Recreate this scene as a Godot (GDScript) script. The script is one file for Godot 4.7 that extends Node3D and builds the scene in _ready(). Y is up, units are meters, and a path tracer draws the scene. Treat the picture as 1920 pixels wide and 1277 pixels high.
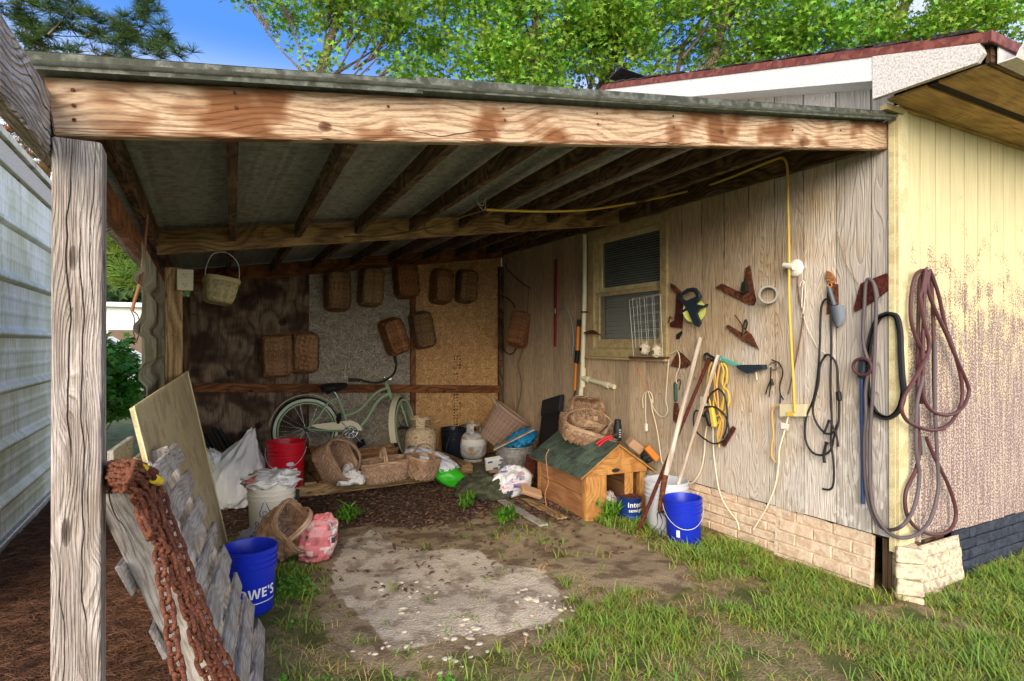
extends Node3D

var rng := RandomNumberGenerator.new()
var M := {}
var names := {}
var shared := {}

# ---------------------------------------------------------------- mesh builder
class MB:
	var V := PackedVector3Array()
	var N := PackedVector3Array()
	var U := PackedVector2Array()
	var C := PackedColorArray()
	var I := PackedInt32Array()
	var col := Color(1, 1, 1)
	var off := Vector2.ZERO
	var jit := 0.0
	var rg := RandomNumberGenerator.new()
	func vert(p: Vector3, n: Vector3, uv: Vector2) -> int:
		V.append(p); N.append(n); U.append(uv + off); C.append(col)
		return V.size() - 1
	func tri(a: int, b: int, c: int) -> void:
		I.append(a); I.append(c); I.append(b)
	func poly(p: Array, uv: Array, out := Vector3.ZERO) -> void:
		var n: Vector3 = (p[1] - p[0]).cross(p[2] - p[0])
		if n.length_squared() < 1e-16 and p.size() > 3:
			n = (p[2] - p[0]).cross(p[3] - p[0])
		n = n.normalized()
		var flip := out != Vector3.ZERO and n.dot(out) < 0
		if flip: n = -n
		var k := V.size()
		for i in p.size(): vert(p[i], n, uv[i])
		for i in range(1, p.size() - 1):
			if flip: tri(k, k + i + 1, k + i)
			else: tri(k, k + i, k + i + 1)
	func quad(a: Vector3, b: Vector3, c: Vector3, d: Vector3, out := Vector3.ZERO) -> void:
		var w := a.distance_to(b)
		var h := b.distance_to(c)
		poly([a, b, c, d], [Vector2(0, 0), Vector2(w, 0), Vector2(w, h), Vector2(0, h)], out)
	# chamfered box centred on xf; texture runs along the longest side
	func box(xf: Transform3D, size: Vector3, bev := 0.003, grain := -1) -> void:
		var g := grain
		if g < 0:
			g = 0
			if size.y > size[g]: g = 1
			if size.z > size[g]: g = 2
		var h := size * 0.5
		bev = min(bev, min(h.x, min(h.y, h.z)) * 0.8)
		var P := []
		for ci in 8:
			var sg := Vector3(-1 if ci & 1 == 0 else 1, -1 if ci & 2 == 0 else 1, -1 if ci & 4 == 0 else 1)
			var jo := Vector3(rg.randf_range(-1, 1), rg.randf_range(-1, 1), rg.randf_range(-1, 1)) * jit
			var t := []
			for k in 3:
				var q := Vector3(sg.x * (h.x - bev), sg.y * (h.y - bev), sg.z * (h.z - bev))
				q[k] = sg[k] * h[k]
				t.append(q + jo)
			P.append(t)
		var o1 := (g + 1) % 3
		var o2 := (g + 2) % 3
		for k in 3:
			var a := (k + 1) % 3
			var b := (k + 2) % 3
			for s in 2:
				var base := s << k
				var ids := [base, base | (1 << a), base | (1 << a) | (1 << b), base | (1 << b)]
				var pts := []
				var uvs := []
				for id in ids:
					var q: Vector3 = P[id][k]
					pts.append(xf * q)
					if k == g: uvs.append(Vector2(q[o1] * 0.15, q[o2]))
					elif k == o1: uvs.append(Vector2(q[g], q[o2]))
					else: uvs.append(Vector2(q[g], q[o1] + 0.37))
				var out := Vector3.ZERO
				out[k] = 1 if s == 1 else -1
				poly(pts, uvs, xf.basis * out)
		if bev <= 0: return
		for k in 3:
			var a := (k + 1) % 3
			var b := (k + 2) % 3
			for sa in 2:
				for sb in 2:
					var c0 := (sa << a) | (sb << b)
					var c1 := c0 | (1 << k)
					var q := [P[c0][a], P[c0][b], P[c1][b], P[c1][a]]
					var out := Vector3.ZERO
					out[a] = 1 if sa == 1 else -1
					out[b] = 1 if sb == 1 else -1
					var pts := []
					var uvs := []
					for e in q:
						pts.append(xf * e)
						uvs.append(Vector2(e[g], e[o1] + e[o2]))
					poly(pts, uvs, xf.basis * out)
		for ci in 8:
			var sg := Vector3(-1 if ci & 1 == 0 else 1, -1 if ci & 2 == 0 else 1, -1 if ci & 4 == 0 else 1)
			var pts := []
			var uvs := []
			for k in 3:
				pts.append(xf * P[ci][k])
				uvs.append(Vector2(P[ci][k][g], P[ci][k][o1]))
			poly(pts, uvs, xf.basis * sg)
	# box from a to b (axis = length), w x t, with "side" the direction of the width
	func bar(a: Vector3, b: Vector3, w: float, t: float, side := Vector3.UP, bev := 0.003) -> void:
		var d := b - a
		var x := d.normalized()
		var z := x.cross(side)
		if z.length() < 1e-4: z = x.cross(Vector3(0.3, 1, 0.2))
		z = z.normalized()
		var y := z.cross(x).normalized()
		box(Transform3D(Basis(x, y, z), (a + b) * 0.5), Vector3(d.length(), w, t), bev, 0)
	func tube(pts: Array, r: Variant, sides := 8, closed := false, cap := true) -> void:
		var n := pts.size()
		if n < 2: return
		var k0 := V.size()
		var tp: Vector3 = (pts[1] - pts[0]).normalized()
		var ref := Vector3.UP if abs(tp.y) < 0.9 else Vector3.RIGHT
		var nx := tp.cross(ref).normalized()
		var acc := 0.0
		var m := n + 1 if closed else n
		for ii in m:
			var i := ii % n
			var pa: Vector3 = pts[(i - 1 + n) % n] if (closed or i > 0) else pts[i]
			var pb: Vector3 = pts[(i + 1) % n] if (closed or i < n - 1) else pts[i]
			var t := (pb - pa).normalized()
			if t.length() < 0.5: t = tp
			nx = (nx - t * nx.dot(t)).normalized()
			var ny := t.cross(nx)
			tp = t
			if ii > 0: acc += (pts[i] as Vector3).distance_to(pts[(i - 1 + n) % n])
			var rr: float = r[min(i, r.size() - 1)] if r is Array else float(r)
			for s in sides + 1:
				var a := TAU * s / sides
				var d := nx * cos(a) + ny * sin(a)
				vert(pts[i] + d * rr, d, Vector2(acc, rr * a))
		for i in m - 1:
			for s in sides:
				var a := k0 + i * (sides + 1) + s
				var b := a + sides + 1
				tri(a, a + 1, b + 1); tri(a, b + 1, b)
		if cap and not closed:
			for e in 2:
				var i := 0 if e == 0 else n - 1
				var t: Vector3 = (pts[1] - pts[0]).normalized() if e == 0 else (pts[n - 1] - pts[n - 2]).normalized()
				var dn := -t if e == 0 else t
				var c := vert(pts[i], dn, Vector2.ZERO)
				var row := k0 + i * (sides + 1)
				var fst := V.size()
				for s in sides + 1: vert(V[row + s], dn, Vector2(V[row + s].x, V[row + s].y))
				for s in sides:
					if e == 0: tri(c, fst + s + 1, fst + s)
					else: tri(c, fst + s, fst + s + 1)
	# profile of (radius, height) turned about the local y axis
	func lathe(prof: Array, sides := 24, xf := Transform3D.IDENTITY, a0 := 0.0, a1 := TAU) -> void:
		var acc := 0.0
		for i in prof.size() - 1:
			var p: Vector2 = prof[i]
			var q: Vector2 = prof[i + 1]
			var sd := q - p
			if sd.length() < 1e-6: continue
			var nm := Vector2(sd.y, -sd.x).normalized()
			var n0 := nm
			var n1 := nm
			if i > 0:
				var e: Vector2 = p - prof[i - 1]
				var pn := Vector2(e.y, -e.x).normalized()
				if pn.dot(nm) > 0.6: n0 = (pn + nm).normalized()
			if i < prof.size() - 2:
				var e: Vector2 = prof[i + 2] - q
				var pn := Vector2(e.y, -e.x).normalized()
				if pn.dot(nm) > 0.6: n1 = (pn + nm).normalized()
			var k := V.size()
			for s in sides + 1:
				var a := a0 + (a1 - a0) * s / sides
				var cs := cos(a)
				var sn := sin(a)
				vert(xf * Vector3(p.x * cs, p.y, p.x * sn), (xf.basis * Vector3(n0.x * cs, n0.y, n0.x * sn)).normalized(), Vector2(a / TAU, acc))
				vert(xf * Vector3(q.x * cs, q.y, q.x * sn), (xf.basis * Vector3(n1.x * cs, n1.y, n1.x * sn)).normalized(), Vector2(a / TAU, acc + sd.length()))
			acc += sd.length()
			for s in sides:
				var a := k + s * 2
				tri(a, a + 1, a + 3); tri(a, a + 3, a + 2)
	# flat outline (x,y) given thickness along local z
	func extrude(pl: PackedVector2Array, t: float, xf := Transform3D.IDENTITY) -> void:
		if Geometry2D.is_polygon_clockwise(pl): pl.reverse()
		var ix := Geometry2D.triangulate_polygon(pl)
		for s in 2:
			var z := t * (0.5 if s == 0 else -0.5)
			var nn := (xf.basis * Vector3(0, 0, 1 if s == 0 else -1)).normalized()
			var k := V.size()
			for p in pl: vert(xf * Vector3(p.x, p.y, z), nn, p)
			for i in range(0, ix.size(), 3):
				var a := pl[ix[i]]
				var b := pl[ix[i + 1]]
				var c := pl[ix[i + 2]]
				var ccw := (b - a).cross(c - a) > 0
				if (s == 0) == ccw: tri(k + ix[i], k + ix[i + 1], k + ix[i + 2])
				else: tri(k + ix[i], k + ix[i + 2], k + ix[i + 1])
		for i in pl.size():
			var p := pl[i]
			var q := pl[(i + 1) % pl.size()]
			var o := Vector3((q - p).y, -(q - p).x, 0)
			quad(xf * Vector3(p.x, p.y, t / 2), xf * Vector3(q.x, q.y, t / 2), xf * Vector3(q.x, q.y, -t / 2), xf * Vector3(p.x, p.y, -t / 2), xf.basis * o)
	# grid of points fn(i/nu, j/nv) with smooth normals
	func grid(nu: int, nv: int, fn: Callable, wrap := false, uvs := Vector2.ONE) -> void:
		var k := V.size()
		for j in nv + 1:
			for i in nu + 1:
				vert(fn.call(float(i % nu if wrap else i) / nu, float(j) / nv), Vector3.ZERO, Vector2(uvs.x * i / nu, uvs.y * j / nv))
		var w := nu + 1
		for j in nv:
			for i in nu:
				var a := k + j * w + i
				tri(a, a + 1, a + w + 1); tri(a, a + w + 1, a + w)
		for j in nv + 1:
			for i in w:
				var il := (i - 1 + nu) % nu if wrap else maxi(i - 1, 0)
				var ir := (i + 1) % nu if wrap else mini(i + 1, nu)
				if wrap and i == nu: il = nu - 1; ir = 1
				var e1 := V[k + j * w + ir] - V[k + j * w + il]
				var e2 := V[k + mini(j + 1, nv) * w + i] - V[k + maxi(j - 1, 0) * w + i]
				var n := e1.cross(e2)
				if n.length() < 1e-12: n = Vector3.UP
				N[k + j * w + i] = n.normalized()
	# strap of width w and thickness t along pts; side[i] is the across direction
	func strap(pts: Array, side: Variant, w: float, t: float, closed := false) -> void:
		var n := pts.size()
		var k := []
		for i in n:
			var pa: Vector3 = pts[(i - 1 + n) % n] if (closed or i > 0) else pts[i]
			var pb: Vector3 = pts[(i + 1) % n] if (closed or i < n - 1) else pts[i]
			var d := (pb - pa).normalized()
			var sd: Vector3 = side[i] if side is Array else side
			sd = (sd - d * sd.dot(d)).normalized()
			var up := sd.cross(d)
			k.append([pts[i] - sd * w / 2 + up * t / 2, pts[i] + sd * w / 2 + up * t / 2, pts[i] + sd * w / 2 - up * t / 2, pts[i] - sd * w / 2 - up * t / 2, up, sd])
		var acc := 0.0
		for i in (n if closed else n - 1):
			var a: Array = k[i]
			var b: Array = k[(i + 1) % n]
			var L: float = (a[0] as Vector3).distance_to(b[0])
			for f in 4:
				var g := (f + 1) % 4
				var nn0: Vector3 = [a[4], a[5], -a[4], -a[5]][f]
				var nn1: Vector3 = [b[4], b[5], -b[4], -b[5]][f]
				var wd := w if f % 2 == 0 else t
				var i0 := vert(a[f], nn0, Vector2(acc, 0))
				var i1 := vert(a[g], nn0, Vector2(acc, wd))
				var i2 := vert(b[g], nn1, Vector2(acc + L, wd))
				var i3 := vert(b[f], nn1, Vector2(acc + L, 0))
				var nrm := (V[i1] - V[i0]).cross(V[i2] - V[i0])
				if nrm.dot(nn0) >= 0: tri(i0, i1, i2); tri(i0, i2, i3)
				else: tri(i0, i2, i1); tri(i0, i3, i2)
			acc += L
		if not closed:
			quad(k[0][0], k[0][1], k[0][2], k[0][3], pts[0] - pts[1])
			quad(k[n - 1][0], k[n - 1][1], k[n - 1][2], k[n - 1][3], pts[n - 1] - pts[n - 2])
	func mesh(m: Material) -> ArrayMesh:
		var a := []
		a.resize(Mesh.ARRAY_MAX)
		a[Mesh.ARRAY_VERTEX] = V; a[Mesh.ARRAY_NORMAL] = N; a[Mesh.ARRAY_TEX_UV] = U; a[Mesh.ARRAY_COLOR] = C; a[Mesh.ARRAY_INDEX] = I
		var am := ArrayMesh.new()
		am.add_surface_from_arrays(Mesh.PRIMITIVE_TRIANGLES, a)
		am.surface_set_material(0, m)
		return am

# ---------------------------------------------------------------- scene helpers
func mb() -> MB:
	var b := MB.new()
	b.off = Vector2(rng.randf() * 3.0, rng.randf() * 3.0)
	b.rg.seed = rng.randi()
	return b

func put(b: MB, called: String, m: Material, parent: Node = self) -> MeshInstance3D:
	var o := MeshInstance3D.new()
	o.name = called
	o.mesh = b.mesh(m)
	parent.add_child(o, true)
	return o

func reuse(ms: Mesh, called: String, xf: Transform3D, parent: Node = self) -> MeshInstance3D:
	var o := MeshInstance3D.new()
	o.name = called
	o.mesh = ms
	o.transform = xf
	parent.add_child(o, true)
	return o

func numbered(called: String) -> String:
	if not names.has(called):
		names[called] = 0
		return called
	names[called] += 1
	return "%s_%03d" % [called, names[called]]

func tag(o: Node, label: String, category: String, group := "") -> Node:
	o.set_meta("label", label)
	o.set_meta("category", category)
	if group != "": o.set_meta("group", group)
	return o

func thing(called: String, label: String, category: String, at := Vector3.ZERO, turn := 0.0, group := "") -> Node3D:
	var o := Node3D.new()
	o.name = numbered(called)
	add_child(o)
	o.position = at
	o.rotation.y = turn
	tag(o, label, category, group)
	return o

func solo(b: MB, called: String, m: Material, label: String, category: String, group := "") -> MeshInstance3D:
	var o := put(b, numbered(called), m)
	tag(o, label, category, group)
	return o

func struct(o: Node) -> Node:
	o.set_meta("kind", "structure")
	return o

# flat list of metres -> points
func P(a: Array) -> Array:
	var o := []
	for i in range(0, a.size(), 3): o.append(Vector3(a[i], a[i + 1], a[i + 2]))
	return o

func smooth(p: Array, n := 6) -> Array:
	if p.size() < 3: return p
	var o := []
	for i in p.size() - 1:
		var a: Vector3 = p[max(i - 1, 0)]
		var b: Vector3 = p[i]
		var c: Vector3 = p[i + 1]
		var d: Vector3 = p[min(i + 2, p.size() - 1)]
		for k in n: o.append(b.cubic_interpolate(c, a, d, float(k) / n))
	o.append(p[p.size() - 1])
	return o

func arc(c: Vector3, x: Vector3, y: Vector3, a0: float, a1: float, n := 16) -> Array:
	var o := []
	for i in n + 1:
		var a := lerpf(a0, a1, float(i) / n)
		o.append(c + x * cos(a) + y * sin(a))
	return o

func cord(called: String, m: Material, r: float, pts: Array, label: String, category := "cord", n := 6, sides := 7) -> MeshInstance3D:
	var b := mb()
	b.tube(smooth(pts, n), r, sides)
	return solo(b, called, m, label, category)

func xf(at: Vector3, deg := Vector3.ZERO) -> Transform3D:
	return Transform3D(Basis.from_euler(deg * PI / 180.0), at)

# frame whose z axis is nrm and whose y axis is as near as possible to up
func face(at: Vector3, nrm: Vector3, up := Vector3.UP) -> Transform3D:
	var z := nrm.normalized()
	var x := up.cross(z).normalized()
	return Transform3D(Basis(x, z.cross(x), z), at)

# ---------------------------------------------------------------- textures
func nz(w: int, h: int, freq: float, sx := 1, sy := 1, sd := 1, oct := 3) -> PackedByteArray:
	var f := FastNoiseLite.new()
	f.seed = sd
	f.frequency = freq
	f.fractal_octaves = oct
	f.noise_type = FastNoiseLite.TYPE_SIMPLEX_SMOOTH
	var im := f.get_seamless_image(maxi(w / sx, 4), maxi(h / sy, 4))
	im.convert(Image.FORMAT_L8)
	if sx > 1 or sy > 1: im.resize(w, h, Image.INTERPOLATE_CUBIC)
	return im.get_data()

func tex(w: int, h: int, d: PackedByteArray) -> ImageTexture:
	var im := Image.create_from_data(w, h, false, Image.FORMAT_RGB8, d)
	im.generate_mipmaps()
	return ImageTexture.create_from_image(im)

func htex(w: int, h: int, d: PackedByteArray, amount := 4.0) -> ImageTexture:
	var im := Image.create_from_data(w, h, false, Image.FORMAT_L8, d)
	im.convert(Image.FORMAT_RGBA8)
	im.bump_map_to_normal_map(amount)
	im.generate_mipmaps()
	return ImageTexture.create_from_image(im)

func smat(c: Color, rough := 0.8, metal := 0.0) -> StandardMaterial3D:
	var m := StandardMaterial3D.new()
	m.albedo_color = c
	m.roughness = rough
	m.metallic = metal
	m.metallic_specular = 0.4
	m.vertex_color_use_as_albedo = true
	return m

func tmat(t: Texture2D, nt: Texture2D, scale: Vector2, rough := 0.85, nscale := 1.0, metal := 0.0) -> StandardMaterial3D:
	var m := smat(Color(1, 1, 1), rough, metal)
	m.albedo_texture = t
	if nt:
		m.normal_enabled = true
		m.normal_texture = nt
		m.normal_scale = nscale
	m.uv1_scale = Vector3(scale.x, scale.y, 1)
	return m

# triplanar version for lumpy things
func gmat(t: Texture2D, nt: Texture2D, scale: float, rough := 0.85, nscale := 1.0, metal := 0.0) -> StandardMaterial3D:
	var m := tmat(t, nt, Vector2(scale, scale), rough, nscale, metal)
	m.uv1_triplanar = true
	m.uv1_scale = Vector3(scale, scale, scale)
	return m

# wood with grain along u. knots: [u, v, radius] in texture widths / heights. cracks: [v, u0, u1, half width]
func wood(w: int, h: int, sd: int, dark: Color, light: Color, tint: Color, rings: float, warp: float, knots := [], cracks := [], contrast := 0.75, bump := 5.0) -> Array:
	var low := nz(w, h, 0.02, 8, 4, sd, 2)
	var st := nz(w, h, 0.16, 16, 1, sd + 1, 3)
	var fi := nz(w, h, 0.3, 4, 1, sd + 2, 2)
	var pa := nz(w, h, 0.012, 2, 2, sd + 3, 3)
	var cw := nz(w, 4, 0.02, 4, 1, sd + 4, 3)
	var d := PackedByteArray()
	d.resize(w * h * 3)
	var hh := PackedByteArray()
	hh.resize(w * h)
	var asp := float(w) / h
	var i := 0
	for y in h:
		var fy := float(y) / h
		for x in w:
			var fx := float(x) / w
			var yy := fy * rings + (low[i] / 255.0 - 0.5) * warp
			var kd := 0.0
			for k in knots:
				var dx: float = (fx - k[0]) * asp
				var dy: float = fy - k[1]
				var rr: float = k[2]
				var sx := dx * 0.33
				var q := (sx * sx + dy * dy) / (rr * rr)
				if q < 14.0:
					yy += exp(-q * 0.35) * rings * rr * 0.8 * (1.0 if dy > 0 else -1.0)
					var e := (dx * dx * 0.75 + dy * dy) / (rr * rr)
					if e < 1.0: kd = max(kd, 1.0 - e * 0.6)
			var t := 0.5 - 0.5 * cos(yy * TAU)
			t = pow(t, 1.7) * 0.8 + 0.2 * (0.5 - 0.5 * cos(yy * TAU * 2.73 + 1.0))
			var s := st[i] / 255.0
			var f := fi[i] / 255.0
			var a: float = clamp(t * contrast + (s - 0.5) * 0.75 + (f - 0.5) * 0.35 + kd * 0.8, 0.0, 1.0)
			var p: float = clamp((pa[i] / 255.0 - 0.42) * 3.2, 0.0, 1.0)
			var c := light.lerp(tint, p).lerp(dark, a)
			var ht := 1.0 - t * 0.55 - (1.0 - s) * 0.35 - kd * 0.2
			for k in cracks:
				if fx > k[1] and fx < k[2]:
					var vv: float = k[0] + (cw[x] / 255.0 - 0.5) * 0.16
					var wd: float = k[3] * (0.35 + 1.1 * st[(i * 7) % (w * h)] / 255.0 * 0.5 + 0.4) * min(1.0, min(fx - k[1], k[2] - fx) * 12.0)
					var dd: float = abs(fy - vv) / max(wd, 0.0005)
					if dd < 1.0:
						c = c.lerp(dark * 0.25, 1.0 - dd * dd)
						ht = min(ht, 0.1 + dd * 0.5)
			d[i * 3] = int(clamp(c.r, 0, 1) * 255)
			d[i * 3 + 1] = int(clamp(c.g, 0, 1) * 255)
			d[i * 3 + 2] = int(clamp(c.b, 0, 1) * 255)
			hh[i] = int(clamp(ht, 0, 1) * 255)
			i += 1
	return [tex(w, h, d), htex(w, h, hh, bump)]

# blotchy mix of up to three colours
func mottle(w: int, sd: int, a: Color, b: Color, c: Color, f1: float, f2: float, lo := 0.35, hi := 0.65, bump := 3.0) -> Array:
	var n1 := nz(w, w, f1, 1, 1, sd, 4)
	var n2 := nz(w, w, f2, 1, 1, sd + 1, 3)
	var n3 := nz(w, w, 0.35, 1, 1, sd + 2, 2)
	var d := PackedByteArray()
	d.resize(w * w * 3)
	var hh := PackedByteArray()
	hh.resize(w * w)
	for i in w * w:
		var p := smoothstep(lo, hi, n1[i] / 255.0)
		var q := smoothstep(0.5, 0.72, n2[i] / 255.0)
		var f := 0.86 + 0.28 * n3[i] / 255.0
		var k := a.lerp(b, p).lerp(c, q) * f
		d[i * 3] = int(clamp(k.r, 0, 1) * 255)
		d[i * 3 + 1] = int(clamp(k.g, 0, 1) * 255)
		d[i * 3 + 2] = int(clamp(k.b, 0, 1) * 255)
		hh[i] = int(clamp(n3[i] * 0.5 + n2[i] * 0.5, 0, 255))
	var key := "%d_%d" % [w, int(bump)]
	if not shared.has(key): shared[key] = htex(w, w, hh, bump)
	return [tex(w, w, d), shared[key]]

# pressed strands
func osb(sd: int, base: Color, cols: Array, count: int, bump := 3.0) -> Array:
	var w := 512
	var r := RandomNumberGenerator.new()
	r.seed = sd
	var d := PackedByteArray()
	d.resize(w * w * 3)
	var hh := PackedByteArray()
	hh.resize(w * w)
	for i in w * w:
		d[i * 3] = int(base.r * 255); d[i * 3 + 1] = int(base.g * 255); d[i * 3 + 2] = int(base.b * 255)
		hh[i] = 110
	for k in count:
		var cx := r.randi_range(0, w - 1)
		var cy := r.randi_range(0, w - 1)
		var an := r.randf() * PI
		var L := r.randi_range(8, 30)
		var wd := r.randi_range(1, 7)
		var c: Color = cols[r.randi_range(0, cols.size() - 1)]
		c = c * r.randf_range(0.85, 1.15)
		var hv := r.randi_range(60, 200)
		var dx := cos(an)
		var dy := sin(an)
		for a in range(-L, L):
			var tone := 1.0 + 0.06 * sin(a * 0.9)
			for b2 in wd:
				var px := posmod(floori(cx + dx * a - dy * b2), w)
				var py := posmod(floori(cy + dy * a + dx * b2), w)
				var i := py * w + px
				var sh := tone * (0.8 if b2 == 0 else 1.0)
				d[i * 3] = int(clamp(c.r * sh, 0, 1) * 255); d[i * 3 + 1] = int(clamp(c.g * sh, 0, 1) * 255); d[i * 3 + 2] = int(clamp(c.b * sh, 0, 1) * 255)
				hh[i] = hv - (30 if b2 == 0 else 0)
	return [tex(w, w, d), htex(w, w, hh, bump)]

func _ready() -> void:
	rng.seed = 4711
	# ---- camera
	var cam := Camera3D.new()
	cam.name = "camera"
	cam.fov = 60.27
	cam.position = Vector3(0, 1.30, 0)
	cam.rotation_degrees = Vector3(0.18, -28.2, 0)
	cam.near = 0.05
	cam.far = 400.0
	add_child(cam)
	cam.current = true
	# ---- sky, sun, exposure
	var env := Environment.new()
	env.background_mode = Environment.BG_SKY
	var sky := Sky.new()
	sky.sky_material = make_sky()
	env.sky = sky
	env.tonemap_mode = Environment.TONE_MAPPER_LINEAR
	env.tonemap_exposure = 6.0
	env.sdfgi_enabled = true
	env.ssao_enabled = true
	env.ssil_enabled = true
	var we := WorldEnvironment.new()
	we.name = "environment"
	we.environment = env
	add_child(we)
	var sun := DirectionalLight3D.new()
	sun.name = "sun"
	sun.light_energy = 0.28
	sun.light_color = Color(1.0, 0.94, 0.84)
	sun.light_angular_distance = 45.0
	sun.shadow_enabled = true
	sun.rotation_degrees = Vector3(-24, -36, 0)
	add_child(sun)
	make_materials()
	build_ground()
	build_house()
	build_lean_to()
	build_surroundings()
	build_wall_tools()
	build_wall_cords()
	build_back_wall_things()
	build_floor_things()
	build_left_things()
	build_plants()

func make_sky() -> PanoramaSkyMaterial:
	var w := 768
	var h := 384
	var f := FastNoiseLite.new()
	f.seed = 12
	f.frequency = 0.75
	f.fractal_octaves = 5
	var d := PackedFloat32Array()
	d.resize(w * h * 3)
	var i := 0
	for y in h:
		var el := (0.5 - (y + 0.5) / h) * PI
		for x in w:
			var az := (x + 0.5) / w * TAU
			var dir := Vector3(cos(el) * sin(az), sin(el), -cos(el) * cos(az))
			var e: float = clamp(sin(el), 0.0, 1.0)
			var c := Vector3(3.0, 3.02, 3.06).lerp(Vector3(0.09, 0.27, 0.74), smoothstep(0.10, 0.44, e))
			var q := Vector3(dir.x, 0, dir.z) / (0.25 + maxf(dir.y, 0.0)) * 0.9
			var n := f.get_noise_3d(q.x, dir.y * 1.4, q.z * 1.6) * 0.5 + 0.5
			var k := smoothstep(0.57, 0.8, n)
			c = c.lerp(Vector3(1.25, 1.2, 1.12), k)
			if el < 0: c = Vector3(0.16, 0.16, 0.1)
			d[i] = c.x * 0.226; d[i + 1] = c.y * 0.226; d[i + 2] = c.z * 0.226
			i += 3
	var im := Image.create_from_data(w, h, false, Image.FORMAT_RGBF, d.to_byte_array())
	var m := PanoramaSkyMaterial.new()
	m.panorama = ImageTexture.create_from_image(im)
	return m

func c8(r: float, g: float, b: float) -> Color:
	return Color(r / 255.0, g / 255.0, b / 255.0)

func make_materials() -> void:
	var t: Array
	# grey, deeply checked post
	t = wood(1024, 160, 11, c8(72, 62, 54), c8(190, 178, 168), c8(162, 148, 136), 13.0, 7.0,
		[[0.18, 0.42, 0.09], [0.52, 0.3, 0.1], [0.83, 0.5, 0.06]], [[0.36, 0.02, 0.47, 0.02], [0.62, 0.1, 0.7, 0.016], [0.55, 0.7, 0.99, 0.018], [0.82, 0.0, 0.3, 0.01], [0.2, 0.5, 0.95, 0.01], [0.72, 0.3, 0.55, 0.008]], 0.30, 7.0)
	M.post = tmat(t[0], t[1], Vector2(0.5, 4.0), 0.92, 1.4)
	# front beam
	t = wood(2048, 128, 23, c8(84, 54, 34), c8(196, 168, 138), c8(126, 82, 50), 9.0, 3.5,
		[[0.06, 0.45, 0.11], [0.33, 0.6, 0.08], [0.57, 0.45, 0.09], [0.71, 0.68, 0.08], [0.86, 0.5, 0.07], [0.18, 0.8, 0.06]], [[0.5, 0.02, 0.18, 0.012], [0.4, 0.3, 0.42, 0.012], [0.62, 0.75, 0.9, 0.012]], 0.36, 5.0)
	M.beam = tmat(t[0], t[1], Vector2(0.28, 5.0), 0.85, 0.6)
	t = wood(1024, 128, 37, c8(48, 34, 22), c8(124, 100, 72), c8(92, 70, 46), 4.0, 5.0, [[0.2, 0.5, 0.07], [0.68, 0.3, 0.08]], [], 0.7, 6.0)
	M.rafter = tmat(t[0], t[1], Vector2(0.5, 4.0), 0.88, 1.0)
	t = wood(1024, 128, 41, c8(88, 66, 40), c8(182, 150, 104), c8(150, 118, 78), 4.0, 5.0, [[0.12, 0.5, 0.1], [0.55, 0.7, 0.08], [0.8, 0.3, 0.07]], [], 0.6, 4.0)
	M.pine = tmat(t[0], t[1], Vector2(0.5, 4.0), 0.82, 0.8)
	t = wood(1024, 128, 43, c8(64, 34, 18), c8(148, 96, 56), c8(122, 74, 42), 3.0, 4.0, [[0.25, 0.5, 0.09], [0.7, 0.4, 0.08]], [], 0.6, 4.0)
	M.rail = tmat(t[0], t[1], Vector2(0.5, 4.0), 0.82, 0.8)
	# silvered pallet boards
	t = wood(1024, 160, 47, c8(88, 80, 72), c8(188, 180, 170), c8(164, 154, 144), 10.0, 3.0, [[0.3, 0.5, 0.06], [0.78, 0.4, 0.05]], [[0.5, 0.6, 0.98, 0.01]], 0.3, 4.0)
	M.pallet = tmat(t[0], t[1], Vector2(0.9, 5.0), 0.92, 1.0)
	# dark, water-stained plywood
	t = wood(1024, 512, 53, c8(44, 32, 24), c8(142, 120, 98), c8(74, 54, 40), 9.0, 2.6, [[0.2, 0.3, 0.035], [0.24, 0.42, 0.03], [0.12, 0.75, 0.04], [0.5, 0.22, 0.03], [0.75, 0.6, 0.035], [0.55, 0.85, 0.03]], [], 0.5, 3.0)
	M.ply = tmat(t[0], t[1], Vector2(0.5, 0.8), 0.85, 0.7)
	# dog house wood
	t = wood(1024, 256, 59, c8(128, 82, 40), c8(190, 140, 78), c8(172, 118, 62), 4.0, 4.0, [[0.4, 0.3, 0.03]], [], 0.45, 2.0)
	M.dogwood = tmat(t[0], t[1], Vector2(0.8, 2.0), 0.7, 0.5)
	t = wood(512, 128, 61, c8(128, 84, 54), c8(184, 134, 92), c8(168, 116, 76), 3.0, 3.0, [], [], 0.35, 2.0)
	M.dogpanel = tmat(t[0], t[1], Vector2(0.6, 2.0), 0.7, 0.4)
	t = wood(512, 64, 67, c8(120, 100, 84), c8(206, 194, 180), c8(180, 164, 148), 2.0, 2.0, [], [], 0.4, 3.0)
	M.handle = tmat(t[0], t[1], Vector2(0.6, 8.0), 0.75, 0.6)
	# basket splints
	t = wood(512, 128, 71, c8(104, 76, 54), c8(196, 164, 134), c8(170, 134, 104), 6.0, 3.0, [], [], 0.5, 3.0)
	M.splint = tmat(t[0], t[1], Vector2(1.5, 6.0), 0.8, 0.6)
	M.splint2 = tmat(t[0], t[1], Vector2(1.5, 6.0), 0.8, 0.6)
	M.splint2.albedo_color = c8(236, 216, 186)
	M.splint3 = tmat(t[0], t[1], Vector2(1.5, 6.0), 0.8, 0.6)
	M.splint3.albedo_color = c8(220, 214, 184)
	M.splint4 = tmat(t[0], t[1], Vector2(1.5, 6.0), 0.8, 0.6)
	M.splint4.albedo_color = c8(232, 198, 160)
	# strand board: weathered grey and fresh tan
	t = osb(81, c8(150, 136, 116), [c8(172, 160, 142), c8(146, 134, 116), c8(186, 176, 158), c8(128, 114, 96), c8(160, 148, 132)], 5200)
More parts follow.
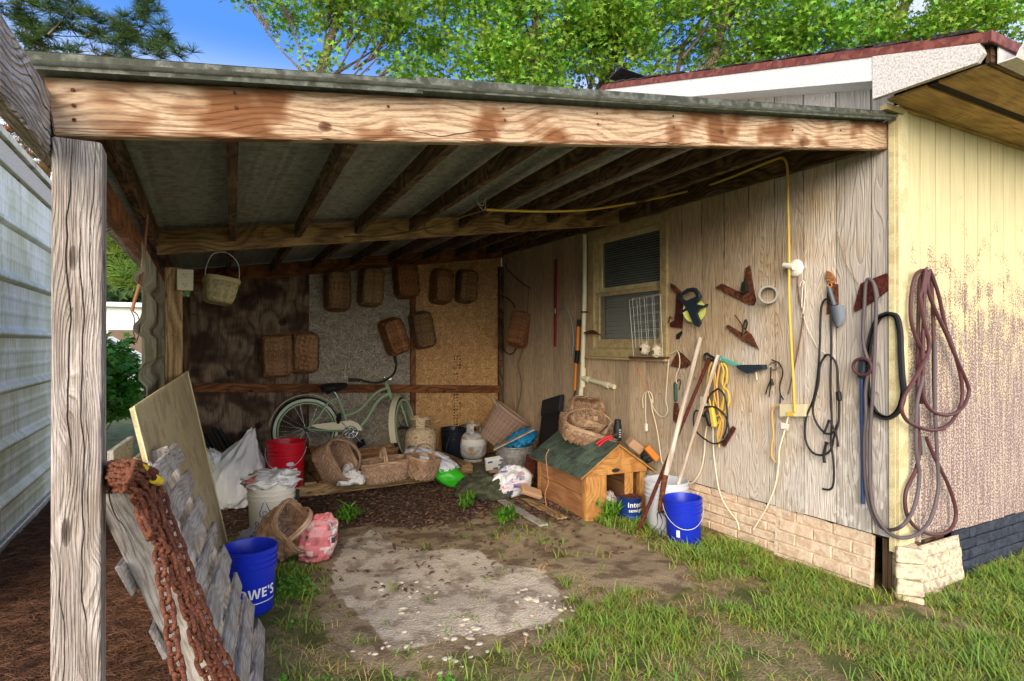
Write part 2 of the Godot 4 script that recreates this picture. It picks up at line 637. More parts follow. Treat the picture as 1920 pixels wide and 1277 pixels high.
	M.osb_grey = tmat(t[0], null, Vector2(1.4, 1.4), 0.9)
	t = osb(83, c8(184, 140, 88), [c8(202, 160, 108), c8(186, 140, 88), c8(212, 174, 124), c8(166, 120, 74), c8(196, 152, 98)], 5200)
	M.osb_tan = tmat(t[0], null, Vector2(1.4, 1.4), 0.85)
	# rust
	t = mottle(256, 91, c8(92, 52, 34), c8(128, 74, 44), c8(60, 36, 28), 0.02, 0.06)
	M.rust = gmat(t[0], t[1], 3.0, 0.9, 1.0)
	t = mottle(256, 95, c8(100, 54, 38), c8(134, 80, 50), c8(78, 46, 38), 0.03, 0.07, 0.35, 0.65, 5.0)
	M.chain = gmat(t[0], t[1], 6.0, 0.85, 1.2)
	t = mottle(256, 97, c8(76, 30, 22), c8(104, 46, 34), c8(52, 24, 20), 0.03, 0.09)
	M.rust_red = gmat(t[0], t[1], 4.0, 0.9, 1.0)
	# galvanised sheets, underside
	t = mottle(256, 101, c8(142, 146, 140), c8(160, 164, 158), c8(126, 128, 120), 0.05, 0.03)
	M.galv = gmat(t[0], t[1], 2.0, 0.6, 0.3, 0.35)
	t = mottle(256, 103, c8(82, 84, 74), c8(108, 110, 98), c8(64, 66, 54), 0.04, 0.02)
	M.flash = gmat(t[0], t[1], 2.0, 0.6, 0.3, 0.3)
	t = wood(512, 512, 105, c8(120, 132, 84), c8(214, 218, 216), c8(190, 196, 178), 2.0, 2.0, [], [], 0.25, 1.0)
	M.fence = tmat(t[0], null, Vector2(0.45, 0.45), 0.6)
	t = mottle(256, 107, c8(196, 192, 172), c8(176, 172, 150), c8(140, 138, 110), 0.02, 0.01)
	M.sidemetal = gmat(t[0], t[1], 1.0, 0.6, 0.2)
	# paint
	t = mottle(512, 111, c8(220, 216, 210), c8(212, 207, 200), c8(202, 196, 188), 0.02, 0.05, 0.4, 0.7)
	M.whitepaint = gmat(t[0], t[1], 2.0, 0.75, 0.6)
	t = mottle(512, 113, c8(214, 208, 200), c8(200, 192, 184), c8(172, 164, 154), 0.12, 0.06, 0.3, 0.6)
	M.peeling = gmat(t[0], t[1], 2.5, 0.85, 1.0)
	t = mottle(256, 117, c8(212, 200, 156), c8(206, 192, 148), c8(196, 180, 136), 0.03, 0.02)
	M.creampaint = gmat(t[0], t[1], 1.5, 0.7, 0.3)
	t = mottle(256, 119, c8(184, 166, 122), c8(178, 158, 112), c8(166, 144, 100), 0.03, 0.02)
	M.tantrim = gmat(t[0], t[1], 2.0, 0.75, 0.4)
	t = mottle(256, 121, c8(112, 54, 40), c8(94, 44, 34), c8(128, 70, 56), 0.03, 0.03)
	M.redtrim = gmat(t[0], t[1], 2.0, 0.6, 0.3)
	t = wood(512, 256, 123, c8(116, 88, 50), c8(186, 154, 96), c8(166, 132, 80), 4.0, 4.0, [], [], 0.4, 2.0)
	M.soffit = tmat(t[0], t[1], Vector2(0.6, 1.2), 0.8, 0.4)
	t = mottle(256, 127, c8(48, 44, 40), c8(72, 68, 62), c8(34, 32, 30), 0.08, 0.05)
	M.shingle = gmat(t[0], t[1], 3.0, 0.95, 1.5)
	t = mottle(256, 129, c8(84, 104, 88), c8(104, 122, 104), c8(72, 82, 80), 0.12, 0.02, 0.3, 0.7)
	M.greenshingle = gmat(t[0], t[1], 3.0, 0.95, 1.2)
	t = mottle(512, 131, c8(232, 212, 186), c8(226, 200, 174), c8(212, 184, 156), 0.012, 0.02, 0.35, 0.7)
	M.brick = gmat(t[0], t[1], 1.2, 0.85, 1.2)
	t = mottle(512, 133, c8(48, 54, 66), c8(60, 66, 78), c8(40, 44, 54), 0.012, 0.02)
	M.brickblue = gmat(t[0], t[1], 1.5, 0.75, 1.6)
	t = mottle(512, 137, c8(226, 208, 174), c8(212, 194, 166), c8(168, 152, 134), 0.02, 0.03, 0.35, 0.65)
	M.brickold = gmat(t[0], t[1], 1.5, 0.9, 1.4)
	t = mottle(256, 139, c8(196, 180, 140), c8(184, 168, 130), c8(164, 148, 112), 0.01, 0.03)
	M.creamboard = gmat(t[0], t[1], 0.8, 0.6, 0.2)
	t = mottle(256, 141, c8(206, 190, 158), c8(198, 180, 146), c8(168, 124, 86), 0.03, 0.04, 0.3, 0.7)
	M.tank_tan = gmat(t[0], t[1], 3.0, 0.6, 0.6)
	t = mottle(256, 143, c8(196, 198, 200), c8(180, 184, 188), c8(160, 128, 92), 0.02, 0.02, 0.3, 0.7)
	M.tank_grey = gmat(t[0], t[1], 2.2, 0.55, 0.5)
	t = mottle(256, 147, c8(170, 168, 164), c8(150, 148, 144), c8(128, 124, 120), 0.04, 0.02)
	M.galvtub = gmat(t[0], t[1], 2.0, 0.5, 0.4, 0.4)
	t = mottle(256, 149, c8(72, 74, 56), c8(86, 88, 68), c8(58, 58, 44), 0.05, 0.02)
	M.olive = gmat(t[0], t[1], 3.0, 0.95, 0.8)
	t = mottle(256, 151, c8(116, 112, 96), c8(98, 94, 80), c8(84, 78, 64), 0.05, 0.03)
	M.feltgrey = gmat(t[0], t[1], 3.0, 0.95, 0.8)
	t = mottle(512, 153, c8(214, 210, 200), c8(194, 188, 176), c8(170, 160, 146), 0.02, 0.03)
	M.concrete = gmat(t[0], t[1], 1.5, 0.95, 1.0)
	# bark and leaves
	t = wood(512, 256, 157, c8(74, 60, 50), c8(150, 132, 116), c8(122, 106, 92), 14.0, 8.0, [], [], 0.7, 9.0)
	M.bark = tmat(t[0], t[1], Vector2(0.8, 2.0), 0.95, 1.5)
	# plain plastics, rubbers and metals
	M.black = smat(c8(30, 30, 32), 0.55)
	M.rubber = smat(c8(38, 37, 40), 0.6)
	M.maroon = smat(c8(84, 50, 52), 0.5)
	M.greyhose = smat(c8(92, 82, 84), 0.55)
	M.brownwire = smat(c8(112, 78, 68), 0.6)
	M.yellow = smat(c8(214, 180, 74), 0.5)
	M.gold = smat(c8(206, 164, 92), 0.5)
	M.white = smat(c8(228, 224, 214), 0.45)
	M.string = smat(c8(226, 212, 184), 0.8)
	M.orangestring = smat(c8(206, 134, 92), 0.8)
	M.pvc = smat(c8(226, 218, 186), 0.35)
	M.red = smat(c8(190, 18, 38), 0.35)
	M.darkred = smat(c8(122, 22, 30), 0.4)
	M.bluebucket = smat(c8(24, 46, 176), 0.32)
	M.whitebucket = smat(c8(226, 220, 202), 0.4)
	M.greybucket = smat(c8(196, 198, 206), 0.4)
	M.blackbucket = smat(c8(26, 30, 40), 0.35)
	M.bluetool = smat(c8(48, 72, 116), 0.45)
	M.teal = smat(c8(92, 172, 156), 0.45)
	M.lime = smat(c8(204, 210, 112), 0.45)
	M.navy = smat(c8(40, 50, 60), 0.4)
	M.trowel = smat(c8(92, 100, 110), 0.5, 0.2)
	M.greenpaint = smat(c8(138, 160, 122), 0.35)
	M.creamplastic = smat(c8(212, 202, 168), 0.4)
	M.tyre = smat(c8(34, 34, 34), 0.8)
	M.whitewall = smat(c8(176, 190, 166), 0.6)
	M.chrome = smat(c8(190, 190, 188), 0.25, 0.9)
	M.steel = smat(c8(150, 148, 146), 0.4, 0.8)
	M.wire = smat(c8(206, 206, 204), 0.4, 0.3)
	M.darkmetal = smat(c8(58, 52, 48), 0.6, 0.5)
	M.orangewood = smat(c8(206, 122, 44), 0.5)
	M.greenhandle = smat(c8(46, 86, 72), 0.5)
	M.glass = smat(Color(0.5, 0.55, 0.55, 0.22), 0.03)
	M.glass.transparency = BaseMaterial3D.TRANSPARENCY_ALPHA
	M.glass.metallic_specular = 0.7
	M.blind = smat(c8(190, 186, 168), 0.6)
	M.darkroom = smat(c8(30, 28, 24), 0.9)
	M.hole = smat(c8(28, 20, 14), 0.95)
	M.bagwhite = smat(c8(222, 220, 216), 0.35)
	M.bagwhite.backlight_enabled = true
	M.bagwhite.backlight = Color(0.3, 0.3, 0.3)
	M.baggreen = smat(c8(58, 176, 38), 0.35)
	M.bagsilver = smat(c8(202, 202, 206), 0.35)
	M.paper = smat(c8(226, 222, 216), 0.8)
	M.card = smat(c8(178, 142, 110), 0.85)
	M.bluetarp = smat(c8(30, 120, 168), 0.5)
	M.ink = smat(c8(40, 34, 30), 0.9)
	M.inkblue = smat(c8(42, 104, 168), 0.6)
	M.inknavy = smat(c8(38, 48, 140), 0.6)
	M.inkred = smat(c8(196, 60, 70), 0.6)
	M.can = smat(c8(28, 58, 128), 0.35, 0.2)
	M.carwhite = smat(c8(226, 228, 230), 0.2)
	M.carglass = smat(c8(120, 140, 156), 0.08, 0.3)
	M.wallwhite = smat(c8(232, 232, 228), 0.8)
	M.brownglass = smat(c8(112, 92, 74), 0.4)

func poly2(p: Array) -> PackedVector2Array:
	var o := PackedVector2Array()
	for q in p: o.append(Vector2(q.x, q.z))
	return o

func mask(polys: Array, n: int, blur := 1) -> PackedByteArray:
	# world window x -1.5..5.5, z -7..0 as an n x n picture, scaled up
	var im := Image.create(n, n, false, Image.FORMAT_L8)
	for y in n:
		for x in n:
			var q := Vector2(-1.5 + 7.0 * (x + 0.5) / n, -7.0 + 7.0 * (y + 0.5) / n)
			for pl in polys:
				if Geometry2D.is_point_in_polygon(q, pl): im.set_pixel(x, y, Color(1, 1, 1))
	if blur > 1:
		im.resize(n / blur, n / blur, Image.INTERPOLATE_BILINEAR)
	im.resize(GW, GW, Image.INTERPOLATE_CUBIC)
	return im.get_data()

const GW := 1536
var SLAB := []
var DIRT := []

func build_ground() -> void:
	SLAB = P([0.692,0,-3.492, 0.887,0,-3.934, 1.077,0,-4.046, 1.133,0,-3.708, 1.299,0,-3.486, 1.549,0,-3.373, 1.595,0,-3.074, 1.748,0,-2.872, 1.707,0,-2.667, 1.575,0,-2.413, 1.415,0,-2.326, 1.198,0,-2.362, 1.036,0,-2.427, 0.87,0,-2.4, 0.731,0,-2.406, 0.701,0,-2.618, 0.707,0,-2.753, 0.671,0,-2.979, 0.626,0,-3.146])
	var litter := P([0.093,0,-4.359, 0.319,0,-4.361, 0.634,0,-4.391, 0.811,0,-4.162, 1.035,0,-4.176, 1.369,0,-3.997, 1.754,0,-3.932, 2.114,0,-4.312, 2.797,0,-4.79, 2.964,0,-5.527, 0.843,0,-5.837, 0.111,0,-5.209])
	DIRT = P([0.54,0,-3.036, 0.546,0,-3.784, 0.393,0,-4.082, 0.169,0,-4.71, 0.047,0,-6.792, 3.842,0,-8.21, 3.31,0,-5.668, 2.629,0,-3.693, 2.539,0,-2.821, 2.658,0,-2.457, 2.178,0,-2.299, 2.026,0,-2.457, 1.656,0,-2.37, 1.442,0,-2.188, 1.059,0,-2.264, 0.723,0,-2.238, 0.526,0,-2.478])
	var straw := [Vector2(-3, -9), Vector2(-0.9, -9), Vector2(-0.3, -7), Vector2(0.1, -4.2), Vector2(0.12, -2.6), Vector2(-0.05, -1.6), Vector2(0.0, 1), Vector2(-3, 1)]
	var m1 := mask([poly2(SLAB)], 256)
	var m2 := mask([poly2(litter)], 128)
	var m3 := mask([poly2(DIRT)], 128, 2)
	var m4 := mask([PackedVector2Array(straw)], 128, 2)
	var n1 := nz(GW, GW, 0.012, 1, 1, 301, 4)
	var n2 := nz(GW, GW, 0.06, 1, 1, 302, 5)
	var n3 := nz(GW, GW, 0.4, 1, 1, 303, 3)
	var n4 := nz(GW, GW, 0.02, 1, 1, 304, 5)
	var d := PackedByteArray()
	d.resize(GW * GW * 3)
	var hh := PackedByteArray()
	hh.resize(GW * GW)
	var soil := c8(140, 120, 94)
	var soil2 := c8(164, 146, 118)
	var turf := c8(122, 112, 72)
	var slab1 := c8(196, 182, 162)
	var slab2 := c8(154, 138, 120)
	var lit := c8(74, 58, 48)
	var stw := c8(80, 58, 46)
	for i in GW * GW:
		var a := n1[i] / 255.0
		var b := n2[i] / 255.0
		var c := n3[i] / 255.0
		var e := n4[i] / 255.0
		var ed := (b - 0.5) * 0.9 + (a - 0.5) * 0.5
		var k := soil.lerp(soil2, b).lerp(c8(112, 94, 72), smoothstep(0.45, 0.7, e))
		var kt := turf.lerp(c8(146, 126, 90), smoothstep(0.4, 0.65, b)).lerp(c8(88, 92, 44), smoothstep(0.5, 0.7, a))
		k = kt.lerp(k, smoothstep(0.35, 0.65, m3[i] / 255.0 + ed * 0.8))
		k = k.lerp(lit.lerp(c8(104, 84, 70), c), smoothstep(0.35, 0.6, m2[i] / 255.0 + ed * 0.7))
		k = k.lerp(stw.lerp(c8(104, 76, 58), c), smoothstep(0.35, 0.6, m4[i] / 255.0 + ed * 0.5))
		var sl := smoothstep(0.4, 0.55, m1[i] / 255.0 + ed * 0.42)
		k = k.lerp(slab1.lerp(slab2, smoothstep(0.42, 0.68, e)).lerp(c8(200, 190, 174), smoothstep(0.6, 0.75, b) * 0.7), sl)
		k = k * (0.72 + 0.56 * c)
		d[i * 3] = int(clamp(k.r, 0, 1) * 255)
		d[i * 3 + 1] = int(clamp(k.g, 0, 1) * 255)
		d[i * 3 + 2] = int(clamp(k.b, 0, 1) * 255)
		hh[i] = int(c * 110 + b * 100 + sl * 30)
	M.ground = tmat(tex(GW, GW, d), htex(GW, GW, hh, 4.0), Vector2(1, 1), 0.97, 0.6)
	var xs := []
	var zs := []
	for v in [-150.0, -60.0, -25.0, -12.0, -6.0]: xs.append(v)
	for i in 101: xs.append(-3.0 + i * 0.1)
	for v in [10.0, 16.0, 30.0, 70.0, 150.0]: xs.append(v)
	for v in [-150.0, -70.0, -35.0, -20.0, -12.0]: zs.append(v)
	for i in 101: zs.append(-9.0 + i * 0.1)
	for v in [3.0, 8.0, 20.0, 60.0, 150.0]: zs.append(v)
	var g := mb()
	g.off = Vector2.ZERO
	g.grid(xs.size() - 1, zs.size() - 1, func(u, v):
		var x: float = xs[int(round(u * (xs.size() - 1)))]
		var z: float = zs[zs.size() - 1 - int(round(v * (zs.size() - 1)))]
		return Vector3(x, gy(x, z), z))
	for i in g.V.size(): g.U[i] = Vector2(clamp((g.V[i].x + 1.5) / 7.0, 0.002, 0.998), clamp((g.V[i].z + 7.0) / 7.0, 0.002, 0.998))
	var near := PackedInt32Array()
	var out := PackedInt32Array()
	for i in range(0, g.I.size(), 3):
		var inside := true
		for j in 3:
			var q := g.V[g.I[i + j]]
			if q.x < -1.51 or q.x > 5.51 or q.z < -7.01 or q.z > 0.01: inside = false
		for j in 3:
			if inside: near.append(g.I[i + j])
			else: out.append(g.I[i + j])
	g.I = near
	var am := g.mesh(M.ground)
	g.I = out
	var ar := g.mesh(M.ground).surface_get_arrays(0)
	am.add_surface_from_arrays(Mesh.PRIMITIVE_TRIANGLES, ar)
	var ft := mottle(512, 311, c8(112, 116, 62), c8(92, 104, 48), c8(132, 116, 80), 0.03, 0.02)
	am.surface_set_material(1, gmat(ft[0], ft[1], 0.35, 0.97, 0.6))
	struct(reuse(am, "ground", Transform3D.IDENTITY))

var gn: FastNoiseLite
func gy(x: float, z: float) -> float:
	if gn == null:
		gn = FastNoiseLite.new()
		gn.seed = 5
		gn.frequency = 0.9
		gn.fractal_octaves = 3
	var k := 0.022 * gn.get_noise_2d(x * 2.0, z * 2.0)
	k -= 0.035 * smoothstep(2.4, 3.3, x) * smoothstep(-4.5, -2.8, z)
	return k - 0.008

# ---------------------------------------------------------------- house
const WX := 3.23
const FZ := -1.755

func wall_frame(off := 0.0) -> Transform3D:   # local x = world z, local z = out of the side wall
	return Transform3D(Basis(Vector3(0, 0, 1), Vector3(0, 1, 0), Vector3(-1, 0, 0)), Vector3(WX - off, 0, 0))

func rake_y(z: float) -> float:   # top of the roof sheathing over the side wall
	return 2.648 + 0.305 * (-1.275 - z) if z > -3.98 else 2.648 + 0.305 * 2.705 - 0.305 * (-3.98 - z)

func siding_texture() -> void:
	var w := 512
	var h := 2048
	var low := nz(w, h, 0.02, 4, 1, 401, 2)
	var st := nz(w, h, 0.2, 8, 1, 402, 3)
	var fi := nz(w, h, 0.35, 4, 1, 403, 2)
	var bl := nz(w, h, 0.01, 1, 2, 404, 4)
	var sp := nz(w, h, 0.05, 1, 1, 405, 4)
	var d := PackedByteArray()
	d.resize(w * h * 3)
	var hh := PackedByteArray()
	hh.resize(w * h)
	var i := 0
	for y in h:
		var z := -6.45 + 4.8 * (y + 0.5) / h
		var pk := floori((z + 1.888) / 0.2025)
		var ph := fposmod(sin(pk * 12.9898) * 43758.5, 1.0)
		var tone := 0.92 + 0.16 * ph
		for x in w:
			var yy := 0.2 + 3.2 * (x + 0.5) / w
			var j := (x + int(ph * 400.0)) % w + y * w
			var q := (z - pk * 0.2025) * 34.0 + (low[j] / 255.0 - 0.5) * (4.0 + 9.0 * ph) + sin(yy * (1.5 + ph * 2.0) + ph * 9.0) * 1.2
			var t := fposmod(q, 1.0)
			t = t * t
			if t > 0.85: t = 0.85 - (t - 0.85) * 4.0
			var s := st[j] / 255.0
			var f := fi[j] / 255.0
			var a: float = clamp(t * 0.38 + (s - 0.5) * 0.7 + (f - 0.5) * 0.35 + 0.1, 0, 1)
			var b := bl[i] / 255.0
			# silvered, chalky part near the corner and along the foot; brown and sound deeper in
			var grey := smoothstep(-3.0, -2.0, z + (b - 0.5) * 1.3) * 0.9
			grey = max(grey, smoothstep(1.15, 0.45, yy + (b - 0.5) * 0.9) * smoothstep(-4.2, -2.9, z) * 0.75)
			var li := c8(196, 172, 142).lerp(c8(206, 198, 190), grey)
			var dk := c8(122, 98, 74).lerp(c8(150, 142, 136), grey)
			var c := li.lerp(dk, a) * tone
			var chalk := smoothstep(0.52, 0.62, sp[i] / 255.0) * smoothstep(1.05, 0.4, yy + (b - 0.5) * 0.6) * smoothstep(-3.0, -2.0, z)
			c = c.lerp(c8(220, 214, 206), chalk * 0.8)
			d[i * 3] = int(clamp(c.r, 0, 1) * 255)
			d[i * 3 + 1] = int(clamp(c.g, 0, 1) * 255)
			d[i * 3 + 2] = int(clamp(c.b, 0, 1) * 255)
			hh[i] = int(clamp(1.0 - t * 0.4 - (1.0 - s) * 0.5, 0, 1) * 255)
			i += 1
	M.siding = tmat(tex(w, h, d), htex(w, h, hh, 3.0), Vector2(1, 1), 0.9, 0.8)
	# cream painted front with mildew
	w = 1024
	h = 1024
	sp = nz(w, h, 0.16, 1, 1, 411, 4)
	bl = nz(w, h, 0.012, 1, 1, 412, 4)
	st = nz(w, h, 0.08, 16, 1, 413, 3)
	d = PackedByteArray()
	d.resize(w * h * 3)
	i = 0
	for y in h:
		var x2 := 3.2 + 2.4 * (y + 0.5) / h
		for x in w:
			var yy := 0.2 + 2.4 * (x + 0.5) / w
			var b := bl[i] / 255.0
			var s := sp[i] / 255.0
			var v := st[i] / 255.0
			var dens := smoothstep(2.0, 1.2, yy + (b - 0.5) * 0.9) * (0.62 + 0.38 * smoothstep(3.3, 3.45, x2))
			var k := smoothstep(0.70 - dens * 0.255, 0.86 - dens * 0.255, s * 0.8 + v * 0.32) * smoothstep(0.0, 0.45, dens)
			var c := c8(214, 200, 154).lerp(c8(194, 178, 168), smoothstep(1.6, 0.9, yy + (b - 0.5) * 0.8) * 0.7)
			c = c.lerp(c8(126, 92, 88).lerp(c8(104, 84, 88), v), k * 0.85)
			c = c * (0.93 + 0.1 * v)
			d[i * 3] = int(clamp(c.r, 0, 1) * 255)
			d[i * 3 + 1] = int(clamp(c.g, 0, 1) * 255)
			d[i * 3 + 2] = int(clamp(c.b, 0, 1) * 255)
			i += 1
	M.front = tmat(tex(w, h, d), null, Vector2(1, 1), 0.85, 1.0)

func uv_wall(b: MB) -> void:
	for i in b.V.size(): b.U[i] = Vector2((b.V[i].y - 0.2) / 3.2, (b.V[i].z + 6.45) / 4.8)

func uv_front(b: MB) -> void:
	for i in b.V.size(): b.U[i] = Vector2((b.V[i].y - 0.2) / 2.4, (b.V[i].x - 3.2) / 2.4)

func build_house() -> void:
	siding_texture()
	var house := thing("house", "weathered wood-sided house with gable roof and lean-to on its side", "house", Vector3.ZERO)
	# walls behind the boards
	var b := mb()
	var T := 0.1
	var x0 := WX + 0.014
	b.box(xf(Vector3(x0 + T / 2, 1.5, (-6.4 - 4.40) / 2)), Vector3(T, 2.5, 2.0), 0.0)
	b.box(xf(Vector3(x0 + T / 2, 1.5, (-3.50 - 1.772) / 2)), Vector3(T, 2.5, 3.50 - 1.772), 0.0)
	b.box(xf(Vector3(x0 + T / 2, 0.735, -3.95)), Vector3(T, 0.97, 0.90), 0.0)
	b.box(xf(Vector3(x0 + T / 2, 2.515, -3.95)), Vector3(T, 0.47, 0.90), 0.0)
	b.extrude(PackedVector2Array([Vector2(-6.4, 2.75), Vector2(-1.772, 2.75), Vector2(-3.98, 3.40)]), T, wall_frame(-0.014 - T / 2))
	b.box(xf(Vector3(6.3, 1.4, -1.772 - T / 2)), Vector3(5.9, 2.3, T), 0.0)
	b.box(xf(Vector3(6.3, 1.4, -6.35)), Vector3(5.9, 2.3, T), 0.0)
	b.box(xf(Vector3(9.2, 1.4, -4.0)), Vector3(T, 2.3, 4.6), 0.0)
	b.box(xf(Vector3(6.3, 0.2, -4.05)), Vector3(5.8, 0.06, 4.4), 0.0)
	put(b, "wall", M.darkroom, house)
	# side boards
	var zs := [-1.766, -1.888, -2.087, -2.292, -2.493, -2.693, -2.899, -3.105, -3.302]
	while zs[zs.size() - 1] > -6.25: zs.append(zs[zs.size() - 1] - 0.2028)
	var fr := wall_frame(-0.006)
	for i in zs.size() - 1:
		var za: float = zs[i + 1] + 0.004
		var zb: float = zs[i] - 0.004
		var parts := [[0.262 + rng.randf_range(-0.006, 0.006), -1.0]]
		if za < -3.47 and zb > -4.45:
			parts = [[0.262, 1.19], [2.31, -1.0]]
			if zb > -3.46: parts.append([1.19, 2.31, -3.47, zb])
			if za < -4.46: parts.append([1.19, 2.31, za, -4.44])
		var z2 := [za, zb]
		for pr in parts:
			za = pr[2] if pr.size() > 2 else z2[0]
			zb = pr[3] if pr.size() > 2 else z2[1]
			b = mb()
			var y0: float = pr[0]
			var ya: float = pr[1] if pr[1] > 0 else rake_y(za) - 0.05
			var yb: float = pr[1] if pr[1] > 0 else rake_y(zb) - 0.05
			var pl := PackedVector2Array([Vector2(za, y0), Vector2(zb, y0), Vector2(zb, yb), Vector2(za, ya)])
			b.extrude(pl, 0.012 + rng.randf_range(0, 0.0015), fr)
			uv_wall(b)
			put(b, "plank", M.siding, house)
	# front boards
	var x := 3.30
	while x < 9.2:
		var x1 := x + 0.1545
		b = mb()
		b.box(xf(Vector3((x + x1) / 2, 1.38, FZ - 0.006)), Vector3(x1 - x - 0.009, 2.31 + rng.randf_range(-0.01, 0.005), 0.012), 0.002, 1)
		uv_front(b)
		put(b, "plank", M.front, house)
		b = mb()
		b.box(xf(Vector3(x1, 0.22 + 0.62, FZ - 0.007)), Vector3(0.0042, 1.24 + rng.randf_range(-0.3, 0.25), 0.009), 0.0)
		put(b, "paint_line", M.whitepaint, house)
		x = x1
	# corner boards
	b = mb()
	b.box(xf(Vector3(WX + 0.03, 1.37, FZ + 0.009)), Vector3(0.085, 2.34, 0.018), 0.002)
	put(b, "corner_board", M.creampaint, house)
	b = mb()
	b.box(xf(Vector3(WX - 0.008, 1.37, FZ - 0.017)), Vector3(0.018, 2.34, 0.034), 0.002)
	put(b, "corner_board", M.creampaint, house)
	# rake boards
	var rk := 3.03
	var rf := Transform3D(fr.basis, Vector3(rk, 0, 0))
	b = mb()
	b.extrude(PackedVector2Array([Vector2(-1.757, 2.628), Vector2(-1.757, rake_y(-1.757) - 0.045), Vector2(-3.98, rake_y(-3.98) - 0.045), Vector2(-3.98, rake_y(-3.98) - 0.165)]), 0.025, rf)
	put(b, "rake_board", M.whitepaint, house)
	b = mb()
	b.extrude(PackedVector2Array([Vector2(-3.982, rake_y(-3.98) - 0.165), Vector2(-3.982, rake_y(-3.98) - 0.045), Vector2(-6.75, rake_y(-6.75) - 0.045), Vector2(-6.75, rake_y(-6.75) - 0.165)]), 0.025, rf)
	put(b, "rake_board", M.whitepaint, house)
	b = mb()
	b.extrude(PackedVector2Array([Vector2(-1.752, 2.532), Vector2(-1.752, rake_y(-1.752) - 0.045), Vector2(-1.29, rake_y(-1.29) - 0.045), Vector2(-1.275, 2.56), Vector2(-1.30, 2.528)]), 0.03, Transform3D(fr.basis, Vector3(rk - 0.004, 0, 0)))
	put(b, "eave_return", M.peeling, house)
	# soffit under the rake overhang
	for sg in 2:
		b = mb()
		var za := -1.757 if sg == 0 else -3.982
		var zb := -3.978 if sg == 0 else -6.4
		b.quad(Vector3(rk + 0.013, rake_y(za) - 0.16, za), Vector3(WX, rake_y(za) - 0.16, za), Vector3(WX, rake_y(zb) - 0.16, zb), Vector3(rk + 0.013, rake_y(zb) - 0.16, zb), Vector3.DOWN)
		b.quad(Vector3(rk + 0.013, rake_y(za) - 0.15, za), Vector3(WX, rake_y(za) - 0.15, za), Vector3(WX, rake_y(zb) - 0.15, zb), Vector3(rk + 0.013, rake_y(zb) - 0.15, zb), Vector3.UP)
		put(b, "rake_soffit", M.whitepaint, house)
	# roof: sheathing, shingle courses and the red-brown drip edge
	for sg in 2:
		var za := -1.255 if sg == 0 else -3.98
		var zb := -3.98 if sg == 0 else -6.8
		b = mb()
		b.bar(Vector3(6.1, rake_y(za) - 0.02, za), Vector3(6.1, rake_y(zb) - 0.02, zb), 6.15, 0.04, Vector3.RIGHT, 0.0)
		put(b, "roof", M.shingle, house)
		b = mb()
		b.bar(Vector3(rk - 0.012, rake_y(za) - 0.022, za), Vector3(rk - 0.012, rake_y(zb) - 0.022, zb), 0.045, 0.014, Vector3.UP, 0.002)
		put(b, "drip_edge", M.redtrim, house)
		var n := 20
		for k in n:
			var ta := float(k) / n
			var pa := lerpf(za, zb, ta) if sg == 0 else lerpf(zb, za, ta)
			var pb := lerpf(za, zb, ta + 1.25 / n) if sg == 0 else lerpf(zb, za, ta + 1.25 / n)
			if (sg == 0 and pb < zb) : pb = zb
			if (sg == 1 and pb > za) : pb = za
			b = mb()
			b.jit = 0.004
			b.bar(Vector3(6.1 - rng.randf() * 0.012, rake_y(pa) + 0.012, pa), Vector3(6.1 - rng.randf() * 0.01, rake_y(pb) + 0.006, pb), 6.17, 0.008, Vector3.RIGHT, 0.001)
			put(b, "shingle_course", M.shingle, house)
	b = mb()
	b.bar(Vector3(rk - 0.02, rake_y(-1.255) - 0.02, -1.25), Vector3(9.2, rake_y(-1.255) - 0.02, -1.25), 0.05, 0.012, Vector3.UP, 0.002)
	put(b, "drip_edge", M.redtrim, house)
	# boxed eave: two plywood strips with a vent between, fascia and gutter
	for e in [[-1.73, -1.545], [-1.495, -1.30]]:
		b = mb()
		b.box(xf(Vector3(6.15, 2.537 + rng.randf_range(0, 0.004), (e[0] + e[1]) / 2)), Vector3(6.1, 0.012, e[1] - e[0]), 0.001, 0)
		put(b, "soffit_board", M.soffit, house)
	b = mb()
	b.box(xf(Vector3(6.15, 2.555, -1.52)), Vector3(6.1, 0.006, 0.06), 0.0)
	for k in 150: b.box(xf(Vector3(3.12 + k * 0.016, 2.547, -1.52)), Vector3(0.006, 0.012, 0.05), 0.0)
	put(b, "soffit_vent", M.darkmetal, house)
	b = mb()
	b.box(xf(Vector3(6.15, 2.585, -1.285)), Vector3(6.15, 0.10, 0.022), 0.002)
	put(b, "fascia_board", M.rafter, house)
	b = mb()
	b.box(xf(Vector3(6.2, 2.535, -1.742)), Vector3(5.9, 0.03, 0.02), 0.002)
	put(b, "frieze_strip", M.soffit, house)
	b = mb()
	b.box(xf(Vector3(WX - 0.06, 2.505, FZ + 0.012)), Vector3(0.16, 0.03, 0.035), 0.002)
	put(b, "frieze_strip", M.tantrim, house)
	b = mb()
	var gp := PackedVector2Array([Vector2(0, 0.1), Vector2(0, 0), Vector2(0.07, 0), Vector2(0.085, 0.03), Vector2(0.11, 0.06), Vector2(0.112, 0.1), Vector2(0.106, 0.1), Vector2(0.104, 0.063), Vector2(0.078, 0.033), Vector2(0.066, 0.006), Vector2(0.006, 0.006), Vector2(0.006, 0.1)])
	b.extrude(gp, 6.0, Transform3D(Basis(Vector3(0, 0, 1), Vector3(0, 1, 0), Vector3(-1, 0, 0)), Vector3(6.1, 2.525, -1.262)))
	put(b, "gutter", M.whitepaint, house)
	build_window(house)
	build_skirting(house)

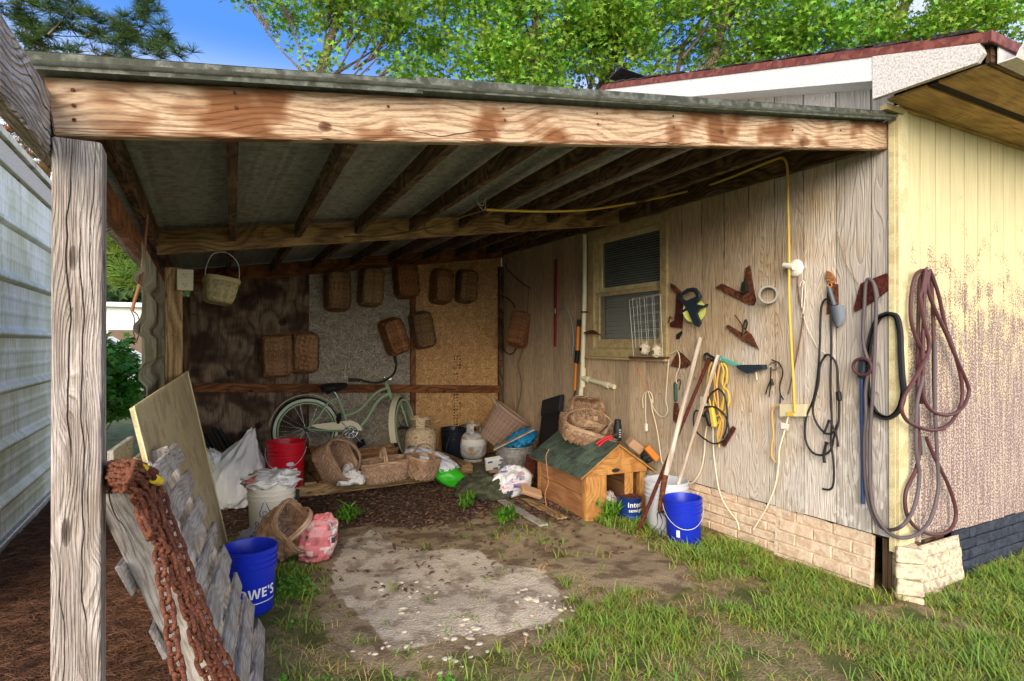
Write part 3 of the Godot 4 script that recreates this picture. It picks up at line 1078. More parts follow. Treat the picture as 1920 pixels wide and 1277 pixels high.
func build_window(house: Node3D) -> void:
	var w := Node3D.new()
	w.name = "window"
	house.add_child(w)
	var z0 := -4.468
	var z1 := -3.444
	var y0 := 1.172
	var y1 := 2.322
	var tw := 0.075
	var b := mb()
	var X := WX - 0.012
	for s in [z0 + tw / 2, z1 - tw / 2]: b.box(xf(Vector3(X, (y0 + y1) / 2, s)), Vector3(0.026, y1 - y0, tw), 0.003)
	b.box(xf(Vector3(X - 0.001, y1 - tw / 2, (z0 + z1) / 2)), Vector3(0.027, tw, z1 - z0 - tw * 2), 0.003)
	b.box(xf(Vector3(X - 0.001, y0 + tw / 2, (z0 + z1) / 2)), Vector3(0.027, tw, z1 - z0 - tw * 2), 0.003)
	put(b, "casing", M.tantrim, w)
	b = mb()
	b.box(xf(Vector3(WX - 0.02, y0 - 0.012, (z0 + z1) / 2)), Vector3(0.06, 0.022, z1 - z0 + 0.03), 0.004)
	put(b, "sill", M.tantrim, w)
	var zi0 := z0 + tw
	var zi1 := z1 - tw
	var ym := 1.735
	for s in 2:
		var lo := y0 + tw if s == 0 else ym + 0.02
		var hi := ym + 0.02 if s == 0 else y1 - tw
		var xx := WX + 0.02 if s == 0 else WX + 0.05
		var fw := 0.045
		b = mb()
		for z in [zi0 + fw / 2, zi1 - fw / 2]: b.box(xf(Vector3(xx, (lo + hi) / 2, z)), Vector3(0.028, hi - lo, fw), 0.003)
		for y in [lo + (0.04 if s == 0 else 0.02), hi - 0.02]: b.box(xf(Vector3(xx - 0.001, y, (zi0 + zi1) / 2)), Vector3(0.028, 0.08 if s == 0 and y < lo + 0.05 else 0.04, zi1 - zi0 - fw * 2), 0.003)
		put(b, "sash", M.tantrim if s == 0 else M.creampaint, w)
		b = mb()
		b.box(xf(Vector3(xx, (lo + hi) / 2, (zi0 + zi1) / 2)), Vector3(0.003, hi - lo - 0.05, zi1 - zi0 - fw * 2 + 0.004), 0.0)
		put(b, "pane", M.glass, w)
	b = mb()
	for z in [zi0 - 0.006, zi1 + 0.006]: b.box(xf(Vector3(WX + 0.05, (y0 + y1) / 2, z)), Vector3(0.11, y1 - y0 - 0.12, 0.012), 0.001)
	b.box(xf(Vector3(WX + 0.05, y1 - tw + 0.006, (z0 + z1) / 2)), Vector3(0.11, 0.012, zi1 - zi0), 0.001)
	put(b, "jamb", M.tantrim, w)
	b = mb()
	var y := y0 + tw + 0.06
	while y < y1 - tw - 0.03:
		b.box(xf(Vector3(WX + 0.105 + rng.randf_range(-0.002, 0.002), y, (zi0 + zi1) / 2), Vector3(rng.randf_range(-0.35, 0.35), 0, 24 if y > ym else 52)), Vector3(0.026, 0.0016, zi1 - zi0 - 0.03), 0.0)
		y += 0.0215
	put(b, "blind", M.blind, w)
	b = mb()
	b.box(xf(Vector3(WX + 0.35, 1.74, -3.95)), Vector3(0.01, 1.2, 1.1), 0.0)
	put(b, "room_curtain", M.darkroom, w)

func brick_panel(house: Node, called: String, a: Vector3, dir: Vector3, len: float, y0: float, y1: float, nrm: Vector3, m: Material, bl: float, bh: float, tilt := 0.0) -> void:
	var p := Node3D.new()
	p.name = called
	house.add_child(p, true)
	var up := (Vector3.UP + dir * 0.0 - nrm * tilt).normalized()
	var c := a + dir * len / 2
	var b := mb()
	b.box(Transform3D(Basis(dir, up, dir.cross(up)), Vector3(c.x, (y0 + y1) / 2, c.z) - nrm * 0.012), Vector3(len, y1 - y0, 0.01), 0.0)
	put(b, "backing_sheet", m, p)
	var rows := int(round((y1 - y0) / bh))
	var rh := (y1 - y0) / rows
	for r in rows:
		var x := -bl * 0.5 * (r % 2)
		while x < len - 0.01:
			var xa: float = max(x, 0.0) + 0.004
			var xb: float = min(x + bl, len) - 0.004
			x += bl
			if xb - xa < 0.03: continue
			b = mb()
			b.jit = 0.0022
			var ctr := a + dir * (xa + xb) / 2 + up * ((r + 0.5) * rh + y0) - nrm * rng.randf_range(-0.001, 0.003)
			ctr.y = y0 + (r + 0.5) * rh
			b.col = Color(1, 1, 1) * rng.randf_range(0.9, 1.0)
			b.box(Transform3D(Basis(dir, up, dir.cross(up)), ctr), Vector3(xb - xa, rh - 0.007, 0.018), 0.004)
			put(b, "brick", m, p)

func build_skirting(house: Node3D) -> void:
	var zd := Vector3(0, 0, -1)
	# pinkish moulded sheet deeper in, cream sheet near the corner, both along the side wall
	brick_panel(house, "skirting_panel", Vector3(WX + 0.02, 0, -2.45), zd, 3.8, -0.1, 0.262, Vector3(-1, 0, 0), M.brick, 0.235, 0.062)
	brick_panel(house, "skirting_panel", Vector3(WX + 0.004, 0, -1.885), zd, 0.62, -0.1, 0.262, Vector3(-1, 0, 0), M.brick, 0.235, 0.073, 0.06)
	# dark painted bricks along the front
	brick_panel(house, "skirting_panel", Vector3(3.80, 0, FZ), Vector3(1, 0, 0), 2.6, -0.08, 0.225, Vector3(0, 0, 1), M.brickblue, 0.15, 0.061)
	brick_panel(house, "skirting_panel", Vector3(3.36, 0, FZ + 0.035), Vector3(1, 0.0, 0), 0.46, -0.1, 0.205, Vector3(0, 0, 1), M.brickold, 0.22, 0.064, 0.12)
	# loose pier of blocks at the corner
	var p := Node3D.new()
	p.name = "corner_pier"
	house.add_child(p, true)
	for k in 4:
		var b := mb()
		b.jit = 0.006
		b.box(xf(Vector3(WX + 0.07 - k * 0.004, -0.055 + k * 0.084, FZ + 0.01 + rng.randf_range(-0.008, 0.008)), Vector3(0, 38 + rng.randf_range(-5, 5), -4)), Vector3(0.17, 0.078, 0.12), 0.006)
		put(b, "brick", M.brickold, p)
	var b := mb()
	b.box(xf(Vector3(3.34, 0.26, FZ - 0.002), Vector3(0, 0, 4)), Vector3(0.07, 0.3, 0.02), 0.003)
	put(b, "corner_board", M.creampaint, house)
	b = mb()
	b.box(xf(Vector3(3.5, 0.13, FZ - 0.06)), Vector3(0.5, 0.3, 0.06), 0.003)
	put(b, "sill_plate", M.rafter, house)

# ---------------------------------------------------------------- lean-to
func roof_y(x: float) -> float:
	return 1.952 + 0.146 * (x + 0.322)

func build_lean_to() -> void:
	var s := thing("lean_to", "open lean-to shelter of rough timber with corrugated metal roof", "shelter")
	var b: MB
	# front post and beam
	b = mb()
	b.off = Vector2(0.0, 0.0)
	b.box(xf(Vector3(-0.266, 0.9, -1.852)), Vector3(0.102, 1.815, 0.098), 0.004, 1)
	for i in b.V.size():
		b.U[i] = Vector2(1.87 - b.V[i].y, (b.V[i].x + 0.317) * 2.4 if abs(b.N[i].z) > 0.6 else 0.02 + (b.V[i].z + 1.9) * 1.6)
	put(b, "post", M.post, s)
	b = mb()
	b.off = Vector2(0.1, 0.0)
	b.bar(Vector3(-0.322, 1.8795, -1.819), Vector3(3.226, 2.397, -1.819), 0.142, 0.038, Vector3.UP, 0.004)
	put(b, "beam", M.beam, s)
	# nails in the beam, some bleeding rust
	b = mb()
	for e in P([-0.274,1.927,-1.797, -0.272,1.889,-1.797, -0.271,1.853,-1.797, 0.09,1.993,-1.797, 0.094,1.953,-1.797, 0.525,2.038,-1.797, 0.93,2.107,-1.797, 0.936,2.07,-1.797, 1.329,2.164,-1.797, 1.333,2.125,-1.797, 1.711,2.224,-1.797, 1.714,2.179,-1.797, 2.455,2.295,-1.797, 2.819,2.355,-1.797]):
		b = mb()
		b.lathe([Vector2(0.005, 0), Vector2(0.0035, 0.0025), Vector2(0, 0.003)], 8, Transform3D(Basis(Vector3(1, 0, 0), Vector3(0, 0, 1), Vector3(0, -1, 0)), e))
		put(b, "nail", M.rust, s)
	# mid post, mid beam, ledger
	b = mb()
	b.box(xf(Vector3(-0.125, 0.87, -4.05)), Vector3(0.092, 1.75, 0.092), 0.004, 1)
	put(b, "post", M.pine, s)
	b = mb()
	b.bar(Vector3(-0.22, roof_y(-0.22) - 0.085, -4.02), Vector3(3.2, roof_y(3.2) - 0.085, -4.02), 0.14, 0.038, Vector3.UP, 0.004)
	put(b, "beam", M.pine, s)
	b = mb()
	b.box(xf(Vector3(WX - 0.021, 2.405, -4.05)), Vector3(0.038, 0.135, 4.42), 0.004)
	put(b, "ledger", M.rafter, s)
	# back header beam and corner post
	b = mb()
	b.bar(Vector3(-0.15, roof_y(-0.15) - 0.085, -6.22), Vector3(3.2, roof_y(3.2) - 0.085, -6.22), 0.14, 0.038, Vector3.UP, 0.004)
	put(b, "beam", M.rail, s)
	b = mb()
	b.box(xf(Vector3(-0.1, 0.86, -6.2)), Vector3(0.09, 1.72, 0.09), 0.004, 1)
	put(b, "post", M.rafter, s)
	# rafters: front run, then back run
	for k in 8:
		var xa := 0.085 + 0.365 * k
		var xb := 0.19 + 0.382 * k
		if xb > 3.16: continue
		for run in 2:
			var za := -1.842 if run == 0 else -4.045
			var zb := -3.998 if run == 0 else -6.198
			var pa := xa if run == 0 else xb
			var pb := xb if run == 0 else xb + (xb - xa) * 0.6
			if pb > 3.18: pb = 3.17
			b = mb()
			b.bar(Vector3(pa, roof_y(pa) - 0.06, za), Vector3(pb, roof_y(pb) - 0.06, zb), 0.087, 0.038, Vector3.UP, 0.004)
			put(b, "rafter", M.rafter, s)
	# outer rafter and eave board along the low side
	b = mb()
	b.bar(Vector3(-0.235, roof_y(-0.235) - 0.05, -1.91), Vector3(-0.2, roof_y(-0.2) - 0.05, -6.2), 0.10, 0.038, Vector3.UP, 0.004)
	put(b, "rafter", M.rafter, s)
	b = mb()
	b.off = Vector2(0.35, 0.3)
	b.bar(Vector3(-0.342, 1.838, -1.40), Vector3(-0.305, 1.87, -6.25), 0.155, 0.038, Vector3.UP, 0.005)
	put(b, "eave_board", M.post, s)
	b = mb()
	b.bar(Vector3(-0.285, 1.785, -1.91), Vector3(-0.24, 1.81, -6.2), 0.10, 0.036, Vector3.UP, 0.004)
	put(b, "eave_beam", M.rail, s)
	# corrugated sheets, ribs running down the slope
	var z := -1.735
	for k in 7:
		var zw := 0.68
		var lift := 0.004 * (k % 2)
		b = mb()
		var za := z
		b.grid(96, 8, func(u, v):
			var zz: float = za - u * (zw + 0.03)
			var x: float = lerpf(-0.37, 3.22, v)
			var yy: float = roof_y(x) + 0.003 + lift + 0.008 * (1.0 + sin((zz - za) * TAU / 0.0675)) + 0.004 * sin(x * 2.0 + zz * 3.0)
			return Vector3(x, yy, zz))
		put(b, "roof_sheet", M.galv, s)
		z -= zw
	# metal strip over the front edge
	for e in [[-0.385, 0.62], [0.60, 3.255]]:
		b = mb()
		var q := 0.0 if e[0] < 0 else 0.002
		b.bar(Vector3(e[0], roof_y(e[0]) + 0.018 + q, -1.752 + q), Vector3(e[1], roof_y(e[1]) + 0.012 + q, -1.752 + q), 0.042, 0.002, Vector3.UP, 0.0)
		b.bar(Vector3(e[0], roof_y(e[0]) + 0.039 + q, -1.79 + q), Vector3(e[1], roof_y(e[1]) + 0.033 + q, -1.79 + q), 0.002, 0.078, Vector3.UP, 0.0)
		put(b, "edge_flashing", M.flash, s)
	# boarded back wall
	for e in [[-0.06, 1.0, "plywood_panel", M.ply], [1.004, 2.085, "strand_board_panel", M.osb_grey], [2.11, 3.20, "strand_board_panel", M.osb_tan]]:
		b = mb()
		b.extrude(PackedVector2Array([Vector2(e[0], 0.0), Vector2(e[1], 0.0), Vector2(e[1], roof_y(e[1]) - 0.10), Vector2(e[0], roof_y(e[0]) - 0.10)]), 0.012, xf(Vector3(0, 0, -6.257)))
		if e[2] == "plywood_panel":
			for i in b.U.size(): b.U[i] = Vector2(b.V[i].y, b.V[i].x)
		put(b, e[2], e[3], s)
	b = mb()
	b.extrude(PackedVector2Array([Vector2(-0.06, 0.0), Vector2(3.22, 0.0), Vector2(3.22, roof_y(3.22) - 0.03), Vector2(-0.06, roof_y(-0.06) - 0.03)]), 0.012, xf(Vector3(0, 0, -6.29)))
	put(b, "outer_sheathing", M.rafter, s)
	b = mb()
	b.box(xf(Vector3(2.1, 1.1, -6.235)), Vector3(0.06, 2.2, 0.03), 0.003, 1)
	put(b, "stud", M.rail, s)
	b = mb()
	b.box(xf(Vector3(3.185, 1.1, -6.225)), Vector3(0.06, 2.2, 0.05), 0.003, 1)
	put(b, "stud", M.rafter, s)
	b = mb()
	b.bar(Vector3(2.14, 2.12, -6.243), Vector3(3.15, 2.17, -6.243), 0.11, 0.012, Vector3.UP, 0.002)
	put(b, "header_strip", M.osb_tan, s)
	b = mb()
	b.bar(Vector3(-0.03, 0.878, -6.232), Vector3(3.155, 0.745, -6.205), 0.086, 0.036, Vector3.UP, 0.003)
	put(b, "rail", M.rail, s)
	# ribbed metal cladding on the low side, behind the mid post
	for sh in 2:
		b = mb()
		var ya := 0.45 if sh == 0 else 1.18
		var yb := 1.20 if sh == 0 else 1.74
		var zf := -3.22 if sh == 0 else -3.02
		var nn := 24
		b.grid(nn, 20, func(u, v):
			var yy: float = lerpf(ya, yb, v)
			var ph := fposmod(yy / 0.22, 1.0)
			var rib: float = smoothstep(0.0, 0.12, ph) - smoothstep(0.3, 0.42, ph)
			return Vector3(-0.215 - 0.03 * rib + (0.004 if sh == 0 else 0.0), yy, lerpf(zf, -6.3, u)))
		put(b, "cladding_sheet", M.sidemetal, s)
	# stencilled print on the fresh strand board: faint upright columns of mill marks
	b = mb()
	for k in 34:
		var yy := 1.14 - k * 0.034
		if abs(yy - 0.78) < 0.06: continue
		for c in 3:
			if rng.randf() < 0.3: continue
			b.box(xf(Vector3(2.60 + c * 0.035 + rng.randf_range(-0.003, 0.003), yy, -6.2495)), Vector3(rng.randf_range(0.008, 0.024), rng.randf_range(0.006, 0.022), 0.0012), 0.0)
	put(b, "mill_stamp", M.ink, s)

# ---------------------------------------------------------------- things hung on the side wall
func plate(pts: Array, t: float, off: float, b: MB = null) -> MB:
	if b == null: b = mb()
	var pl := PackedVector2Array()
	for p in pts: pl.append(Vector2(p.z, p.y))
	b.extrude(pl, t, wall_frame(off))
	return b

func ring(b: MB, c: Vector3, x: Vector3, y: Vector3, r: float, n := 16, sides := 6) -> void:
	var p := arc(c, x, y, 0, TAU, n)
	p.pop_back()
	b.tube(p, r, sides, true)

const OUT := Vector3(-1, 0, 0)
const WZ := Vector3(0, 0, 1)

func build_wall_tools() -> void:
	var b: MB
	var t: Node3D
	var p: Array
	# plastic drain pipe with a tee
	t = thing("drain_pipe", "cream plastic drain pipe running down the side wall with short side branch", "pipe")
	b = mb()
	b.tube(P([3.2,2.309,-4.52, 3.2,1.71,-4.528, 3.2,1.008,-4.563, 3.2,0.672,-4.607]), 0.022, 14)
	put(b, "pipe", M.pvc, t)
	b = mb()
	b.tube(P([3.2,1.059,-4.55, 3.2,0.877,-4.563]), 0.028, 14)
	b.tube(P([3.2,0.963,-4.554, 3.2,0.954,-4.46]), 0.028, 14)
	put(b, "tee_fitting", M.pvc, t)
	b = mb()
	b.tube(P([3.2,0.957,-4.494, 3.2,0.912,-4.081]), 0.021, 14)
	b.tube(P([3.2,0.926,-4.225, 3.2,0.919,-4.156]), 0.027, 14)
	put(b, "branch_pipe", M.pvc, t)
	b = mb()
	b.strap(P([3.175,1.586,-4.553, 3.175,1.58,-4.434]), Vector3.UP, 0.012, 0.002)
	put(b, "pipe_strap", M.darkmetal, t)
	# wire basket with rolls of twine
	t = thing("wire_rack", "small white wire rack hung in front of the window corner", "rack")
	b = mb()
	var c4 := P([3.13,1.646,-3.796, 3.13,1.664,-3.43, 3.13,1.194,-3.401, 3.13,1.187,-3.742])
	var c5 := P([3.215,1.667,-3.857, 3.215,1.682,-3.511, 3.215,1.208,-3.487, 3.215,1.202,-3.81])
	for q in [c4, c5]:
		for i in 4: b.tube([q[i], q[(i + 1) % 4]], 0.0022, 5)
		for k in 6: b.tube([q[0].lerp(q[3], (k + 1) / 7.0), q[1].lerp(q[2], (k + 1) / 7.0)], 0.0013, 4)
		for k in 3: b.tube([q[0].lerp(q[1], (k + 1) / 4.0), q[3].lerp(q[2], (k + 1) / 4.0)], 0.0015, 4)
	for i in 4: b.tube([c4[i], c5[i]], 0.0022, 5)
	put(b, "wire_grid", M.wire, t)
	b = mb()
	plate(P([3.17,1.186,-3.797, 3.17,1.189,-3.426, 3.17,1.177,-3.426, 3.17,1.168,-3.79]), 0.1, 0.06, b)
	put(b, "shelf", M.rust, t)
	var k := 0
	for q in P([3.13,1.245,-3.606, 3.13,1.226,-3.465]):
		t = thing("twine_roll", ["ball of white twine with open core in the wire rack", "looser ball of tan twine beside the window edge in the rack"][k], "twine", Vector3.ZERO, 0, "twine rolls in the rack")
		b = mb()
		for j in 46:
			var a := rng.randf() * PI
			var ax := Vector3(0, cos(a), sin(a)).rotated(Vector3.UP, rng.randf_range(-0.7, 0.7))
			var u := ax.cross(Vector3(rng.randf(), 0.3, rng.randf())).normalized()
			var v := ax.cross(u).normalized()
			var rr := rng.randf_range(0.037, 0.045)
			ring(b, q + ax * rng.randf_range(-0.014, 0.014), u * rr, v * rr * rng.randf_range(0.8, 1.0), 0.0026, 14, 4)
		for j in 7: b.tube(smooth([q + Vector3(0, 0.03, 0), q + Vector3(rng.randf_range(-0.02, 0.02), 0.05 + 0.02 * rng.randf(), rng.randf_range(-0.03, 0.03)), q + Vector3(0, 0.035, rng.randf_range(-0.05, 0.05))]), 0.0012, 4)
		put(b, "wound_twine", M.string, t)
		b = mb()
		b.lathe([Vector2(0.0, 0.044), Vector2(0.014, 0.046), Vector2(0.016, 0.0)], 10, Transform3D(Basis(WZ, OUT, Vector3.DOWN), q))
		put(b, "core", M.hole, t)
		k += 1
	# long measuring tape on its reel
	t = thing("tape_reel", "lime and dark blue long measuring tape reel hung beside the window", "tape measure")
	p = P([3.18,1.528,-3.128])
	var o: Vector3 = p[0]
	var ax := Vector3(-0.93, 0, 0.36)
	var fx := Transform3D(Basis(ax.cross(Vector3.UP), ax, Vector3.UP), o)
	b = mb()
	b.lathe([Vector2(0, -0.016), Vector2(0.082, -0.016), Vector2(0.085, -0.01), Vector2(0.085, 0.01), Vector2(0.082, 0.016), Vector2(0, 0.016)], 28, fx)
	put(b, "tape", M.lime, t)
	b = mb()
	var fr := wall_frame(0.085)
	for pl in [P([3.145,1.694,-3.153, 3.145,1.688,-3.076, 3.145,1.627,-3.031, 3.145,1.595,-3.044, 3.145,1.573,-3.082, 3.145,1.559,-3, 3.145,1.57,-2.969, 3.145,1.549,-2.978, 3.145,1.533,-3.044, 3.145,1.506,-3.069, 3.145,1.438,-3.031, 3.145,1.408,-3.05, 3.145,1.425,-3.088, 3.145,1.489,-3.127, 3.145,1.538,-3.153, 3.145,1.507,-3.22, 3.145,1.518,-3.234, 3.145,1.554,-3.167, 3.145,1.622,-3.241, 3.145,1.653,-3.261, 3.145,1.651,-3.227, 3.145,1.62,-3.207, 3.145,1.602,-3.167, 3.145,1.622,-3.088, 3.145,1.63,-3.069, 3.145,1.66,-3.088, 3.145,1.666,-3.14, 3.145,1.649,-3.207, 3.145,1.658,-3.227])]: plate(pl, 0.02, 0.085, b)
	put(b, "frame", M.navy, t)
	b = mb()
	b.tube(smooth(P([3.14,1.64,-3.215, 3.14,1.658,-3.202, 3.14,1.683,-3.135, 3.14,1.678,-3.077, 3.14,1.637,-3.043, 3.14,1.605,-3.052, 3.14,1.588,-3.083])), 0.011, 8)
	put(b, "handle", M.navy, t)
	b = mb()
	b.lathe([Vector2(0.02, 0.02), Vector2(0.02, 0.034), Vector2(0.0, 0.038)], 14, fx)
	put(b, "hub", M.navy, t)
	b = mb()
	b.tube(P([3.2,1.413,-3.166, 3.2,1.376,-3.169]), 0.002, 5)
	put(b, "tape_end", M.wire, t)
	# rusty cutter behind the reel
	t = thing("rusty_clipper", "rusty hand tool half hidden behind the tape reel", "tool")
	b = mb()
	plate(P([3.21,1.755,-3.403, 3.21,1.739,-3.364, 3.21,1.683,-3.294, 3.21,1.647,-3.287, 3.21,1.66,-3.328, 3.21,1.711,-3.385]), 0.016, 0.02, b)
	put(b, "handle", M.rust, t)
	b = mb()
	plate(P([3.21,1.661,-3.343, 3.21,1.647,-3.284, 3.21,1.496,-3.28, 3.21,1.406,-3.287, 3.21,1.419,-3.407, 3.21,1.45,-3.414, 3.21,1.469,-3.364, 3.21,1.55,-3.35]), 0.012, 0.015, b)
	put(b, "body", M.rust_red, t)
	b = mb()
	plate(P([3.21,1.361,-3.35, 3.21,1.386,-3.294, 3.21,1.371,-3.287, 3.21,1.326,-3.321, 3.21,1.324,-3.354]), 0.004, 0.01, b)
	put(b, "blade", M.darkmetal, t)
	b = mb()
	b.tube(P([3.21,1.45,-3.429, 3.21,1.501,-3.407, 3.21,1.48,-3.385]), 0.004, 5)
	put(b, "catch", M.darkmetal, t)
	# rusty angle blade
	b = plate(P([3.21,1.687,-2.964, 3.21,1.71,-2.909, 3.21,1.627,-2.732, 3.21,1.794,-2.706, 3.21,1.808,-2.672, 3.21,1.692,-2.651, 3.21,1.575,-2.626, 3.21,1.543,-2.643, 3.21,1.559,-2.702, 3.21,1.6,-2.79]), 0.008, 0.012)
	t = thing("angle_blade", "rusty bent cultivator blade shaped like a wide letter V", "blade")
	put(b, "blade", M.rust, t)
	b = plate(P([3.2,1.697,-2.711, 3.2,1.709,-2.685, 3.2,1.641,-2.676, 3.2,1.619,-2.702, 3.2,1.645,-2.724]), 0.03, 0.03)
	put(b, "socket", M.darkmetal, t)
	# short pipe ring
	o = P([3.195,1.601,-2.513])[0]
	b = mb()
	ax = Vector3(-0.8, 0.05, 0.6).normalized()
	b.lathe([Vector2(0.045, -0.03), Vector2(0.058, -0.03), Vector2(0.058, 0.03), Vector2(0.045, 0.03), Vector2(0.045, -0.03)], 24, Transform3D(Basis(ax.cross(Vector3.UP).normalized(), ax, Vector3.UP), o))
	solo(b, "pipe_ring", smat(c8(150, 146, 140), 0.6), "short grey pipe collar hung near the ceramic light socket", "pipe ring")
	# plough point
	t = thing("plough_point", "rusty arrow-shaped plough point with bolt hung below the bent blade", "blade")
	b = plate(P([3.21,1.407,-2.874, 3.21,1.421,-2.851, 3.21,1.353,-2.717, 3.21,1.382,-2.702, 3.21,1.353,-2.659, 3.21,1.253,-2.601, 3.21,1.312,-2.732]), 0.008, 0.015)
	put(b, "blade", M.rust, t)
	b = mb()
	b.tube(P([3.2,1.486,-2.781, 3.2,1.367,-2.681]), 0.004, 6)
	put(b, "rod", M.rust, t)
	b = mb()
	b.tube(smooth(P([3.2,1.35,-2.719, 3.2,1.406,-2.711, 3.2,1.448,-2.694, 3.2,1.427,-2.681, 3.2,1.385,-2.694])), 0.006, 6)
	put(b, "clevis", M.darkmetal, t)
	# heart-shaped sweep
	b = plate(P([3.21,1.117,-3.407, 3.21,1.161,-3.388, 3.21,1.235,-3.328, 3.21,1.208,-3.276, 3.21,1.158,-3.205, 3.21,1.138,-3.205, 3.21,1.113,-3.237, 3.21,1.103,-3.3]), 0.006, 0.012)
	solo(b, "cultivator_sweep", M.rust, "rusty triangular cultivator sweep hung below the clipper", "blade")
	# green handled knife
	t = thing("pruning_knife", "old knife with green handle hanging from white string", "knife")
	b = mb()
	b.bar(P([3.21,0.995,-3.354])[0], P([3.21,0.849,-3.348])[0], 0.03, 0.022, WZ, 0.008)
	put(b, "handle", M.greenhandle, t)
	b = plate(P([3.21,0.84,-3.365, 3.21,0.839,-3.326, 3.21,0.764,-3.309, 3.21,0.683,-3.348, 3.21,0.704,-3.376, 3.21,0.769,-3.376]), 0.003, 0.02)
	put(b, "blade", M.rust, t)
	b = mb()
	b.tube(smooth(P([3.215,0.94,-3.32, 3.215,0.977,-3.308, 3.215,1.01,-3.303, 3.215,1.017,-3.325, 3.215,0.992,-3.342])), 0.004, 5)
	put(b, "hook", M.rust_red, t)
	# pitchfork and long handles leaning on the wall
	var top := P([3.19,1.331,-3.081, 3.19,1.179,-3.001, 3.19,1.211,-2.919])
	t = thing("pitchfork", "garden fork with pale handle and rusty tines in front of grey bucket", "pitchfork")
	var so := P([2.781,0.347,-3.014, 2.755,0.16,-3.027])
	b = mb()
	b.tube([top[0], so[0]], [0.017, 0.019], 12)
	put(b, "handle", M.handle, t)
	b = mb()
	b.tube([so[0] + (so[0] - so[1]) * 0.3, so[1]], [0.021, 0.015], 10)
	put(b, "socket", M.rust, t)
	for j in 5:
		b = mb()
		var e: Vector3 = P([2.612,0.054,-2.968, 2.637,0.033,-2.955, 2.661,0.016,-2.941, 2.689,0.002,-2.927, 2.714,-0.006,-2.913])[j]
		var sh: Vector3 = so[1] + Vector3(-0.07 + 0.04 * j, -0.01, 0.04)
		b.tube(smooth([so[1], so[1].lerp(sh, 0.6) + Vector3(0, -0.006, 0), sh + Vector3(0, -0.04, 0.02), sh.lerp(e, 0.5) + Vector3(0, -0.01, 0.03), Vector3(e.x, maxf(e.y, 0.0), e.z)], 5), [0.006, 0.006, 0.0055, 0.005, 0.005, 0.004, 0.004, 0.003, 0.003, 0.002], 6)
		put(b, "tine", M.darkmetal, t)
	b = mb()
	b.tube([top[1], P([2.636,0.026,-3.102])[0]], 0.013, 10)
	solo(b, "rusty_rod", M.rust_red, "dark rusty pipe leaning between the two pale handles", "rod")
	b = mb()
	b.tube([top[2], P([2.824,0.036,-3.047])[0]], 0.014, 12)
	solo(b, "tool_handle", M.handle, "bare pale wooden handle leaning behind blue bucket", "handle")
	# teal hacksaw bracket and black hull
	t = thing("teal_brush", "teal handled scrubbing brush with black head hung sideways", "brush")
	b = mb()
	b.bar(P([3.185,1.185,-2.877])[0], P([3.185,1.138,-2.717])[0], 0.028, 0.012, Vector3.UP, 0.004)
	put(b, "handle", M.teal, t)
	b = mb()
	o = P([3.185,1.188,-2.88])[0]
	ring(b, o, WZ * 0.014, Vector3.UP * 0.014, 0.006, 14, 6)
	put(b, "hanging_eye", M.teal, t)
	b = plate(P([3.18,1.145,-2.743, 3.18,1.152,-2.694, 3.18,1.158,-2.535, 3.18,1.13,-2.532, 3.18,1.118,-2.583, 3.18,1.097,-2.647, 3.18,1.101,-2.67, 3.18,1.124,-2.722]), 0.05, 0.045)
	put(b, "head", M.navy, t)
	b = mb()
	b.tube(P([3.21,1.107,-2.619, 3.21,1.056,-2.613]), [0.008, 0.005], 8)
	put(b, "peg", M.creamplastic, t)
	# bundle hook
	b = mb()
	b.tube(smooth(P([3.2,1.17,-3.047, 3.2,1.207,-3.049, 3.2,1.22,-3.025, 3.2,1.204,-2.998, 3.2,1.192,-2.966, 3.2,1.172,-2.963, 3.2,1.175,-2.993, 3.2,1.183,-3.02, 3.2,1.162,-3.009])), 0.009, 7)
	solo(b, "rubber_strap", M.black, "knotted black rubber strap hung at top of yellow cord bundle", "strap")
	b = mb()
	b.bar(P([3.2,0.587,-2.883])[0], P([3.2,0.726,-2.788])[0], 0.03, 0.02, WZ, 0.004)
	solo(b, "rusty_spike", M.rust_red, "short rusty bar poking out below the yellow cords", "bar")
	# small trowel and what hangs with it
	t = thing("garden_trowel", "dark grey hand trowel hanging below a splintered brown handle", "trowel")
	b = mb()
	b.tube(P([3.19,1.62,-2.106, 3.19,1.511,-2.072]), [0.013, 0.012, 0.009], 10)
	put(b, "handle", M.trowel, t)
	b = mb()
	o = P([3.185,1.627,-2.096])[0]
	ring(b, o, WZ * 0.012, Vector3.UP * 0.012, 0.004, 12, 5)
	put(b, "hanging_loop", M.orangewood, t)
	b = mb()
	p = P([3.19,1.506,-2.117, 3.19,1.521,-2.072, 3.19,1.51,-2.026, 3.19,1.38,-2.046])
	b.grid(8, 10, func(u, v):
		var l: Vector3 = p[0].lerp(p[3], v)
		var r: Vector3 = p[2].lerp(p[3], v)
		var w: float = 1.0 - pow(v, 4.0)
		var m: Vector3 = (l + r) / 2
		var half: Vector3 = (p[2] - p[0]) / 2
		var q: Vector3 = p[0].lerp(p[2], 0.5).lerp(p[3], v) + half * (u * 2 - 1) * w
		return q + OUT * (0.012 - 0.03 * pow(absf(u * 2 - 1), 2.0) * w))
	put(b, "blade", M.trowel, t)
	t = thing("wooden_scoop", "splintered brown wooden handle behind the grey trowel", "handle")
	b = plate(P([3.21,1.716,-2.131, 3.21,1.701,-2.108, 3.21,1.666,-2.082, 3.21,1.64,-2.089, 3.21,1.658,-2.129, 3.21,1.689,-2.138]), 0.02, 0.014)
	put(b, "handle", M.splint4, t)
	b = plate(P([3.21,1.645,-2.135, 3.21,1.631,-2.072, 3.21,1.52,-2.069, 3.21,1.47,-2.112, 3.21,1.463,-2.14]), 0.008, 0.006)
	put(b, "blade", M.rust, t)
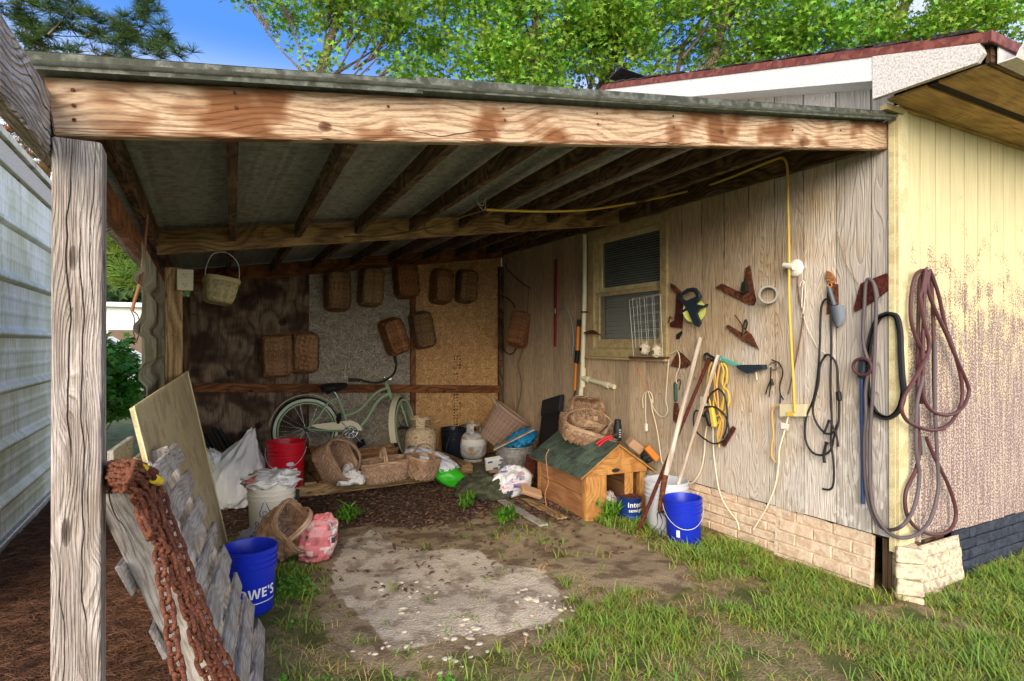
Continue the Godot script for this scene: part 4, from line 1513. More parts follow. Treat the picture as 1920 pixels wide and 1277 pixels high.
	# rusty plate
	b = plate(P([3.21,1.488,-1.977, 3.21,1.469,-1.967, 3.21,1.522,-1.865, 3.21,1.578,-1.791, 3.21,1.664,-1.782, 3.21,1.659,-1.793, 3.21,1.667,-1.802, 3.21,1.624,-1.938]), 0.006, 0.012)
	solo(b, "rusty_plate", M.rust_red, "rusty slanted steel plate with hose looped over it", "plate")
	# blue pry bar
	t = thing("blue_bar", "long blue steel bar hanging beside the toothed belt", "bar")
	b = mb()
	b.tube(P([3.2,1.123,-1.923, 3.2,0.419,-1.917]), [0.011, 0.010], 8)
	put(b, "shaft", M.bluetool, t)
	b = mb()
	b.bar(P([3.195,1.206,-1.913])[0], P([3.195,1.103,-1.922])[0], 0.04, 0.03, WZ, 0.008)
	put(b, "grip", M.navy, t)
	# toothed drive belt
	t = thing("drive_belt", "black toothed rubber belt hanging in a long loop near the corner", "belt")
	p = smooth(P([3.205,1.456,-1.788, 3.205,1.438,-1.743, 3.205,1.36,-1.723, 3.205,1.251,-1.719, 3.205,1.135,-1.713, 3.205,1.042,-1.706, 3.205,0.963,-1.723, 3.205,0.917,-1.754, 3.205,0.897,-1.792, 3.205,0.905,-1.831, 3.205,0.933,-1.864, 3.205,0.996,-1.89, 3.205,1.109,-1.902, 3.205,1.216,-1.898, 3.205,1.297,-1.886, 3.205,1.386,-1.862, 3.205,1.438,-1.831, 3.205,1.456,-1.788]), 7)
	p.pop_back()
	b = mb()
	b.strap(p, OUT, 0.024, 0.013, true)
	put(b, "belt", M.rubber, t)
	b = mb()
	var cen := Vector3.ZERO
	for q in p: cen += q / p.size()
	for i in p.size():
		var pa: Vector3 = p[i]
		var pb: Vector3 = p[(i + 1) % p.size()]
		for j in 2:
			var q := pa.lerp(pb, 0.25 + 0.5 * j)
			var inn := ((pb - pa).cross(OUT)).normalized()
			if inn.dot(cen - q) < 0: inn = -inn
			b.bar(q + inn * 0.006, q + inn * 0.014, 0.011, 0.024, pb - pa, 0.0)
	var teeth := put(b, "belt_teeth", M.rubber, t)
	teeth.set_meta("kind", "stuff")
	# light socket, receptacle box
	t = thing("light_socket", "white ceramic light socket screwed to the side wall", "light socket")
	o = P([3.23,1.754,-2.342])[0]
	var wf := Transform3D(Basis(WZ, OUT, Vector3(0, -1, 0)), o)
	b = mb()
	b.lathe([Vector2(0, 0), Vector2(0.052, 0), Vector2(0.055, 0.008), Vector2(0.048, 0.02), Vector2(0.03, 0.028), Vector2(0, 0.03)], 24, wf)
	put(b, "base", M.white, t)
	b = mb()
	b.tube(P([3.17,1.757,-2.313, 3.17,1.774,-2.382]), [0.02, 0.016], 12)
	put(b, "socket", M.white, t)
	t = thing("receptacle_box", "cream surface outlet box where the yellow cord plugs in", "outlet")
	p = P([3.23,0.917,-2.42, 3.23,0.933,-2.25, 3.23,0.86,-2.25, 3.23,0.841,-2.42])
	b = plate(p, 0.05, 0.026)
	put(b, "box", M.creamplastic, t)
	b = plate(P([3.23,0.877,-2.364, 3.23,0.878,-2.317, 3.23,0.856,-2.317, 3.23,0.85,-2.364]), 0.012, 0.055)
	put(b, "plug", M.yellow, t)
	# spirit level, curved tube, ratchet puller, hook
	t = thing("spirit_level", "long thin dark red level hanging upright on the side wall", "level")
	b = mb()
	b.bar(P([3.21,2.146,-5.046])[0], P([3.21,1.257,-5.056])[0], 0.026, 0.02, WZ, 0.003)
	put(b, "body", M.darkred, t)
	b = mb()
	b.box(Transform3D(Basis.IDENTITY, P([3.199,1.619,-5.039])[0]), Vector3(0.004, 0.05, 0.014), 0.001)
	put(b, "vial", M.white, t)
	cord("curved_tube", smat(c8(140, 142, 138), 0.5), 0.01, P([3.2,1.635,-4.967, 3.2,1.645,-4.898, 3.2,1.62,-4.823, 3.2,1.514,-4.752, 3.2,1.411,-4.718, 3.2,1.295,-4.708, 3.2,1.164,-4.739]), "grey curved tube hung between red level and cream pipe", "tube")
	t = thing("ratchet_puller", "orange ratchet puller with black grips and hook beside cream pipe", "tool")
	b = mb()
	b.tube(P([3.19,1.481,-4.612, 3.19,1.224,-4.63]), 0.017, 10)
	b.tube(P([3.19,1.108,-4.653, 3.19,0.841,-4.673]), 0.014, 10)
	put(b, "arms", M.orangewood, t)
	b = mb()
	b.bar(P([3.19,1.224,-4.63])[0], P([3.19,1.101,-4.65])[0], 0.05, 0.03, WZ, 0.006)
	b.tube(P([3.19,1.516,-4.602, 3.19,1.45,-4.615]), 0.018, 8)
	put(b, "grip", M.black, t)
	b = mb()
	b.tube(smooth(P([3.19,0.841,-4.673, 3.19,0.812,-4.673, 3.19,0.782,-4.693, 3.19,0.762,-4.673, 3.19,0.785,-4.653])), 0.006, 6)
	put(b, "hook", M.black, t)
	b = plate(P([3.16,1.393,-4.491, 3.16,1.413,-4.364, 3.16,1.404,-4.327, 3.16,1.363,-4.235, 3.16,1.377,-4.34, 3.16,1.376,-4.446]), 0.02, 0.06)
	solo(b, "rusty_hoe_head", M.rust, "small dark rusty hoe head perched on the window casing", "hoe head")

# ---------------------------------------------------------------- cords, hoses and strings
func build_wall_cords() -> void:
	var b: MB
	var t: Node3D
	# yellow extension cord run along the roof and dropped to the outlet
	var p := P([1.517,2.092,-3.158])
	p.append_array(P([2.001,2.145,-3.216]))
	p.append_array(P([2.48,2.235,-3.3]))
	p.append_array(P([3.17,2.411,-3.235, 3.17,2.41,-2.859, 3.17,2.434,-2.536, 3.17,2.44,-2.412, 3.17,2.42,-2.375, 3.17,2.359,-2.357, 3.17,2.167,-2.353, 3.17,1.825,-2.346, 3.17,1.566,-2.346, 3.17,1.274,-2.331, 3.17,1.049,-2.317]))
	p.append_array(P([3.17,0.882,-2.309]))
	cord("yellow_extension_cord", M.yellow, 0.008, p, "yellow extension cord slung under the rafters and dropping to outlet box", "cord")
	var q := P([1.517,2.092,-3.158, 1.43,2.064,-3.205, 1.345,2.032,-3.25, 1.233,1.99,-3.31])
	q.append_array(P([1.096,1.983,-3.611, 0.948,1.966,-3.69, 0.815,1.969,-3.762]))
	cord("old_rope", smat(c8(112, 90, 50), 0.9), 0.005, q, "dull brown cord tied along the mid beam under the roof", "cord")
	cord("wire_hanger", M.wire, 0.002, P([1.464,2.247,-3.129, 1.453,2.178,-3.135, 1.451,2.122,-3.137, 1.487,2.078,-3.118, 1.492,2.147,-3.115, 1.478,2.106,-3.122, 1.453,2.119,-3.135]), "bent white wire hooked on the middle rafter", "wire")
	# copper-coloured tube and wires at the low side
	cord("copper_tube", smat(c8(140, 92, 66), 0.6), 0.0075, P([-0.206,1.889,-3.174, -0.212,1.796,-3.178, -0.221,1.673,-3.182, -0.234,1.575,-3.189, -0.256,1.489,-3.201, -0.266,1.445,-3.207]), "bent copper coloured tube end hanging from the outer rafter", "tube", 6, 8)
	cord("utility_wire", M.black, 0.0035, P([-0.113,1.667,-6.415, 0.044,1.661,-6.331, 0.224,1.667,-6.234, 0.358,1.712,-6.162, 0.538,1.779,-6.066, 0.636,1.819,-6.013]), "thin black wire sagging in front of the dark plywood", "wire")
	cord("loop_wire", M.darkmetal, 0.0025, P([-0.274,1.45,-3.267, -0.26,1.405,-3.26, -0.265,1.355,-3.262, -0.252,1.305,-3.255, -0.238,1.375,-3.248, -0.247,1.425,-3.253, -0.265,1.445,-3.262]), "thin loose wire dangling below the copper tube", "wire")
	# white and orange strings below the rack
	cord("white_string", M.string, 0.0042, P([3.2,1.164,-3.414, 3.2,1.079,-3.422, 3.2,0.964,-3.434, 3.2,0.85,-3.444, 3.2,0.781,-3.424, 3.2,0.733,-3.448, 3.2,0.719,-3.495, 3.2,0.746,-3.551, 3.2,0.806,-3.605, 3.2,0.885,-3.637, 3.2,0.903,-3.652, 3.2,0.895,-3.681, 3.2,0.849,-3.712, 3.2,0.767,-3.708]), "white string looping from the wire rack in a wide curl", "string")
	cord("white_lamp_cord", M.string, 0.005, P([3.202,0.904,-3.672, 3.202,0.9,-3.624, 3.202,0.858,-3.596, 3.202,0.814,-3.598, 3.202,0.847,-3.615, 3.202,0.777,-3.607, 3.202,0.664,-3.564, 3.202,0.566,-3.535, 3.202,0.44,-3.51, 3.202,0.377,-3.497, 3.202,0.352,-3.481]), "white cord running from the curl of string down behind the dog house", "cord")
	t = thing("cord_plug", "white plug hanging on short cord beside the dog house roof", "plug")
	b = mb()
	b.tube(smooth(P([3.2,0.903,-3.652, 3.2,0.882,-3.674, 3.2,0.77,-3.679, 3.2,0.644,-3.672])), 0.004, 6)
	put(b, "cord", M.string, t)
	b = mb()
	b.bar(P([3.195,0.645,-3.666])[0], P([3.195,0.582,-3.664])[0], 0.028, 0.022, WZ, 0.006)
	put(b, "plug", M.white, t)
	cord("orange_twine", M.orangestring, 0.0038, P([3.185,1.185,-3.783, 3.185,1.147,-3.765, 3.185,1.117,-3.776, 3.185,1.088,-3.746, 3.185,1.036,-3.724, 3.185,0.993,-3.693, 3.185,0.949,-3.675, 3.185,0.908,-3.635]), "frayed orange twine hanging from the wire rack", "twine")
	cord("knife_string", M.string, 0.004, P([3.2,1.206,-3.408, 3.2,1.224,-3.362, 3.2,1.233,-3.319, 3.2,1.181,-3.296, 3.2,1.112,-3.3, 3.2,1.062,-3.327, 3.2,1.02,-3.335, 3.2,0.986,-3.323]), "white string looped over the rusty sweep to the knife", "string")
	# cord bundle
	t = thing("yellow_cord_bundle", "bundle of looped yellow extension cord hung in the middle of wall", "cord")
	for e in [P([3.185,1.16,-2.968, 3.185,1.101,-2.995, 3.185,0.984,-3.013, 3.185,0.879,-2.988, 3.185,0.783,-2.956, 3.185,0.735,-2.916, 3.185,0.79,-2.893, 3.185,0.855,-2.885, 3.185,0.922,-2.864, 3.185,0.994,-2.869, 3.185,1.041,-2.885, 3.185,1.106,-2.868, 3.185,1.154,-2.875]), P([3.175,1.155,-2.855, 3.175,1.116,-2.827, 3.175,1.036,-2.83, 3.175,0.995,-2.855, 3.175,0.966,-2.819, 3.175,0.911,-2.808, 3.175,0.854,-2.825, 3.175,0.794,-2.864, 3.175,0.71,-2.894, 3.175,0.66,-2.907, 3.175,0.576,-2.894]), P([3.18,1.158,-2.88, 3.18,1.099,-2.858, 3.18,1.034,-2.87, 3.18,0.993,-2.865, 3.18,0.93,-2.86, 3.18,0.824,-2.88, 3.18,0.787,-2.927, 3.18,0.833,-2.951, 3.18,0.965,-2.937, 3.18,1.062,-2.945, 3.18,1.144,-2.951])]:
		b = mb()
		b.tube(smooth(e, 6), 0.0075, 7)
		put(b, "loop", M.yellow, t)
	for e in [P([3.175,1.144,-2.943, 3.175,1.039,-2.925, 3.175,0.941,-2.938, 3.175,0.854,-2.907, 3.175,0.795,-2.855, 3.175,0.695,-2.884, 3.175,0.627,-2.907]), P([3.17,1.146,-2.884, 3.17,1.065,-2.902, 3.17,0.999,-2.912, 3.17,0.919,-2.902, 3.17,0.823,-2.892, 3.17,0.747,-2.856, 3.17,0.665,-2.871, 3.17,0.622,-2.89])]:
		b = mb()
		b.tube(smooth(e, 6), 0.007, 7)
		put(b, "loop", M.gold, t)
	b = mb()
	b.bar(P([3.155,0.847,-2.945])[0], P([3.155,0.712,-2.917])[0], 0.04, 0.03, WZ, 0.008)
	put(b, "connector", M.yellow, t)
	t = thing("black_cord_bundle", "black cord looped over the yellow cords with plug and white adapter", "cord")
	for e in [P([3.155,0.986,-2.878, 3.155,0.94,-2.951, 3.155,0.872,-2.986, 3.155,0.815,-2.981, 3.155,0.778,-3.013, 3.155,0.812,-3.087, 3.155,0.751,-3.113, 3.155,0.669,-3.093, 3.155,0.621,-3.015, 3.155,0.598,-2.919, 3.155,0.64,-2.827, 3.155,0.708,-2.793, 3.155,0.785,-2.815, 3.155,0.828,-2.858, 3.155,0.853,-2.93, 3.155,0.835,-3.026]), P([3.15,0.986,-2.884, 3.15,0.95,-2.833, 3.15,0.881,-2.808, 3.15,0.802,-2.801, 3.15,0.706,-2.813, 3.15,0.647,-2.841])]:
		b = mb()
		b.tube(smooth(e, 6), 0.006, 7)
		put(b, "loop", M.rubber, t)
	b = mb()
	b.bar(P([3.145,0.815,-2.986])[0], P([3.145,0.718,-2.944])[0], 0.04, 0.03, WZ, 0.01)
	put(b, "plug", M.black, t)
	b = plate(P([3.23,0.914,-3.037, 3.23,0.927,-2.997, 3.23,0.856,-2.983, 3.23,0.845,-3.041]), 0.02, 0.075)
	put(b, "adapter", M.white, t)
	cord("brown_lead", M.brownwire, 0.006, P([3.18,1.145,-2.906, 3.18,1.064,-2.922, 3.18,0.967,-2.906, 3.18,0.871,-2.896, 3.18,0.79,-2.893, 3.18,0.73,-2.86]), "brown cord strand within the yellow cord bundle", "cord")
	cord("white_extension_cord", M.string, 0.005, P([3.2,0.703,-3.029, 3.2,0.622,-3.046, 3.2,0.529,-3.051, 3.2,0.42,-3.072, 3.2,0.332,-3.113, 3.2,0.27,-3.17, 3.2,0.251,-3.234, 3.2,0.256,-3.3, 3.2,0.272,-3.378, 3.2,0.288,-3.479]), "white cord curving down from the cord bundle toward grey bucket", "cord")
	cord("white_ground_cord", M.string, 0.005, P([3.2,0.71,-2.973, 3.2,0.555,-2.97, 3.2,0.429,-2.953, 3.2,0.293,-2.925, 3.2,0.212,-2.888, 3.2,0.15,-2.832, 3.2,0.104,-2.77, 3.2,0.042,-2.747]), "white cord hanging from cord bundle down over the brick skirting", "cord")
	# black hanger
	t = thing("black_lanyard", "thin black strap with steel ring hung between cord bundle and outlet box", "strap")
	for e in [P([3.21,1.19,-2.5, 3.21,1.181,-2.476, 3.21,1.166,-2.443, 3.21,1.11,-2.421, 3.21,1.036,-2.441, 3.21,0.978,-2.438, 3.21,0.945,-2.416]), P([3.21,0.978,-2.438, 3.21,0.919,-2.441]), P([3.21,1.143,-2.506, 3.21,1.061,-2.511, 3.21,1.016,-2.53, 3.21,0.968,-2.547]), P([3.21,1.054,-2.505, 3.21,1.009,-2.512, 3.21,0.953,-2.521])]:
		b = mb()
		b.tube(smooth(e, 6), 0.0042, 6)
		put(b, "strap", M.black, t)
	b = mb()
	ring(b, P([3.21,1.15,-2.488])[0], WZ * 0.03, Vector3.UP * 0.024, 0.0035, 16, 6)
	put(b, "ring", M.steel, t)
	b = mb()
	b.tube(P([3.21,1.069,-2.505, 3.21,1.029,-2.497]), [0.008, 0.012], 7)
	put(b, "clip", M.black, t)
	# cords at the outlet
	cord("gold_cord", M.gold, 0.0062, P([3.2,0.906,-2.402, 3.2,0.905,-2.446, 3.2,0.889,-2.476, 3.2,0.845,-2.491, 3.2,0.714,-2.482, 3.2,0.646,-2.494, 3.2,0.587,-2.494, 3.2,0.557,-2.479, 3.2,0.547,-2.461]), "short gold cord curling down from the outlet box", "cord")
	cord("white_outlet_cord", M.string, 0.0055, P([3.19,0.879,-2.362, 3.19,0.793,-2.382, 3.19,0.699,-2.412, 3.19,0.631,-2.431, 3.19,0.526,-2.438, 3.19,0.404,-2.461, 3.19,0.303,-2.499, 3.19,0.228,-2.536, 3.19,0.148,-2.585, 3.19,0.083,-2.625]), "white cord dropping from outlet box along the wall to the skirting", "cord")
	b = plate(P([3.23,0.806,-2.412, 3.23,0.8,-2.354, 3.23,0.761,-2.363, 3.23,0.771,-2.38, 3.23,0.764,-2.409]), 0.004, 0.05)
	solo(b, "cord_tag", M.white, "small white paper tag on the outlet cord", "tag")
	cord("brown_wire", M.brownwire, 0.0045, P([3.21,1.703,-2.319, 3.21,1.634,-2.316, 3.21,1.551,-2.302, 3.21,1.46,-2.284, 3.21,1.37,-2.294, 3.21,1.242,-2.319, 3.21,1.094,-2.354, 3.21,0.982,-2.383]), "brown wire hanging below the ceramic light socket", "wire")
	cord("white_wire_loop", M.white, 0.0028, P([3.21,1.638,-2.304, 3.21,1.664,-2.294, 3.21,1.669,-2.279, 3.21,1.648,-2.269, 3.21,1.558,-2.27, 3.21,1.478,-2.282, 3.21,1.455,-2.289, 3.21,1.56,-2.289, 3.21,1.666,-2.279]), "small white wire loop hung beside the brown wire", "wire")
	cord("wall_string", M.string, 0.0022, P([3.21,1.455,-2.277, 3.21,1.387,-2.254, 3.21,1.333,-2.225, 3.21,1.266,-2.187, 3.21,1.246,-2.154, 3.21,1.228,-2.126]), "fine white string slanting from wire loop to the black cord", "string")
	cord("vine_stem", smat(c8(150, 120, 90), 0.9), 0.002, P([3.218,1.932,-2.072, 3.218,1.825,-2.046, 3.218,1.737,-2.02, 3.218,1.665,-1.977, 3.218,1.621,-1.952]), "dry vine stem clinging to the wall above the rusty plate", "vine")
	# black appliance cord
	t = thing("black_appliance_cord", "black appliance cord hung in long loops with plug below the trowel", "cord")
	for e in [P([3.2,1.534,-2.1, 3.2,1.548,-2.134, 3.2,1.489,-2.16, 3.2,1.306,-2.167, 3.2,1.123,-2.18, 3.2,0.974,-2.206, 3.2,0.845,-2.257, 3.2,0.72,-2.26, 3.2,0.652,-2.217, 3.2,0.645,-2.154, 3.2,0.683,-2.103, 3.2,0.77,-2.08, 3.2,0.832,-2.065]), P([3.19,1.227,-2.121, 3.19,1.173,-2.157, 3.19,1.05,-2.173, 3.19,0.913,-2.205, 3.19,0.83,-2.183, 3.19,0.775,-2.121, 3.19,0.809,-2.061, 3.19,0.917,-2.044, 3.19,1.07,-2.051, 3.19,1.176,-2.061, 3.19,1.227,-2.102, 3.19,1.222,-2.134]), P([3.195,1.521,-2.097, 3.195,1.306,-2.093, 3.195,1.067,-2.099, 3.195,0.853,-2.092, 3.195,0.732,-2.097, 3.195,0.639,-2.084, 3.195,0.545,-2.079, 3.195,0.478,-2.087, 3.195,0.454,-2.112, 3.195,0.451,-2.148]), P([3.185,0.77,-2.133, 3.185,0.827,-2.112, 3.185,0.852,-2.099, 3.185,0.786,-2.062, 3.185,0.711,-2.046])]:
		b = mb()
		b.tube(smooth(e, 6), 0.0062, 7)
		put(b, "loop", M.rubber, t)
	b = mb()
	b.bar(P([3.18,1.024,-2.043])[0], P([3.18,0.971,-2.038])[0], 0.028, 0.024, WZ, 0.006)
	b.tube(P([3.18,0.971,-2.038, 3.18,0.954,-2.035]), 0.003, 5)
	put(b, "plug", M.black, t)
	b = mb()
	b.tube(smooth(P([3.19,0.724,-2.119, 3.19,0.692,-2.129, 3.19,0.648,-2.137, 3.19,0.605,-2.132])), [0.014, 0.011, 0.009, 0.008], 8)
	put(b, "cord_end", M.black, t)
	# grey hose over the rusty plate, run on round the corner
	p = P([3.18,1.376,-1.786, 3.18,1.441,-1.816, 3.18,1.537,-1.826, 3.18,1.602,-1.84, 3.18,1.639,-1.868, 3.18,1.614,-1.888, 3.18,1.492,-1.896, 3.18,1.363,-1.904, 3.18,1.281,-1.899, 3.18,1.216,-1.88, 3.18,1.169,-1.857, 3.18,1.123,-1.878, 3.18,1.029,-1.891, 3.18,0.908,-1.889])
	p.append_array(P([3.19,0.796,-1.903, 3.19,0.671,-1.903, 3.19,0.492,-1.892, 3.19,0.356,-1.849, 3.19,0.317,-1.785]))
	p.append_array(P([3.158,0.366,-1.695, 3.253,0.426,-1.695, 3.307,0.522,-1.695, 3.321,0.63,-1.695, 3.292,0.741,-1.695, 3.3,0.98,-1.695, 3.351,1.097,-1.695, 3.371,1.24,-1.695]))
	cord("grey_hose", M.greyhose, 0.0095, smooth([p[2]] + p.slice(3), 2), "grey brown hose looped over the rusty plate and along the wall foot", "hose", 5, 9)
	q = P([3.175,1.619,-1.845, 3.175,1.537,-1.831, 3.175,1.393,-1.833, 3.175,1.169,-1.843, 3.175,0.992,-1.851])
	q.append_array(P([3.18,0.925,-1.86, 3.18,0.678,-1.87, 3.18,0.456,-1.859, 3.18,0.355,-1.82, 3.18,0.301,-1.758]))
	q.append_array(P([3.205,0.296,-1.705, 3.341,0.302,-1.705, 3.456,0.368,-1.705, 3.524,0.516,-1.705, 3.514,0.687,-1.705, 3.493,0.969,-1.705, 3.493,1.306,-1.705]))
	cord("long_hose", M.greyhose, 0.0095, q, "second hose strand hanging from plate and sweeping under the corner", "hose", 6, 9)
	b = mb()
	ring(b, P([3.17,1.168,-1.902])[0], WZ * 0.05, Vector3.UP * 0.045, 0.0085, 20, 8)
	solo(b, "hose_coil", M.maroon, "single tight maroon hose coil around the blue bar grip", "hose")
	# maroon air hose on the cream front
	t = thing("air_hose", "long maroon air hose hung in loops from a nail on the cream front", "hose")
	for e in [P([3.422,1.685,-1.705, 3.321,1.661,-1.705, 3.272,1.563,-1.705, 3.265,1.422,-1.705, 3.321,1.313,-1.705, 3.4,1.242,-1.705]), P([3.462,1.698,-1.725, 3.392,1.633,-1.725, 3.375,1.473,-1.725, 3.367,1.154,-1.725, 3.36,0.915,-1.725, 3.367,0.835,-1.725]), P([3.368,1.685,-1.685, 3.339,1.588,-1.685, 3.313,1.532,-1.685, 3.353,1.392,-1.685, 3.396,1.297,-1.685, 3.379,1.234,-1.685, 3.282,1.134,-1.685, 3.175,1.037,-1.685, 3.14,0.963,-1.685, 3.186,0.903,-1.685, 3.282,0.866,-1.685, 3.411,0.837,-1.685, 3.545,0.836,-1.685]), P([3.417,1.68,-1.695, 3.405,1.592,-1.695, 3.464,1.49,-1.695, 3.581,1.354,-1.695, 3.69,1.214,-1.695, 3.803,1.078,-1.695, 3.823,1.01,-1.695, 3.754,0.937,-1.695, 3.612,0.904,-1.695, 3.461,0.929,-1.695, 3.376,0.989,-1.695, 3.359,1.076,-1.695, 3.359,1.313,-1.695, 3.373,1.551,-1.695, 3.395,1.67,-1.695]), P([3.444,1.686,-1.705, 3.484,1.636,-1.705, 3.544,1.533,-1.705, 3.605,1.379,-1.705, 3.684,1.264,-1.705, 3.76,1.112,-1.705, 3.777,0.994,-1.705, 3.728,0.912,-1.705, 3.633,0.85,-1.705, 3.541,0.833,-1.705]), P([3.47,1.689,-1.72, 3.5,1.557,-1.72, 3.512,1.314,-1.72, 3.515,1.069,-1.72, 3.534,0.832,-1.72]), P([3.417,0.795,-1.71, 3.503,0.675,-1.71, 3.63,0.526,-1.71, 3.709,0.389,-1.71, 3.707,0.308,-1.71, 3.63,0.262,-1.71, 3.482,0.268,-1.71, 3.341,0.317,-1.71, 3.251,0.385,-1.71, 3.216,0.465,-1.71, 3.235,0.549,-1.71, 3.321,0.638,-1.71, 3.351,0.756,-1.71, 3.331,0.977,-1.71, 3.381,1.306,-1.71]), P([3.402,0.972,-1.725, 3.4,1.194,-1.725, 3.42,1.373,-1.725, 3.431,1.473,-1.725])]:
		b = mb()
		b.tube(smooth(e, 6), 0.0098, 9)
		put(b, "loop", M.maroon, t)
	b = mb()
	b.tube(P([3.396,1.245,-1.705, 3.425,1.229,-1.705]), 0.011, 8)
	b.tube(P([3.363,0.805,-1.705, 3.371,0.755,-1.705, 3.375,0.705,-1.705]), [0.012, 0.014, 0.011], 8)
	put(b, "fitting", M.steel, t)
	b = mb()
	b.tube(P([3.546,1.7,-1.765, 3.391,1.687,-1.685]), 0.005, 6)
	solo(b, "hose_nail", M.steel, "bent nail that carries the maroon hose", "nail")
	cord("black_bungee", M.black, 0.006, P([3.19,2.231,-6.12, 3.19,2.166,-6.085, 3.19,2.101,-5.973, 3.19,2.028,-5.846, 3.19,1.945,-5.672, 3.19,1.886,-5.523]), "black bungee cord hooked near the back corner", "bungee")
	cord("thin_wire", M.black, 0.0025, P([3.21,1.89,-5.6, 3.21,1.659,-5.623, 3.21,1.411,-5.657, 3.21,1.125,-5.795, 3.21,1.038,-5.847, 3.21,0.888,-5.777, 3.21,0.719,-5.777, 3.21,0.595,-5.83, 3.21,0.487,-5.883]), "thin black wire hanging down near the back corner", "wire")

# ---------------------------------------------------------------- baskets
# point and outward direction on a rounded rectangle (half sizes a, c; corner r) at fraction s of its length
func peri(s: float, a: float, c: float, r: float) -> Array:
	var la := 2 * (a - r)
	var lc := 2 * (c - r)
	var q := PI * r / 2
	var tot := 2 * (la + lc) + 4 * q
	var d := fposmod(s, 1.0) * tot
	var cs := [Vector2(a - r, c - r), Vector2(-(a - r), c - r), Vector2(-(a - r), -(c - r)), Vector2(a - r, -(c - r))]
	var dirs := [Vector2(0, 1), Vector2(-1, 0), Vector2(0, -1), Vector2(1, 0)]
	var nrm := [Vector2(1, 0), Vector2(0, 1), Vector2(-1, 0), Vector2(0, -1)]
	for k in 4:
		var L := lc if k % 2 == 0 else la
		var st: Vector2 = cs[(k + 3) % 4] + nrm[k] * r
		if d <= L: return [st + dirs[k] * d, nrm[k]]
		d -= L
		if d <= q:
			var an := d / r
			var nn: Vector2 = nrm[k].rotated(an)
			return [cs[k] + nn * r, nn]
		d -= q
	return [cs[3] + Vector2(r, 0), Vector2(1, 0)]

